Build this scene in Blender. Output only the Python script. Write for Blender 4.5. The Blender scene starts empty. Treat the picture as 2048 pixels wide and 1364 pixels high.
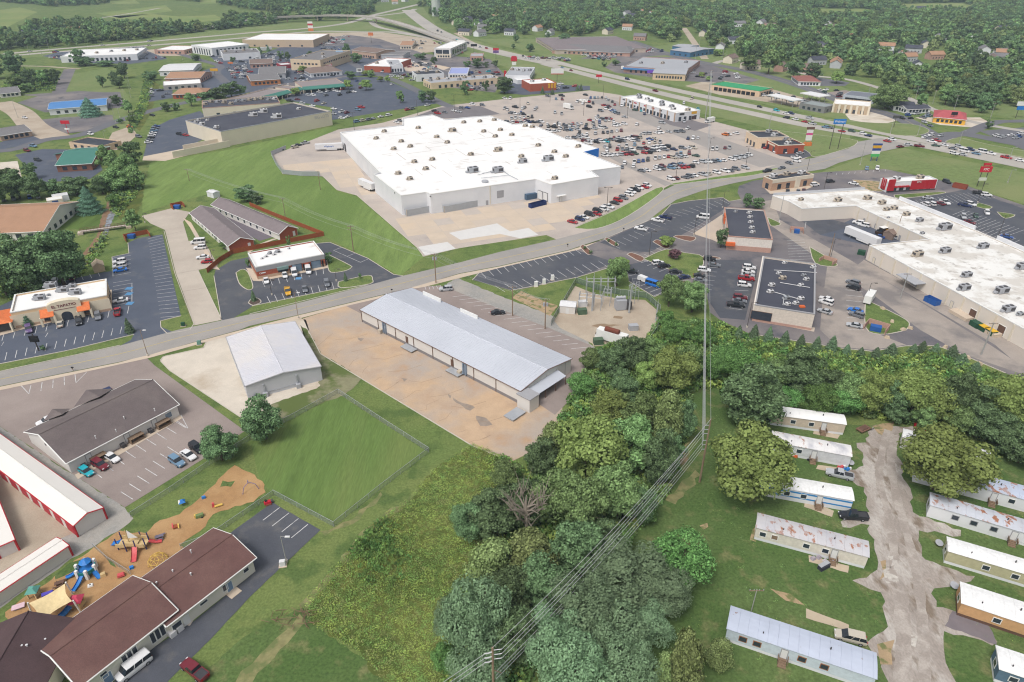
import bpy, math, random
import numpy as np
from mathutils import Vector, Matrix
random.seed(7); RNG = np.random.default_rng(7)
SC = bpy.context.scene; COL = SC.collection
# ------------------------------------------------------------ camera, world, sun, exposure
CAM_H, PITCH, FPX, CX, CY = 103.0, math.radians(30.1),1365.0,1024.0,682.0
cam = bpy.data.cameras.new('camera'); camo = bpy.data.objects.new('camera', cam); COL.objects.link(camo)
cam.sensor_width = 36; cam.lens = 36*FPX/2048; cam.clip_start = 1; cam.clip_end = 30000
camo.location = (0,0, CAM_H); camo.rotation_euler = (math.radians(90)-PITCH, 0,0)
SC.camera = camo
SUN_EL, SUN_AZ = math.radians(58), math.radians(215)      # azimuth clockwise from +Y (away from the camera)
w = bpy.data.worlds.new('World'); SC.world = w; w.use_nodes = True
nt = w.node_tree; nt.nodes.clear()
sky = nt.nodes.new('ShaderNodeTexSky'); sky.sky_type = 'NISHITA'; sky.sun_disc = False
sky.sun_elevation = SUN_EL; sky.sun_rotation = SUN_AZ; sky.air_density = 1.6; sky.dust_density = 6.0; sky.ozone_density = 1.0
hs = nt.nodes.new('ShaderNodeHueSaturation'); hs.inputs['Saturation'].default_value = 0.30
bg = nt.nodes.new('ShaderNodeBackground'); bg.inputs['Strength'].default_value = 0.15
wo = nt.nodes.new('ShaderNodeOutputWorld')
nt.links.new(sky.outputs[0], hs.inputs['Color']); nt.links.new(hs.outputs[0], bg.inputs[0]); nt.links.new(bg.outputs[0], wo.inputs[0])
sun = bpy.data.lights.new('sun', 'SUN'); sun.energy = 1.5; sun.angle = math.radians(14); sun.color = (1.0,0.965,0.92)
suno = bpy.data.objects.new('sun', sun); COL.objects.link(suno)
sd = Vector((math.sin(SUN_AZ)*math.cos(SUN_EL), math.cos(SUN_AZ)*math.cos(SUN_EL), math.sin(SUN_EL)))
suno.rotation_euler = (-sd).to_track_quat('-Z', 'Y').to_euler(); suno.location = (0,0,300)
vs = SC.view_settings; vs.view_transform = 'Standard'; vs.look = 'None'; vs.gamma = 1.0; vs.use_curve_mapping = False
vs.exposure = -0.05
SC.cycles.max_bounces = 6; SC.cycles.diffuse_bounces = 3; SC.cycles.transparent_max_bounces = 12
SC.cycles.use_denoising = True; SC.cycles.filter_width = 1.15; SC.cycles.sample_clamp_indirect = 4.0
# ------------------------------------------------------------ plan coordinates: sight lines onto the plane z
SP, CP = math.sin(PITCH), math.cos(PITCH)
def G(x, y, z=0.0):
    u, v = (x-CX)/FPX, (y-CY)/FPX
    t = (CAM_H-z)/(SP+v*CP)
    return Vector((u*t, (CP-v*SP)*t, z))
def Gs(pts, z=0.0): return [G(p[0], p[1], z) for p in pts]
def HT(xb, yb, yt):
    g = G(xb, yb); k = (yt-CY)/FPX
    return CAM_H + g.y*(k*CP+SP)/(k*SP-CP)
def PX(v):
    r = Vector((v[0], v[1], v[2]-CAM_H)); zc = r.y*CP-r.z*SP; yc = -r.y*SP-r.z*CP
    return (CX+FPX*r.x/zc, CY+FPX*yc/zc)
def scale_at(y): return (y+110)*0.0084          # pixels per metre at that row
# ------------------------------------------------------------ materials
def lin(c):
    c = c/255.0
    return c/12.92 if c <= 0.04045 else ((c+0.055)/1.055)**2.4
def LC(rgb, k=0.8): return tuple(max(0.004, lin(c)*k) for c in rgb)
MATS = {}
def mat(key, rgb, rough=0.85, var=0.10, scale=1.5, rgb2=None, s2=0.05, th=(0.45,0.65), rgb3=None, s3=0.2, th3=(0.55,0.7), metal=0.0, bump=0.0, coord='pos', spec=0.3, stretch=None, fine=None):
    if key in MATS: return MATS[key]
    m = bpy.data.materials.new(key); m.use_nodes = True; n = m.node_tree.nodes; l = m.node_tree.links
    b = n['Principled BSDF']; b.inputs['Roughness'].default_value = rough; b.inputs['Metallic'].default_value = metal
    b.inputs['Specular IOR Level'].default_value = spec
    if coord == 'pos': co = n.new('ShaderNodeNewGeometry').outputs['Position']
    else: co = n.new('ShaderNodeTexCoord').outputs['Object']
    if stretch:
        mp = n.new('ShaderNodeMapping'); mp.inputs['Scale'].default_value = stretch[:3]
        if len(stretch) > 3: mp.inputs['Rotation'].default_value = (0,0, stretch[3])
        l.new(co, mp.inputs[0]); co = mp.outputs[0]
    def noise(s, d=4.0):
        t = n.new('ShaderNodeTexNoise'); t.inputs['Scale'].default_value = s; t.inputs['Detail'].default_value = d
        t.inputs['Roughness'].default_value = 0.6; l.new(co, t.inputs['Vector']); return t.outputs['Fac']
    def rng(v, a, bb, c=0.0, d=1.0):
        r = n.new('ShaderNodeMapRange'); r.inputs[1].default_value = a; r.inputs[2].default_value = bb; r.inputs[3].default_value = c; r.inputs[4].default_value = d
        l.new(v, r.inputs[0]); return r.outputs[0]
    def mix(f, a, bcol, mode='MIX'):
        x = n.new('ShaderNodeMix'); x.data_type = 'RGBA'; x.blend_type = mode
        if isinstance(f, float): x.inputs[0].default_value = f
        else: l.new(f, x.inputs[0])
        for i, c in ((6, a),(7, bcol)):
            if isinstance(c, tuple): x.inputs[i].default_value = (*c, 1)
            else: l.new(c, x.inputs[i])
        return x.outputs[2]
    c = LC(rgb)
    nf = noise(scale)
    out = mix(rng(nf, 0.3,0.7), tuple(v*(1-var) for v in c), tuple(min(0.95, v*(1+var)) for v in c))
    if rgb2: out = mix(rng(noise(s2), *th), out, LC(rgb2))
    if rgb3: out = mix(rng(noise(s3), *th3), out, LC(rgb3))
    if fine:
        ff = noise(fine[0],2.0)
        x = n.new('ShaderNodeVectorMath'); x.operation = 'SCALE'; l.new(out, x.inputs[0]); l.new(rng(ff, 0.3,0.7,1-fine[1],1+fine[1]), x.inputs['Scale']); out = x.outputs[0]
    l.new(out, b.inputs['Base Color'])
    if bump:
        bp = n.new('ShaderNodeBump'); bp.inputs['Strength'].default_value = bump; bp.inputs['Distance'].default_value = 0.05
        l.new(nf, bp.inputs['Height']); l.new(bp.outputs[0], b.inputs['Normal'])
    MATS[key] = m; return m
def flat_mat(key, rgb, rough=0.6, **k): return mat(key, rgb, rough, var=k.pop('var', 0.05), scale=k.pop('scale', 0.8), coord=k.pop('coord', 'obj'), **k)
def leaf_mat(key, rgb, hue=0.02, val=0.55, trans=0.16, gain=1.45):
    if key in MATS: return MATS[key]
    m = bpy.data.materials.new(key); m.use_nodes = True; n = m.node_tree.nodes; l = m.node_tree.links
    n.remove(n['Principled BSDF']); out = n['Material Output']
    oi = n.new('ShaderNodeObjectInfo'); ge = n.new('ShaderNodeNewGeometry')
    h = n.new('ShaderNodeHueSaturation'); h.inputs['Color'].default_value = (*LC(rgb, gain),1)
    def mr(src, lo, hi):
        r = n.new('ShaderNodeMapRange'); r.inputs[3].default_value = lo; r.inputs[4].default_value = hi; l.new(src, r.inputs[0]); return r.outputs[0]
    l.new(mr(oi.outputs['Random'],0.5-hue, 0.5+hue), h.inputs['Hue'])
    mu = n.new('ShaderNodeMath'); mu.operation = 'MULTIPLY'
    l.new(mr(oi.outputs['Random'],0.68,1.28), mu.inputs[0]); l.new(mr(ge.outputs['Random Per Island'],1-val, 1+val), mu.inputs[1])
    l.new(mu.outputs[0], h.inputs['Value'])
    d = n.new('ShaderNodeBsdfDiffuse'); t = n.new('ShaderNodeBsdfTranslucent'); mx = n.new('ShaderNodeMixShader'); mx.inputs[0].default_value = trans
    l.new(h.outputs[0], d.inputs[0]); l.new(h.outputs[0], t.inputs[0]); l.new(d.outputs[0], mx.inputs[1]); l.new(t.outputs[0], mx.inputs[2]); l.new(mx.outputs[0], out.inputs[0])
    MATS[key] = m; return m
def mesh_wire_mat(key, rgb, alpha):
    if key in MATS: return MATS[key]
    m = bpy.data.materials.new(key); m.use_nodes = True; n = m.node_tree.nodes; l = m.node_tree.links
    b = n['Principled BSDF']; b.inputs['Base Color'].default_value = (*LC(rgb),1); b.inputs['Roughness'].default_value = 0.5; b.inputs['Alpha'].default_value = alpha
    MATS[key] = m; return m
# ------------------------------------------------------------ mesh building
ORG = {}
class MB:
    def __init__(s): s.v = []; s.f = []; s.m = []
    def poly(s, pts, mi=0):
        b = len(s.v); s.v += [tuple(p) for p in pts]; s.f.append(tuple(range(b, b+len(pts)))); s.m.append(mi); return s
    def prism(s, pts, z0, z1, mi=0, top=True, bot=False, mt=None):
        pts = [Vector((p[0], p[1],0)) for p in pts]; n = len(pts)
        a = sum(pts[i].x*pts[(i+1)%n].y-pts[(i+1)%n].x*pts[i].y for i in range(n))
        if a < 0: pts = pts[::-1]
        for i in range(n):
            p, q = pts[i], pts[(i+1)%n]
            s.poly([(p.x, p.y, z0),(q.x, q.y, z0),(q.x, q.y, z1),(p.x, p.y, z1)], mi)
        if top: s.poly([(p.x, p.y, z1) for p in pts], mi if mt is None else mt)
        if bot: s.poly([(p.x, p.y, z0) for p in pts[::-1]], mi)
        return s
    def box(s, c, size, rz=0.0, mi=0, taper=1.0):
        hx, hy, hz = size[0]/2, size[1]/2, size[2]/2; ca, sa = math.cos(rz), math.sin(rz)
        P = []
        for z, k in ((-hz, 1.0),(hz, taper)):
            for x, y in ((-hx, -hy),(hx, -hy),(hx, hy),(-hx, hy)):
                x *= k; y *= k; P.append((c[0]+x*ca-y*sa, c[1]+x*sa+y*ca, c[2]+z))
        b = len(s.v); s.v += P
        for f in ((3,2,1,0),(4,5,6,7),(0,1,5,4),(1,2,6,5),(2,3,7,6),(3,0,4,7)): s.f.append(tuple(b+i for i in f)); s.m.append(mi)
        return s
    def tube(s, pts, r, n=6, mi=0, r1=None, cap=True):
        pts = [Vector(p) for p in pts]; rings = []
        for i, p in enumerate(pts):
            d = (pts[min(i+1, len(pts)-1)]-pts[max(i-1,0)])
            d = d.normalized() if d.length > 1e-9 else Vector((0,0,1))
            u = d.cross(Vector((0,0,1)) if abs(d.z) < 0.95 else Vector((1,0,0))).normalized(); q = d.cross(u)
            rr = r if r1 is None else r+(r1-r)*i/max(1, len(pts)-1)
            b = len(s.v)
            for k in range(n):
                a = 2*math.pi*k/n; s.v.append(tuple(p+u*math.cos(a)*rr+q*math.sin(a)*rr))
            rings.append(b)
        for a, b in zip(rings, rings[1:]):
            for k in range(n): s.f.append((a+k, b+k, b+(k+1)%n, a+(k+1)%n)); s.m.append(mi)
        if cap:
            s.f.append(tuple(rings[0]+k for k in range(n))); s.m.append(mi)
            s.f.append(tuple(rings[-1]+k for k in range(n-1,-1,-1))); s.m.append(mi)
        return s
    def build(s, name, m, parent=None, org=None, smooth=False):
        o0 = ORG.get(parent.name, Vector((0,0,0))) if parent else (org or Vector((0,0,0)))
        me = bpy.data.meshes.new(name)
        me.from_pydata([(v[0]-o0[0], v[1]-o0[1], v[2]-o0[2]) for v in s.v],[], s.f)
        ms = m if isinstance(m, (list, tuple)) else [m]
        for x in ms: me.materials.append(x)
        if len(ms) > 1: me.polygons.foreach_set('material_index', s.m)
        if smooth: me.polygons.foreach_set('use_smooth', [True]*len(s.f))
        me.update()
        o = bpy.data.objects.new(name, me); COL.objects.link(o)
        if parent: o.parent = parent; ORG[o.name] = o0
        elif org is not None: o.location = org; ORG[o.name] = Vector(org)
        return o
def tag(o, label=None, cat=None, group=None, kind=None):
    if label: o['label'] = label
    if cat: o['category'] = cat
    if group: o['group'] = group
    if kind: o['kind'] = kind
    return o
def thing(name, label, cat, loc, group=None):
    o = bpy.data.objects.new(name, None); COL.objects.link(o); o.location = loc; o.empty_display_size = 0.5
    ORG[o.name] = Vector(loc); return tag(o, label, cat, group)
def text_mesh(s, size, extrude=0.02):
    c = bpy.data.curves.new('t', 'FONT'); c.body = s; c.size = size; c.align_x = 'CENTER'; c.align_y = 'CENTER'; c.extrude = extrude; c.offset = size*0.012
    o = bpy.data.objects.new('t', c); me = bpy.data.meshes.new_from_object(o); bpy.data.objects.remove(o); return me
def lettering(s, size, pos, right, up, m, parent, name='lettering'):
    """flat letters standing on a surface: right and up are the writing's axes"""
    me = text_mesh(s, size); me.materials.clear(); me.materials.append(m)
    r = Vector(right).normalized(); u = Vector(up).normalized(); nrm = r.cross(u)
    M4 = Matrix(((r.x, u.x, nrm.x, 0),(r.y, u.y, nrm.y, 0),(r.z, u.z, nrm.z, 0),(0,0,0,1)))
    me.transform(M4); o0 = ORG[parent.name]; me.transform(Matrix.Translation(Vector(pos)-o0))
    me.name = name; o = bpy.data.objects.new(name, me); COL.objects.link(o); o.parent = parent; ORG[o.name] = o0; return o
def copy_tree(root, loc, rz, scale=1.0, mats=None, label=None, cat=None, group=None):
    r = root.copy(); COL.objects.link(r); r.location = loc; r.rotation_euler = (0,0, rz); r.scale = (scale, scale, scale) if not isinstance(scale, tuple) else scale
    tag(r, label, cat, group)
    for ch in root.children:
        c = ch.copy(); COL.objects.link(c); c.parent = r
        if mats and ch.name.split('.')[0] in mats:
            c.material_slots[0].link = 'OBJECT'; c.material_slots[0].material = mats[ch.name.split('.')[0]]
        for g in ch.children:
            d = g.copy(); COL.objects.link(d); d.parent = c
    return r
def inpoly(X, Y, poly):
    ins = np.zeros(X.shape, bool); n = len(poly)
    for i in range(n):
        x0, y0 = poly[i][0], poly[i][1]; x1, y1 = poly[(i+1) % n][0], poly[(i+1) % n][1]
        c = ((y0 > Y) != (y1 > Y)) & (X < (x1-x0)*(Y-y0)/((y1-y0) or 1e-9)+x0); ins ^= c
    return ins
def lerp(a, b, t): return a+(b-a)*t
# ------------------------------------------------------------ ground materials
GRASS = mat('grass', (107,126,72),0.95,0.16,0.9, rgb2=(122,134,80), s2=0.035, th=(0.42,0.62), rgb3=(92,112,64), s3=0.16, th3=(0.5,0.62), fine=(2.2,0.22), spec=0.1)
LUSH = mat('lush_grass', (98,118,70),0.95,0.16,0.8, rgb2=(84,108,60), s2=0.05, th=(0.42,0.6), rgb3=(122,126,84), s3=0.22, th3=(0.54,0.68), fine=(2.0,0.25), spec=0.1)
SLOPE = mat('mown_slope_grass', (124,146,84),0.95,0.20,0.42, rgb2=(108,132,72), s2=0.03, th=(0.42,0.62), stretch=(1.0,0.16,1,-0.6), fine=(2.6,0.12), spec=0.1)
STRIPED = mat('striped_lawn', (96,118,62),0.95,0.26,0.35, stretch=(1.0,0.06,1,-0.12), fine=(3.0,0.15), spec=0.1)
MEADOW = mat('rough_meadow', (112,116,62),0.95,0.25,0.5, rgb2=(84,98,50), s2=0.09, th=(0.4,0.6), spec=0.1)
FIELD = mat('pasture', (138,148,92),0.95,0.15,0.05, rgb2=(122,142,82), s2=0.012, spec=0.1)
VERGE = mat('verge_grass', (120,136,86),0.95,0.18,0.4, rgb2=(134,142,96), s2=0.03, fine=(2.0,0.12), spec=0.1)
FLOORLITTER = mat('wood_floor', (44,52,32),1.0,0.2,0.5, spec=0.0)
BLUELOT = mat('blue_grey_asphalt', (86,93,108),0.8,0.07,0.3, rgb2=(94,100,114), s2=0.06, rgb3=(106,109,116), s3=0.14, th3=(0.56,0.72), fine=(5.0,0.10))
DARKLOT = mat('new_dark_asphalt', (84,87,96),0.8,0.10,0.25, rgb2=(94,96,102), s2=0.06, rgb3=(112,110,110), s3=0.16, th3=(0.56,0.72), fine=(5.0,0.10))
OLDLOT = mat('worn_asphalt', (116,112,116),0.85,0.12,0.12, rgb2=(146,138,134), s2=0.035, th=(0.45,0.7), rgb3=(92,92,100), s3=0.09, th3=(0.55,0.68), fine=(3.0,0.08))
BROWNLOT = mat('brown_asphalt', (152,139,134),0.9,0.06,0.3, rgb2=(164,151,145), s2=0.05, fine=(4.0,0.07))
TANLOT = mat('clay_stained_lot', (200,172,143),0.9,0.07,0.3, rgb2=(180,168,158), s2=0.06, th=(0.42,0.62), rgb3=(190,158,128), s3=0.12, th3=(0.52,0.72), fine=(3.0,0.06))
PALELOT = mat('pale_concrete_lot', (216,206,192),0.9,0.08,0.2, rgb2=(190,174,154), s2=0.08, th=(0.52,0.72), rgb3=(168,160,152), s3=0.15, th3=(0.66,0.76), fine=(3.0,0.05))
CONC = mat('tan_concrete', (204,189,174),0.9,0.05,0.1, rgb2=(214,194,170), s2=0.03, fine=(2.0,0.04))
CONC2 = mat('tan_concrete_orange', (209,192,173),0.9,0.06,0.2)
CONC3 = mat('tan_concrete_grey', (197,186,177),0.9,0.06,0.2)
LIGHTC = mat('pale_concrete', (220,218,216),0.9,0.03,0.3)
DRIVE = mat('drive_concrete', (198,187,174),0.9,0.06,0.2, rgb2=(186,174,162), s2=0.06, fine=(3.0,0.05))
STORELOT = mat('superstore_lot', (192,180,171),0.9,0.05,0.08, rgb2=(196,184,174), s2=0.02, rgb3=(170,162,158), s3=0.05, th3=(0.5,0.7), fine=(1.5,0.05))
ROADM = mat('grey_road', (166,161,156),0.9,0.05,0.15, rgb2=(154,151,148), s2=0.05, fine=(3.0,0.06))
HIWAY = mat('highway_concrete', (186,180,172),0.9,0.05,0.06, rgb2=(174,169,163), s2=0.02)
DKROAD = mat('dark_road', (112,112,118),0.9,0.07,0.1)
GRAVEL = mat('grey_gravel', (160,158,154),0.95,0.14,1.2, rgb2=(176,170,162), s2=0.1, fine=(6.0,0.12), bump=0.3)
YARD = mat('sandy_gravel', (190,176,158),0.95,0.08,0.3, rgb2=(176,160,142), s2=0.06, fine=(4.0,0.10))
LANE = mat('potholed_gravel_lane', (166,156,148),0.95,0.12,0.25, rgb2=(192,185,178), s2=0.16, th=(0.46,0.6), rgb3=(136,122,108), s3=0.3, th3=(0.52,0.64), stretch=(1.0,0.45,1,0.15), fine=(3.0,0.14), bump=0.3)
DIRT = mat('orange_dirt', (178,154,122),0.95,0.12,0.4, rgb2=(120,124,80), s2=0.5, th=(0.5,0.6), fine=(4.0,0.08))
MULCH = mat('playground_mulch', (176,138,96),0.95,0.10,0.8, rgb2=(190,154,110), s2=0.15, fine=(6.0,0.12), bump=0.4)
REDMULCH = mat('red_mulch', (126,92,78),0.95,0.15,1.0)
SHINGLEBED = mat('dark_mulch', (92,78,70),0.95,0.15,1.0)
KERBM = mat('kerb_concrete', (206,198,186),0.9,0.05,0.5)
PAINT = mat('white_road_paint', (222,222,222),0.8,0.2,1.6, rgb2=(160,160,164), s2=0.8, th=(0.52,0.66))
YPAINT = mat('yellow_road_paint', (188,172,128),0.8,0.08,0.6)
BPAINT = mat('blue_bay_paint', (96,150,196),0.8,0.06,1.0)
STAIN = mat('oil_stain', (156,142,130),0.8,0.15,0.6)
WATERM = mat('creek_water', (150,156,166),0.12,0.15,0.6, rgb2=(104,98,90), s2=0.5, spec=0.6)
def rough_edge(P, step, amp):
    out = []
    for i, a in enumerate(P):
        b = P[(i+1) % len(P)]; L = (b-a).length; n = max(1, int(L/step)); d = (b-a)/max(L, 1e-6); nr = Vector((-d.y, d.x, 0))
        for k in range(n): out.append(a+(b-a)*(k/n)+nr*random.uniform(-amp, amp)*(1 if k else 0.3))
    return out
def patch(name, px, m, z, ragged=0.0, parent=None, kind='structure', slab=False):
    P = Gs(px)
    if ragged: P = rough_edge(P, max(1.2, ragged*2.2), ragged)
    n = len(P)
    if sum(P[i].x*P[(i+1)%n].y-P[(i+1)%n].x*P[i].y for i in range(n)) < 0: P = P[::-1]
    b = MB().poly([(p.x, p.y, z) for p in P])
    o = b.build(name, m, parent)
    if not parent: tag(o, kind=kind)
    return o
def ribbon(b, P, wd, z, mi=0):
    P = [Vector((p.x, p.y, 0)) for p in P]; L, R = [],[]
    for i, p in enumerate(P):
        d = (P[min(i+1, len(P)-1)]-P[max(i-1,0)]).normalized(); nr = Vector((-d.y, d.x, 0))
        ww = wd if not isinstance(wd, (list, tuple)) else wd[i]
        L.append(p+nr*ww/2); R.append(p-nr*ww/2)
    for i in range(len(P)-1):
        zz = z if not isinstance(z, (list, tuple)) else z[i]; z2 = z if not isinstance(z, (list, tuple)) else z[i+1]
        b.poly([(R[i].x, R[i].y, zz),(R[i+1].x, R[i+1].y, z2),(L[i+1].x, L[i+1].y, z2),(L[i].x, L[i].y, zz)], mi)
    return L, R
def smooth(P, k=6):
    P = [Vector(p) for p in P]; out = []
    for i in range(len(P)-1):
        p0, p1, p2, p3 = P[max(i-1,0)], P[i], P[i+1], P[min(i+2, len(P)-1)]
        for j in range(k):
            t = j/k; out.append(0.5*((2*p1)+(p2-p0)*t+(2*p0-5*p1+4*p2-p3)*t*t+(3*p1-p0-3*p2+p3)*t**3))
    out.append(P[-1]); return out
def road(name, px, wd, m, z=0.09, centre=None, parent=None):
    P = smooth(Gs(px)); b = MB(); ribbon(b, P, wd, z); o = b.build(name, m, parent)
    if not parent: tag(o, kind='structure')
    if centre: b = MB(); ribbon(b, P, centre, z+0.012); b.build('centre_line', YPAINT, o)
    return o
def kerb(px, wd=0.22, h=0.13, parent=None, closed=False, name='kerb', z0=0.0):
    P = Gs(px); P = P+[P[0]] if closed else P
    b = MB()
    for p, q in zip(P, P[1:]):
        d = q-p; b.box(((p.x+q.x)/2,(p.y+q.y)/2, z0+h/2),(d.length+wd*0.9, wd, h), math.atan2(d.y, d.x))
    o = b.build(name, KERBM, parent)
    if not parent: tag(o, kind='structure')
    return o
def island(name, px, m, h=0.12, kerbed=True):
    P = smooth(Gs(list(px)+[px[0]]),3)[:-1]; n = len(P)
    o = MB().prism(P, 0.0, h).build(name, m); tag(o, kind='structure')
    if kerbed:
        b = MB()
        for p, q in zip(P, P[1:]+P[:1]):
            d = q-p; b.box(((p.x+q.x)/2,(p.y+q.y)/2, h/2+0.01),(d.length+0.12,0.3, h+0.02), math.atan2(d.y, d.x))
        b.build('kerb', KERBM, o)
    return o
def stalls(b, p0, p1, q0, q1, n, wd=0.15, z=0.075, mi=0, skip=()):
    p0, p1, q0, q1 = G(*p0), G(*p1), G(*q0), G(*q1)
    for i in range(n):
        if i in skip: continue
        t = i/max(1, n-1); a, c = lerp(p0, p1, t), lerp(q0, q1, t); ribbon(b, [a, c], wd, z, mi)
def paint(parent, rows, lines=(), blues=(), z=0.075):
    b = MB()
    for r in rows: stalls(b, *r, z=z)
    for l_ in lines: ribbon(b, Gs(l_),0.15, z+0.004)
    o = b.build('bay_markings', PAINT, parent)
    if blues:
        b = MB()
        for (x, y, wd) in blues:
            g = G(x, y); b.box((g.x, g.y, z+0.01),(wd, wd, 0.008))
        b.build('accessible_bay_mark', BPAINT, parent)
    return o
# ------------------------------------------------------------ the ground sheet and its patches
tag(MB().poly([(-9000,-300,0),(9000,-300,0),(9000,15000,0),(-9000,15000,0)]).build('ground', GRASS), kind='structure')
# lawns, slopes, meadows
patch('lawn', [(285,390),(300,325),(455,300),(680,250),(640,285),(542,308),(565,350),(646,355),(674,382),(714,393),(834,497),(847,514),(800,552),(760,530),(660,478),(600,450),(430,385),(350,405),(285,425)], SLOPE, 0.012)
patch('lawn', [(150,430),(240,396),(235,440),(190,462),(110,455),(100,430)], STRIPED, 0.012)
patch('lawn', [(1440,760),(1560,840),(1700,850),(1800,850),(2300,960),(2300,1500),(1080,1500),(1260,1080),(1400,900),(1380,790)], LUSH, 0.012)
patch('lawn', [(690,790),(945,893),(870,945),(700,1060),(600,1200),(760,1364),(340,1420),(520,1190),(640,1062),(548,1003),(480,1010),(330,960),(430,905),(500,850)], GRASS, 0.010)
patch('lawn', [(607,1215),(630,1250),(724,1312),(780,1370),(800,1420),(440,1500),(330,1420),(480,1280)], LUSH, 0.016,0.4)
patch('meadow', [(945,888),(1020,918),(1060,960),(1010,1050),(940,1100),(930,1200),(930,1300),(960,1420),(790,1400),(724,1309),(625,1248),(607,1213),(649,1160),(735,1061),(815,1000),(870,940)], MEADOW, 0.020,0.6)
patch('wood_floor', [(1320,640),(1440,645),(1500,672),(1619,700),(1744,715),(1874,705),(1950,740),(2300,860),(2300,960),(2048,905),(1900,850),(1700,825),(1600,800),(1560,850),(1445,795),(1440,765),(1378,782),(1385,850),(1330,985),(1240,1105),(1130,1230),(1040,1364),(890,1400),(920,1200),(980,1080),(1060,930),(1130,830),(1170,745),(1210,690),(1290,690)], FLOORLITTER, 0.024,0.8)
patch('lawn', [(1330,990),(1240,1115),(1270,1130),(1350,1060),(1430,900),(1400,880)], LUSH, 0.03,0.5)
patch('mown_field', [(500,882),(590,837),(677,789),(760,844),(856,905),(760,980),(667,1052),(548,989),(520,960)], mat('field_mown', (104,128,70),0.95,0.14,0.5, rgb2=(118,134,78), s2=0.06, stretch=(1.0,0.10,1,0.05), fine=(3.0,0.14), spec=0.1),0.014)
# far pastures and verges
for q in ([(0,20),(40,15),(75,24),(50,36),(0,62)],[(190,27),(330,10),(345,22),(240,36)],[(215,33),(300,28),(360,33),(430,30),(450,40),(370,46),(300,40),(230,38)],[(400,0),(470,-8),(480,5),(400,8)],[(215,2),(270,0),(280,7),(225,8)],
          [(1790,8),(1920,6),(1960,14),(1830,18)],[(1620,18),(1730,18),(1780,24),(1640,26)],[(1370,3),(1430,0),(1450,6),(1390,8)],[(1960,16),(2048,14),(2048,22),(1985,22)]):
    patch('pasture', q, FIELD, 0.03)
patch('verge', [(30,112),(140,100),(420,62),(560,48),(700,41),(800,22),(845,14),(880,60),(1000,96),(1060,112),(1180,140),(1560,224),(1700,255),(1700,300),(1560,262),(1240,190),(1120,175),(1000,130),(900,100),(780,70),(620,68),(480,84),(330,98),(110,116)], VERGE, 0.03)
patch('verge', [(950,78),(1100,78),(1160,90),(1290,96),(1360,85),(1420,100),(1560,130),(1640,160),(1780,205),(1760,255),(1560,215),(1180,135),(1040,100)], VERGE, 0.034)
patch('verge', [(1640,345),(1741,309),(1808,296),(1900,316),(2048,345),(2300,395),(2300,500),(2048,408),(1930,370),(1800,340)], VERGE, 0.034)
patch('verge', [(1780,205),(2048,200),(2300,215),(2300,290),(1990,230),(1850,228)], VERGE, 0.036)
patch('verge', [(110,260),(140,150),(215,135),(255,190),(280,250),(240,290),(200,240)], VERGE, 0.02)
# shopping lots
lot = patch('parking_lot', [(0,612),(30,598),(85,571),(200,546),(226,542),(224,514),(258,507),(256,486),(277,476),(325,469),(362,632),(321,642),(323,654),(352,667),(240,692),(262,680),(268,669),(136,701),(0,728),(-120,750),(-120,660)], BLUELOT, 0.05)
paint(lot, [((296,478),(321,635),(325,471),(361,632),25),((225,516),(226,552),(262,511),(262,545),5),((226,566),(227,612),(262,560),(264,604),7),((8,684),(96,666),(3,692),(91,674),2),((8,668),(258,612),(4,682),(255,627),13),((14,705),(244,653),(10,721),(240,668),13),((98,575),(200,553),(95,566),(196,545),7)],[[(226,516),(226,553)],[(264,566),(264,606)]],[(258,577,2.2),(258,588,2.2),(260,607,2.2)])
patch('sidewalk', [(0,668),(0,662),(30,652),(214,604),(219,580),(224,580),(224,618),(60,655),(0,672)], CONC2,0.12)
drv = patch('concrete_drive', [(283,432),(342,417),(380,424),(366,444),(377,482),(407,480),(436,531),(397,540),(443,640),(389,651),(366,585),(352,547),(330,460),(301,447)], DRIVE, 0.05)
b = MB()
for yy in (547,583,470): ribbon(b, [G(330+(yy-460)*0.29, yy), G(372+(yy-482)*0.44, yy-8)],0.12,0.062)
b.build('joint', mat('joint_dark', (130,122,116)), drv)
kerb([(328,462),(350,547),(366,590),(388,648),(380,660),(335,668),(322,655),(321,642),(362,632)])
kerb([(396,541),(444,641)]); kerb([(256,486),(258,507),(224,514),(226,542)]); kerb([(268,669),(136,701),(0,728)])
lot = patch('parking_lot', [(428,552),(431,541),(461,522),(499,514),(633,487),(660,485),(679,493),(736,517),(771,539),(787,549),(808,553),(738,571),(676,577),(505,612),(497,618),(455,643),(443,641)], DARKLOT, 0.05)
paint(lot, [((524,561),(646,534),(530,574),(647,548),9),((534,593),(664,565),(541,607),(668,579),10)],[[(667,501),(721,525)],[(667,501),(683,495)],[(694,513),(710,507)],[(721,525),(737,518)]],[(597,557,2.0)])
island('lawn_island', [(472,546),(484,539),(496,545),(506,573),(500,580),(490,577),(478,566)], GRASS)
island('lawn_island', [(652,508),(662,512),(700,531),(702,536),(690,542),(662,545),(655,530)], GRASS)
island('lawn_island', [(677,564),(736,551),(745,559),(740,568),(682,576)], GRASS)
island('mulch_island', [(497,606),(503,598),(516,597),(522,605),(506,611)], SHINGLEBED)
patch('sidewalk', [(492,536),(505,538),(518,556),(655,531),(657,536),(520,563),(506,562)], CONC, 0.12)
kerb([(428,552),(443,641)]); kerb([(633,487),(660,485),(679,493),(736,517),(771,539),(787,549),(806,552)]); kerb([(505,612),(676,577)])
lot = patch('parking_lot', [(-60,793),(0,779),(292,714),(309,731),(490,862),(410,916),(250,1015),(140,945),(0,853),(-60,815)], BROWNLOT, 0.05)
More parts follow.
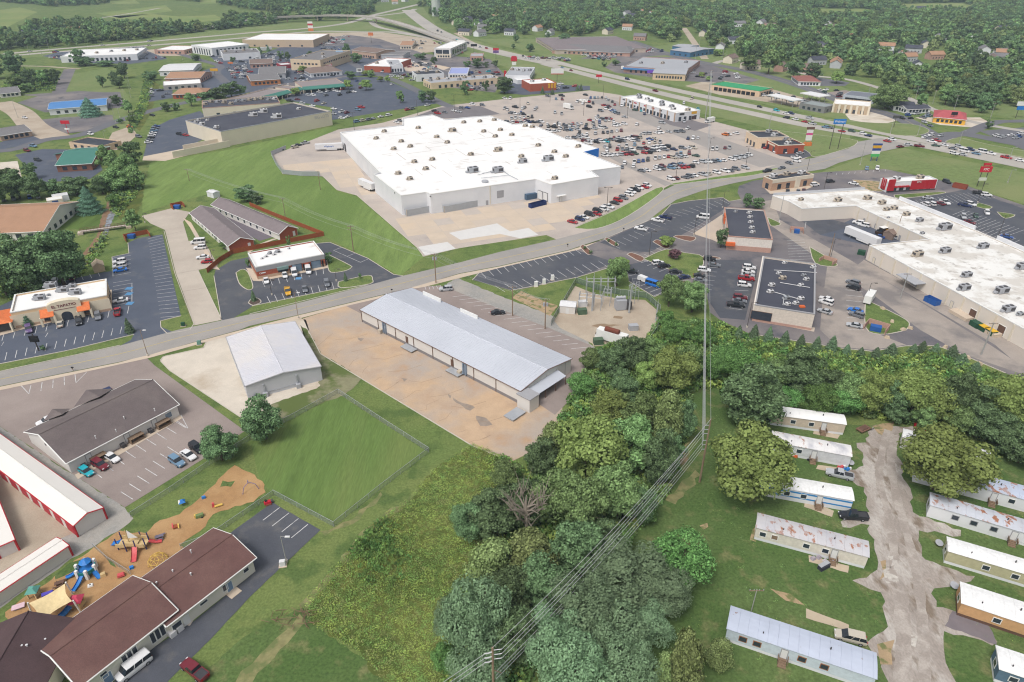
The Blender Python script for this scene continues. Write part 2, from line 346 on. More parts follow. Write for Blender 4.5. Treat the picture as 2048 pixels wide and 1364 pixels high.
paint(lot, [((186,942),(350,843),(204,956),(372,856),9),((335,894),(242,984),(359,909),(266,999),7),((62,771),(150,748),(58,788),(152,765),5)],[[(355,843),(376,857)],[(376,857),(362,830)],[(43,772),(58,788)],[(174,744),(152,766)]])
patch('sidewalk', [(150,950),(360,830),(366,836),(156,959)], CONC2,0.10)
patch('gravel_strip', [(-160,760),(0,853),(140,945),(250,1015),(267,1037),(235,1063),(130,1127),(0,1217),(-160,1330),(-160,1200),(0,1100),(60,1000),(-160,860)], GRAVEL, 0.03,0.3)
patch('storage_yard', [(-160,880),(0,945),(60,995),(150,1065),(115,1080),(0,1150),(-160,1250)], YARD, 0.04)
patch('playground', [(10,1224),(77,1176),(187,1096),(240,1061),(293,1067),(320,1040),(360,1029),(395,1000),(420,977),(447,950),(469,931),(500,945),(525,962),(532,985),(507,1004),(470,1012),(427,1029),(411,1053),(360,1091),(410,1120),(150,1320),(40,1300)], MULCH, 0.045,0.35)
for q in ([(445,962),(470,962),(462,974),(440,974)],[(140,1125),(168,1118),(160,1136),(110,1160),(108,1150)],[(214,1118),(228,1124),(232,1136),(220,1130)]): patch('grass_patch', q, LUSH, 0.06,0.5)
lot = patch('church_drive', [(545,1005),(641,1060),(580,1118),(500,1194),(420,1280),(335,1364),(310,1400),(190,1400),(285,1310),(387,1243),(500,1152),(506,1130),(480,1100),(455,1070)], DARKLOT, 0.05,0.05)
paint(lot, [((560,1015),(616,1049),(526,1041),(583,1076),4)])
patch('sidewalk', [(372,1237),(388,1240),(380,1252),(365,1250)], CONC3,0.08); patch('sidewalk', [(440,1180),(458,1184),(448,1194),(436,1190)], CONC2,0.08)
patch('concrete_yard', [(320,720),(330,712),(407,695),(412,684),(475,664),(600,636),(612,640),(650,765),(560,830),(500,847),(339,740)], PALELOT, 0.05,0.05)
kerb([(491,841),(339,741),(321,722),(326,714),(407,696),(412,685)])
patch('rough_ground', [(600,650),(616,660),(642,708),(725,757),(690,790),(560,838),(540,810),(640,775)], mat('weedy_gravel', (140,138,108),0.95,0.2,0.5, rgb2=(98,112,62), s2=0.12, th=(0.45,0.55)),0.055,0.4)
patch('yard_lot', [(606,637),(690,612),(780,600),(1090,760),(1130,780),(1120,850),(1070,900),(1020,925),(945,892),(722,757),(641,708),(617,662)], TANLOT, 0.05,0.05)
for q in ([(905,795),(925,806),(950,815),(940,822),(912,806)],[(952,832),(972,836),(985,850),(960,852)],[(895,788),(903,792),(900,798)],[(715,675),(728,677),(722,683)],[(800,755),(816,758),(808,764)]): patch('oil_stain', q, STAIN, 0.062,0.4)
b = MB()
for i in range(11):
    t = i/10; a = lerp(G(640,700), G(940,888), t)+Vector((random.uniform(-2,2),0,0)); d = lerp(G(700,640), G(1010,855), t+random.uniform(-0.03,0.03))
    pts = [a.lerp(d, k/5*random.uniform(0.5,0.95))+Vector((random.uniform(-0.7,0.7), random.uniform(-0.7,0.7),0)) for k in range(5)]
    ribbon(b, pts[:random.randint(3,5)],0.09,0.064)
for i in range(8):
    a = lerp(G(735,668), G(1020,830), i/7); ribbon(b, [a, a+Vector((-5+random.uniform(-1,1),-3,0)), a+Vector((-9,-4+random.uniform(-2,2),0))],0.12,0.066)
tag(b.build('pavement_cracks', mat('crack_dark', (158,134,112))), kind='stuff', label='dark cracks running across the clay stained lot', cat='cracks')
lot = patch('parking_lot', [(690,611),(786,587),(842,574),(880,571),(900,578),(1010,622),(1100,657),(1180,690),(1192,714),(1160,750),(1150,790),(1110,830),(1065,800),(1040,790)], BROWNLOT, 0.056)
paint(lot, [((905,594),(1160,706),(940,590),(1192,703),17),((850,574),(880,571),(852,580),(884,577),5)], z=0.082)
kerb([(617,662),(641,708),(722,757),(945,892),(1010,918)])
patch('gravel_track', [(893,568),(915,556),(1000,592),(1105,632),(1150,662),(1190,695),(1180,700),(1110,664),(1000,624),(905,580)], GRAVEL, 0.04,0.3)
patch('dirt_bed', [(1024,596),(1042,582),(1092,604),(1116,612),(1100,632)], DIRT, 0.045,0.2)
lot = patch('parking_lot', [(945,560),(961,543),(1020,529),(1149,499),(1206,479),(1323,430),(1342,409),(1377,402),(1445,395),(1458,403),(1482,399),(1475,385),(1478,372),(1505,362),(1560,353),(1652,344),(1769,338),(1931,371),(2048,411),(2300,500),(2300,862),(2010,746),(1923,709),(1874,692),(1812,692),(1744,703),(1676,696),(1619,686),(1500,668),(1440,640),(1420,625),(1412,582),(1317,590),(1309,594),(1258,563),(1255,547),(1217,536),(1154,555),(1051,577),(1023,581)], OLDLOT, 0.05)
patch('asphalt_patch', [(947,560),(962,544),(1150,500),(1178,508),(1230,525),(1154,554),(1052,576),(1024,580)], DARKLOT, 0.062)
patch('asphalt_patch', [(1200,485),(1323,431),(1343,410),(1378,403),(1446,396),(1462,408),(1440,424),(1390,455),(1300,505),(1240,500)], DARKLOT, 0.062)
patch('asphalt_patch', [(1255,530),(1300,520),(1360,548),(1350,570),(1316,589),(1309,593),(1259,562)], DARKLOT, 0.062)
patch('asphalt_patch', [(1415,520),(1500,520),(1515,540),(1500,600),(1490,640),(1440,636),(1416,600)], DARKLOT, 0.062)
patch('asphalt_patch', [(1700,440),(1740,425),(1830,465),(1850,480),(1740,492),(1640,470)], BLUELOT, 0.064)
patch('asphalt_patch', [(1600,440),(1660,438),(1712,452),(1640,470),(1620,455)], DARKLOT, 0.066)
patch('asphalt_patch', [(1800,400),(1900,385),(1935,378),(2048,418),(2300,510),(2300,570),(2048,500),(1960,462)], DARKLOT, 0.062)
patch('asphalt_patch', [(1672,345),(1768,340),(1800,352),(1760,366),(1700,352)], OLDLOT, 0.062)
patch('service_lane', [(1512,405),(1545,400),(1560,440),(1700,520),(1850,610),(1980,690),(2048,735),(2048,750),(1925,708),(1840,660),(1760,600),(1640,520),(1540,450)], mat('worn_lane', (168,158,150),0.9,0.1,0.15, rgb2=(134,128,126), s2=0.06, th=(0.48,0.62), fine=(3,0.06)),0.068)
patch('service_lane', [(1728,520),(2048,693),(2048,740),(1990,690),(1820,590),(1715,530)], mat('worn_lane', (168,158,150)),0.071)
patch('service_lane', [(1655,528),(1690,520),(1730,600),(1735,660),(1812,690),(1744,700),(1676,694),(1640,660),(1645,600)], mat('worn_lane', (168,158,150)),0.0665)
paint(lot, [((972,556),(1162,508),(962,545),(1150,499),14),((1010,584),(1216,535),(990,572),(1197,522),13),((1222,488),(1322,436),(1240,497),(1342,443),10),((1326,430),(1440,399),(1352,436),(1458,408),10),((1360,456),(1400,433),(1390,468),(1425,444),7),((1276,516),(1312,496),(1296,524),(1332,504),4),((1300,520),(1362,548),(1282,526),(1344,556),6),((1258,552),(1308,592),(1280,547),(1336,580),7),((1416,518),(1400,578),(1440,520),(1424,580),8),((1514,532),(1484,620),(1484,534),(1458,616),11),((1560,440),(1612,444),(1556,452),(1610,456),2),((1574,482),(1578,520),(1608,480),(1624,518),8),((1690,560),(1695,660),(1725,565),(1728,660),10),((1672,350),(1770,343),(1674,346),(1771,339),9),((1830,400),(1960,382),(1850,414),(1990,396),16),((1905,430),(2020,470),(1930,420),(2048,460),14),((1930,440),(2040,480),(1905,450),(2015,492),14),((1620,420),(1700,415),(1620,430),(1702,424),2)], z=0.078)
island('lawn_island', [(1287,518),(1332,499),(1370,506),(1407,515),(1393,555),(1362,548)], GRASS)
for q in ([(1254,509),(1264,506),(1288,516),(1279,523)],[(1306,484),(1316,480),(1340,492),(1330,497)],[(1347,474),(1357,471),(1391,475),(1380,483)],[(1160,494),(1167,490),(1183,505),(1175,509)],[(1209,479),(1215,476),(1237,489),(1228,492)],[(1221,525),(1228,522),(1240,531),(1232,535)],[(1407,512),(1432,514),(1440,518),(1410,517)],[(1353,565),(1372,562),(1380,568),(1358,572)]): island('mulch_island', q, REDMULCH)
island('lawn_island', [(1619,494),(1672,526),(1664,533),(1630,526)], GRASS); island('lawn_island', [(1731,600),(1770,618),(1812,640),(1818,652),(1806,662),(1760,669),(1731,655)], GRASS)
island('lawn_island', [(1535,435),(1562,448),(1542,452)], GRASS); island('lawn_island', [(1788,390),(1880,384),(1882,388),(1800,397)], GRASS); island('lawn_island', [(1958,406),(1984,414),(1972,418),(1950,412)], GRASS); island('lawn_island', [(1994,424),(2030,430),(2010,437)], GRASS)
island('mulch_island', [(1705,360),(1760,364),(1788,378),(1740,382)], DIRT)
patch('forecourt', [(1386,468),(1446,428),(1458,480),(1460,496),(1424,480)], CONC, 0.10)
patch('forecourt', [(1512,632),(1630,656),(1628,664),(1506,640)], CONC, 0.10); patch('forecourt', [(1524,372),(1540,388),(1600,384),(1640,368),(1630,362)], CONC2,0.10)
kerb([(945,560),(961,543),(1149,499)]); kerb([(1206,479),(1323,430),(1342,409),(1377,402),(1445,395),(1458,403),(1482,399)]); kerb([(1500,668),(1619,686),(1676,696),(1744,703),(1812,692),(1874,692),(1923,709),(2010,746)]); kerb([(1023,581),(1154,555),(1217,536)]); kerb([(1258,563),(1309,594),(1317,590)])
# superstore lot and its slabs
lot = patch('superstore_lot', [(542,310),(572,300),(677,259),(764,246),(885,212),(1020,197),(1180,181),(1240,190),(1440,246),(1520,267),(1645,300),(1600,322),(1520,341),(1440,352),(1345,367),(1322,380),(1312,376),(1230,420),(1148,455),(1195,459),(1115,480),(1092,470),(920,496),(847,513),(834,495),(714,391),(674,380),(646,353),(565,348)], STORELOT, 0.05)
yard = Gs([(548,312),(690,275),(745,350),(803,430),(1100,395),(1200,385),(1225,400),(1140,452),(1090,468),(850,510),(836,494),(716,391),(676,380),(648,353),(567,347)])
ux = (G(1100,392)-G(803,430)).normalized(); uy = Vector((-ux.y, ux.x, 0)); o0 = G(803,430)
meshes = {}
for i in range(-22,24):
    for j in range(-14,14):
        c = o0+ux*(i*7.5)+uy*(j*7.5)
        cs = [c+ux*a+uy*d for a, d in ((-3.7,-3.7),(3.7,-3.7),(3.7,3.7),(-3.7,3.7))]
        if not all(inpoly(np.array([p.x]), np.array([p.y]), yard)[0] for p in cs): continue
        k = random.choice((0,0,1,1,2))
        if k not in meshes:
            o = MB().prism([ux*a+uy*d for a, d in ((-3.7,-3.7),(3.7,-3.7),(3.7,3.7),(-3.7,3.7))],0,0.008).build('concrete_slab', (CONC, CONC2, CONC3)[k]); meshes[k] = o.data
        else: o = bpy.data.objects.new('concrete_slab', meshes[k]); COL.objects.link(o)
        o.parent = lot; o.location = (c.x, c.y, 0.052)
patch('pale_slab', [(898,466),(994,447),(1020,463),(1057,456),(1077,470),(1040,477),(1000,468),(921,480)], LIGHTC, 0.066, parent=lot); patch('pale_slab', [(836,494),(895,484),(912,498),(850,511)], LIGHTC, 0.066, parent=lot)
patch('lane_asphalt', [(1215,196),(1240,205),(1400,262),(1560,318),(1600,322),(1520,335),(1440,306),(1300,250),(1180,202)], mat('lane_grey', (164,158,154),0.9,0.06,0.1),0.06, parent=lot)
patch('lane_asphalt', [(1190,300),(1250,332),(1330,372),(1345,367),(1290,345),(1225,305)], mat('lane_grey', (164,158,154)),0.06, parent=lot)
patch('lane_asphalt', [(1240,200),(1275,205),(1400,245),(1425,250),(1390,262),(1340,250)], mat('dark_lane', (126,121,124),0.9,0.08,0.1),0.064, parent=lot)
patch('lane_asphalt', [(815,238),(880,215),(960,212),(1000,228),(940,236)], mat('dark_lane', (126,121,124)),0.062, parent=lot)
kerb([(847,513),(834,495),(714,391),(674,380),(646,353)]); kerb([(847,513),(920,496),(1092,470)])
island('lawn_island', [(1148,456),(1230,421),(1312,377),(1326,381),(1290,410),(1240,441),(1190,458)], SLOPE)
island('lawn_island', [(1345,367),(1440,353),(1520,341),(1560,336),(1510,350),(1440,358),(1352,369)], SLOPE)
# left-hand and far lots
for nm, q, m in (('parking_lot', [(287,313),(300,259),(341,239),(400,222),(440,262),(369,297)], BLUELOT),('concrete_apron', [(285,321),(287,313),(369,295),(452,280),(452,292),(330,322)], CONC2),
                 ('parking_lot', [(664,240),(664,215),(570,200),(560,180),(690,154),(759,154),(880,206)], BLUELOT),('parking_lot', [(560,195),(480,200),(520,170),(690,150),(700,160)], OLDLOT),
                 ('parking_lot', [(30,310),(85,298),(190,300),(205,340),(180,358),(80,366),(60,340)], BLUELOT),('yard_concrete', [(0,325),(35,322),(45,360),(0,380)], PALELOT),
                 ('old_lot', [(60,242),(120,235),(225,230),(228,248),(190,260),(130,268)], OLDLOT),('parking_lot', [(0,285),(62,262),(105,278),(0,300)], BLUELOT),
                 ('old_lot', [(35,205),(90,188),(240,184),(250,215),(90,225)], OLDLOT),('gravel_lot', [(225,265),(262,252),(275,270),(240,300),(205,300)], YARD),
                 ('old_lot', [(40,190),(160,182),(230,186),(130,196)], OLDLOT),('parking_lot', [(290,205),(300,178),(345,178),(345,196)], BLUELOT),
                 ('dealer_lot', [(85,112),(120,104),(285,92),(335,118),(260,128),(150,126)], BLUELOT),('dirt_lot', [(290,100),(345,96),(390,104),(370,112),(320,112)], YARD),
                 ('plaza_lot', [(325,170),(380,150),(440,130),(410,105),(520,110),(560,95),(640,92),(760,90),(800,120),(815,150),(690,152),(560,168),(460,195),(420,190)], BLUELOT),('plaza_lot', [(480,92),(560,85),(700,70),(760,78),(850,108),(980,118),(1010,150),(990,185),(870,172),(780,130),(640,100)], OLDLOT),
                 ('plaza_lot', [(745,130),(810,115),(900,135),(870,148),(790,140)], CONC),('plaza_lot', [(620,66),(760,64),(860,78),(900,100),(830,108),(700,92)], YARD),
                 ('plaza_lot', [(1000,185),(1015,165),(1080,168),(1180,172),(1180,180),(1050,190)], BLUELOT),('plaza_lot', [(1210,135),(1240,112),(1370,115),(1420,130),(1520,160),(1490,168),(1360,162),(1230,145)], OLDLOT),
                 ('plaza_lot', [(1160,118),(1240,92),(1320,100),(1340,110),(1240,116)], OLDLOT),('plaza_lot', [(1370,172),(1420,160),(1550,180),(1680,215),(1640,222),(1560,208),(1440,190)], YARD),
                 ('plaza_lot', [(1620,190),(1690,180),(1760,195),(1755,205),(1700,205)], BROWNLOT),('plaza_lot', [(1690,228),(1750,218),(1800,240),(1760,250),(1700,240)], PALELOT),('plaza_lot', [(1830,235),(1960,235),(1985,248),(1960,256),(1880,250)], PALELOT),
                 ('plaza_lot', [(1958,262),(2048,255),(2300,290),(2300,330),(2048,300)], DKROAD),('plaza_lot', [(1536,300),(1600,296),(1650,305),(1600,318),(1560,312)], DARKLOT),('plaza_lot', [(1580,160),(1640,155),(1700,165),(1690,172),(1600,172)], DKROAD)):
    patch(nm, q, m, 0.055+0.0015*random.random()*4)
# roads
rd = patch('main_road', [(-160,782),(0,744),(239,692),(352,661),(500,629),(520,626),(736,571),(806,552),(920,525),(1000,504),(1108,480),(1190,459),(1233,445),(1271,423),(1298,401),(1325,382),(1352,369),(1407,360),(1520,341),(1572,324),(1628,316),(1698,297),(1714,284),(1760,276),(1830,292),(1808,294),(1741,308),(1677,326),(1650,338),(1600,346),(1520,356),(1461,368),(1407,381),(1352,400),(1325,419),(1293,444),(1244,463),(1211,476),(1135,501),(1000,532),(920,547),(839,571),(785,585),(589,632),(500,652),(480,660),(380,687),(296,711),(236,725),(136,745),(0,773),(-160,812)], ROADM, 0.09)
b = MB()
cl = smooth(Gs([(-160,797),(0,759),(240,708),(366,674),(510,639),(760,578),(920,536),(1000,518),(1122,490),(1200,467),(1240,454),(1282,433),(1312,410),(1340,392),(1380,377),(1440,363),(1520,348),(1600,334),(1690,312)]))
ribbon(b, cl, 0.34,0.104); b.build('centre_line', YPAINT, rd)
kerb([(0,743),(239,691)], parent=None); kerb([(500,628),(736,570)])
patch('gutter', [(-160,814),(0,774),(136,746),(236,726),(480,661),(589,633),(785,586),(785,591),(690,613),(589,640),(500,660),(300,716),(43,772),(0,781),(-160,820)], CONC2,0.085)
patch('gutter', [(790,584),(920,548),(1000,533),(1135,502),(1200,482),(1206,479),(1160,499),(1000,536),(850,574)], CONC2,0.085)
HW1 = [(1090,128),(1180,151),(1340,191),(1500,226),(1600,248),(1700,266),(1780,280),(1860,294),(2048,332),(2300,384)]
HW2 = [(1090,118),(1180,141.5),(1340,178),(1500,212),(1600,233),(1700,252),(1780,268),(1880,288),(2048,322),(2300,372)]
road('highway', HW1,12, HIWAY, 0.08); road('highway', HW2,12, HIWAY, 0.083)
road('highway', [(815,20),(835,36),(870,60),(925,84),(1000,105),(1090,124),(1120,130)],22, HIWAY, 0.086)
road('highway', [(-160,132),(30,106),(300,83),(520,64),(613,57),(695,46),(744,31),(790,20),(840,8),(880,-2)],11, HIWAY, 0.080); road('highway', [(-160,138),(40,110),(300,91),(520,73),(628,63),(731,64),(790,65),(870,78),(925,90)],11, HIWAY, 0.082)
road('ramp_road', [(741,42),(757,54),(808,65),(885,82),(940,94)],9, HIWAY, 0.088); road('ramp_road', [(738,40),(745,33),(770,30),(815,24),(830,18)],10, HIWAY, 0.090)
road('avenue', [(1880,282),(1800,236),(1700,208),(1600,172),(1500,143),(1400,124),(1330,106),(1290,92),(1260,82)],13, DKROAD, 0.092,0.3)
road('avenue', [(1870,282),(1920,268),(2048,290),(2300,330)],12, DKROAD, 0.089)
road('side_road', [(1420,130),(1460,120),(1540,128),(1620,150),(1700,160),(1800,190),(1900,232),(2048,262),(2300,290)],7, HIWAY, 0.070)
road('side_road', [(1410,118),(1395,95),(1375,66),(1368,56)],8, YARD, 0.072); road('side_road', [(1930,268),(1990,245),(2048,242),(2200,235)],8, DKROAD, 0.074)
road('side_road', [(-160,290),(0,302),(90,280),(160,270),(225,246),(280,228),(340,212),(400,198),(430,185)],9, DKROAD, 0.076); road('side_road', [(0,205),(40,225),(70,255),(120,278)],16, YARD, 0.074); road('side_road', [(115,190),(140,138)],10, OLDLOT, 0.071); road('side_road', [(40,132),(90,133),(160,138)],4, YARD, 0.07)
road('side_road', [(360,108),(400,120),(440,132),(432,145),(452,165)],8, DKROAD, 0.078); road('side_road', [(660,100),(690,118),(730,140),(800,165),(880,205),(905,214)],8, DKROAD, 0.079); road('side_road', [(690,85),(780,100),(850,130),(930,160)],8, DKROAD, 0.0795); road('side_road', [(910,66),(935,80),(960,92)],5, YARD, 0.07); road('far_road', [(200,36),(260,27),(320,16)],6, HIWAY, 0.06)
island('lawn_island', [(1560,262),(1700,278),(1712,288),(1690,298),(1630,314),(1610,300),(1540,285)], VERGE); island('lawn_island', [(1640,238),(1750,246),(1820,248),(1858,260),(1840,270),(1790,270),(1700,250)], VERGE); island('lawn_island', [(1890,283),(1920,276),(1980,290),(2048,302),(2200,335),(2150,335),(2048,315),(1940,296)], VERGE)
patch('creek_bank', [(215,395),(228,420),(205,455),(210,470),(195,500),(175,530),(110,560),(60,575),(60,565),(120,540),(165,510),(195,470),(200,440),(212,415)], mat('creek_mud', (140,112,88),0.9,0.2,0.5),0.03,0.4)
patch('creek', [(224,420),(233,424),(222,448),(214,470),(198,502),(180,522),(160,540),(166,528),(182,508),(200,480),(210,455),(214,435)], WATERM, 0.045,0.3)
patch('meadow', [(290,350),(286,400),(270,440),(240,440),(235,425),(250,395)], MEADOW, 0.028,0.4); patch('meadow', [(265,250),(285,200),(300,160),(320,170),(300,230),(280,262)], MEADOW, 0.028,0.4)
# mobile-home park lane and yards
patch('gravel_lane', [(1744,852),(1733,885),(1712,886),(1724,905),(1728,932),(1690,942),(1690,958),(1728,975),(1738,1023),(1690,1037),(1685,1054),(1738,1050),(1747,1088),(1758,1126),(1742,1148),(1705,1160),(1760,1185),(1770,1203),(1776,1254),(1735,1286),(1745,1306),(1768,1320),(1774,1400),(1925,1400),(1912,1364),(1890,1308),(1888,1262),(1985,1292),(1994,1284),(1974,1243),(1886,1216),(1872,1214),(1868,1177),(1940,1162),(1950,1154),(1850,1120),(1842,1112),(1838,1062),(1920,1072),(1922,1060),(1824,1024),(1825,996),(1806,958),(1801,920),(1785,882),(1806,864),(1870,870),(1870,862),(1825,853)], LANE, 0.04,0.6)
TRACK = mat('pale_wheel_track', (182,173,165),0.95,0.15,0.4, rgb2=(164,154,146), s2=0.3, th=(0.42,0.55), fine=(3.0,0.1))
for q, w_ in (([(1775,860),(1765,900),(1758,960),(1772,1010),(1782,1060),(1790,1120)],1.6),([(1790,870),(1782,920),(1790,980),(1806,1040),(1822,1100),(1838,1180),(1846,1260),(1850,1380)],1.8),([(1800,1180),(1806,1260),(1806,1380)],2.6)):
    P = smooth(Gs(q)); b = MB(); ribbon(b, P, [w_*random.uniform(0.8,1.15) for _ in P],0.05); tag(b.build('wheel_track', TRACK), kind='structure')
patch('asphalt_pad', [(1905,1222),(1974,1240),(1994,1290),(1890,1252)], mat('purple_asphalt', (128,120,124),0.9,0.08,0.5),0.052,0.2)
for q in ([(1612,1217),(1698,1250),(1697,1262),(1612,1236)],[(1610,1000),(1668,1022),(1664,1034),(1608,1014)],[(1628,860),(1680,870),(1675,878),(1626,868)],[(1636,930),(1678,936),(1670,945),(1632,938)],[(1617,1110),(1698,1132),(1696,1146),(1618,1124)]): patch('concrete_pad', q, mat('pad_concrete', (196,180,158),0.9,0.08,0.4),0.05,0.1)
for q in ([(1744,852),(1790,846),(1770,872),(1755,868)],[(1760,1122),(1772,1120),(1768,1150),(1758,1160)],[(1540,1180),(1580,1190),(1610,1210),(1570,1202)],[(1398,1050),(1416,1046),(1418,1056),(1404,1060)],[(1340,915),(1385,880),(1372,925),(1350,940)],[(1505,1060),(1514,1050),(1512,1082),(1502,1080)],[(1755,1290),(1790,1280),(1785,1330),(1765,1330)]): patch('bare_dirt', q, DIRT, 0.046,1.1)
for q in ([(1765,1140),(1790,1130),(1800,1165),(1775,1168)],[(1775,1110),(1786,1112),(1782,1135),(1776,1132)],[(1822,1270),(1836,1274),(1830,1296),(1820,1290)]): patch('white_gravel_spill', q, mat('white_gravel', (202,196,188),0.9,0.16,1.0, rgb2=(168,158,150), s2=0.6, th=(0.45,0.55)),0.056,0.9)
patch('substation_yard', [(1150,572),(1190,588),(1240,598),(1290,600),(1318,624),(1316,655),(1280,690),(1190,690),(1120,656),(1108,642)], YARD, 0.05)
patch('mud_stain', [(1182,652),(1200,648),(1245,650),(1200,656)], mat('wet_mud', (150,128,104)),0.056,0.3); patch('mud_stain', [(1228,632),(1246,634),(1244,638),(1226,636)], mat('wet_mud', (150,128,104)),0.056,0.3)
patch('courtyard', [(440,424),(470,430),(560,470),(520,482),(500,472)], mat('courtyard_asphalt', (120,112,120),0.9,0.08,0.5),0.05); patch('sidewalk', [(366,436),(382,445),(432,530),(440,540),(426,538),(380,455)], CONC, 0.07); patch('sidewalk', [(488,500),(545,478),(560,476),(520,490),(500,505)], CONC, 0.06)
DRY = mat('dry_grass', (142,138,96),0.95,0.2,0.8, rgb2=(112,122,76), s2=0.35, th=(0.45,0.58))
for q in ([(598,1228),(612,1242),(560,1300),(505,1364),(470,1364),(520,1310)],[(600,1210),(655,1150),(735,1055),(820,992),(826,998),(742,1066),(662,1160),(612,1222)],[(640,1062),(700,1040),(760,985),(766,990),(706,1048),(650,1072)],[(1330,1000),(1390,940),(1400,950),(1350,1010)]): patch('dry_strip', q, DRY, 0.034,0.7)
# ------------------------------------------------------------ building materials
WHITEROOF = mat('white_membrane_roof', (250,249,248),0.7,0.02,0.08, rgb2=(240,238,236), s2=0.05, th=(0.5,0.8), rgb3=(218,211,206), s3=0.13, th3=(0.6,0.76))
OLDWHITE = mat('weathered_white_roof', (240,239,236),0.8,0.04,0.08, rgb2=(216,211,204), s2=0.14, th=(0.46,0.58), rgb3=(186,180,174), s3=0.35, th3=(0.58,0.68))
DARKROOF = mat('dark_membrane_roof', (74,76,88),0.8,0.10,0.08, rgb2=(86,88,98), s2=0.06, th=(0.45,0.7), rgb3=(104,106,112), s3=0.2, th3=(0.68,0.78))
BLACKROOF = mat('black_membrane_roof', (62,66,76),0.8,0.10,0.1, rgb2=(78,80,88), s2=0.08, th=(0.5,0.7))
GREYROOF = mat('grey_shingle_roof', (128,126,128),0.9,0.10,0.6, fine=(3,0.1)); BROWNROOF = mat('brown_shingle_roof', (132,114,106),0.9,0.08,0.5, fine=(4,0.1))
TANROOF = mat('tan_shingle_roof', (176,138,112),0.9,0.06,0.3, fine=(3,0.06)); MAROON = mat('maroon_shingle_roof', (112,82,78),0.9,0.10,0.4, rgb2=(122,92,86), s2=0.15, fine=(6,0.14), bump=0.3)
TAUPE = mat('taupe_shingle_roof', (112,102,102),0.9,0.08,0.5, rgb2=(122,112,110), s2=0.12, fine=(6,0.14), bump=0.3); HOMEROOF = mat('mauve_grey_shingles', (134,124,126),0.9,0.08,0.4, fine=(5,0.1))
GREENROOF = mat('green_metal_roof', (72,130,118),0.6,0.06,0.2); BLUEROOF = mat('blue_metal_roof', (86,140,200),0.6,0.06,0.2); REDROOF = mat('red_tile_roof', (186,92,96),0.8,0.08,0.4); ORANGETILE = mat('orange_tile_roof', (226,126,76),0.8,0.12,1.2, stretch=(1,1,1), fine=(5,0.1))
METALROOF = mat('silver_metal_roof', (204,208,218),0.5,0.03,0.2, rgb2=(194,198,208), s2=0.05, fine=(1.5,0.02)); METALROOF2 = mat('pale_metal_roof', (212,212,220),0.5,0.03,0.2, rgb2=(222,218,218), s2=0.08)
WHITEWALL = mat('white_block_wall', (236,237,241),0.8,0.02,0.15, rgb2=(226,228,233), s2=0.08); CREAM = mat('cream_wall', (232,222,204),0.85,0.03,0.2); BEIGE = mat('beige_wall', (234,225,215),0.85,0.03,0.15)
GREYMETAL = mat('grey_metal_siding', (196,198,204),0.5,0.04,0.15); OFFMETAL = mat('off_white_metal_siding', (226,222,218),0.55,0.03,0.2); DARKBASE = mat('dark_wainscot', (140,136,138),0.6,0.04,0.3)
BRICK = mat('red_brick', (178,96,74),0.9,0.12,2.0, fine=(8,0.1)); TANBRICK = mat('tan_brick', (196,168,146),0.9,0.10,2.0); BROWNBRICK = mat('brown_brick', (142,98,82),0.9,0.12,2.0); PINKBRICK = mat('pinkish_brick', (196,158,144),0.9,0.1,2.0)
SIDING = mat('white_vinyl_siding', (234,230,226),0.6,0.03,0.3); SIDING2 = mat('ivory_vinyl_siding', (230,226,214),0.6,0.03,0.3); STUCCO = mat('peach_stucco', (236,206,168),0.9,0.04,0.5); STUCCO2 = mat('cream_stucco', (236,224,200),0.9,0.04,0.5)
GLASS = mat('dark_window_glass', (58,66,78),0.08,0.1,0.5, spec=0.7); GLASSB = mat('pale_window_glass', (120,140,160),0.1,0.1,0.5, spec=0.7); WHITET = mat('white_trim', (240,240,238),0.6,0.02); BLACKT = mat('black_trim', (40,40,44),0.5,0.05); DOORW = mat('white_door', (232,232,232),0.6,0.03); DOORB = mat('blue_grey_door', (120,146,176),0.6,0.04)
REDT = mat('red_trim', (190,40,52),0.5,0.06); BLUET = mat('blue_panel', (30,122,214),0.5,0.03); GREYTRIM = mat('grey_trim', (168,168,172),0.6,0.04); BROWNT = mat('brown_trim', (110,84,72),0.7,0.05); ORANGET = mat('orange_trim', (222,110,60),0.6,0.05); WOOD = mat('weathered_wood', (140,118,98),0.9,0.15,1.5); CEDAR = mat('cedar_stain', (160,88,54),0.9,0.12,1.0); STEEL = mat('galvanised_steel', (186,190,196),0.45,0.06,1.0, metal=0.3); UNITB = mat('unit_beige', (196,184,168),0.7,0.05); UNITG = mat('unit_grey', (176,178,184),0.6,0.06); UNITW = mat('unit_white', (224,224,226),0.6,0.04); FAN = mat('fan_dark', (84,82,84),0.7,0.1); POLEM = mat('galvanised_pole', (172,172,170),0.5,0.05); DARKPOLE = mat('bronze_pole', (84,78,76),0.5,0.05); WOODPOLE = mat('wood_pole', (150,128,108),0.9,0.12,0.5); CANOPY = mat('canopy_white', (234,234,234),0.6)
def rect(A, B, C, h):
    a, b, c = G(*A, h), G(*B, h), G(*C, h); e = b-a; f = c-b; f = f-e*(f.dot(e)/e.dot(e))
    return [a, b, b+f, a+f]
def ccw(P):
    n = len(P); a = sum(P[i].x*P[(i+1) % n].y-P[(i+1) % n].x*P[i].y for i in range(n)); return P if a > 0 else P[::-1]
def inset(P, d):
    out = []; n = len(P)
    for i in range(n):
        p0, p1, p2 = P[i-1], P[i], P[(i+1) % n]; a = (p1-p0).normalized(); b = (p2-p1).normalized()
        na, nb = Vector((-a.y, a.x, 0)), Vector((-b.y, b.x, 0)); m = (na+nb); k = max(0.4,1+na.dot(nb)); out.append(p1+m*(d/k))
    return out
def cen(P): return Vector((sum(p.x for p in P)/len(P), sum(p.y for p in P)/len(P),0))
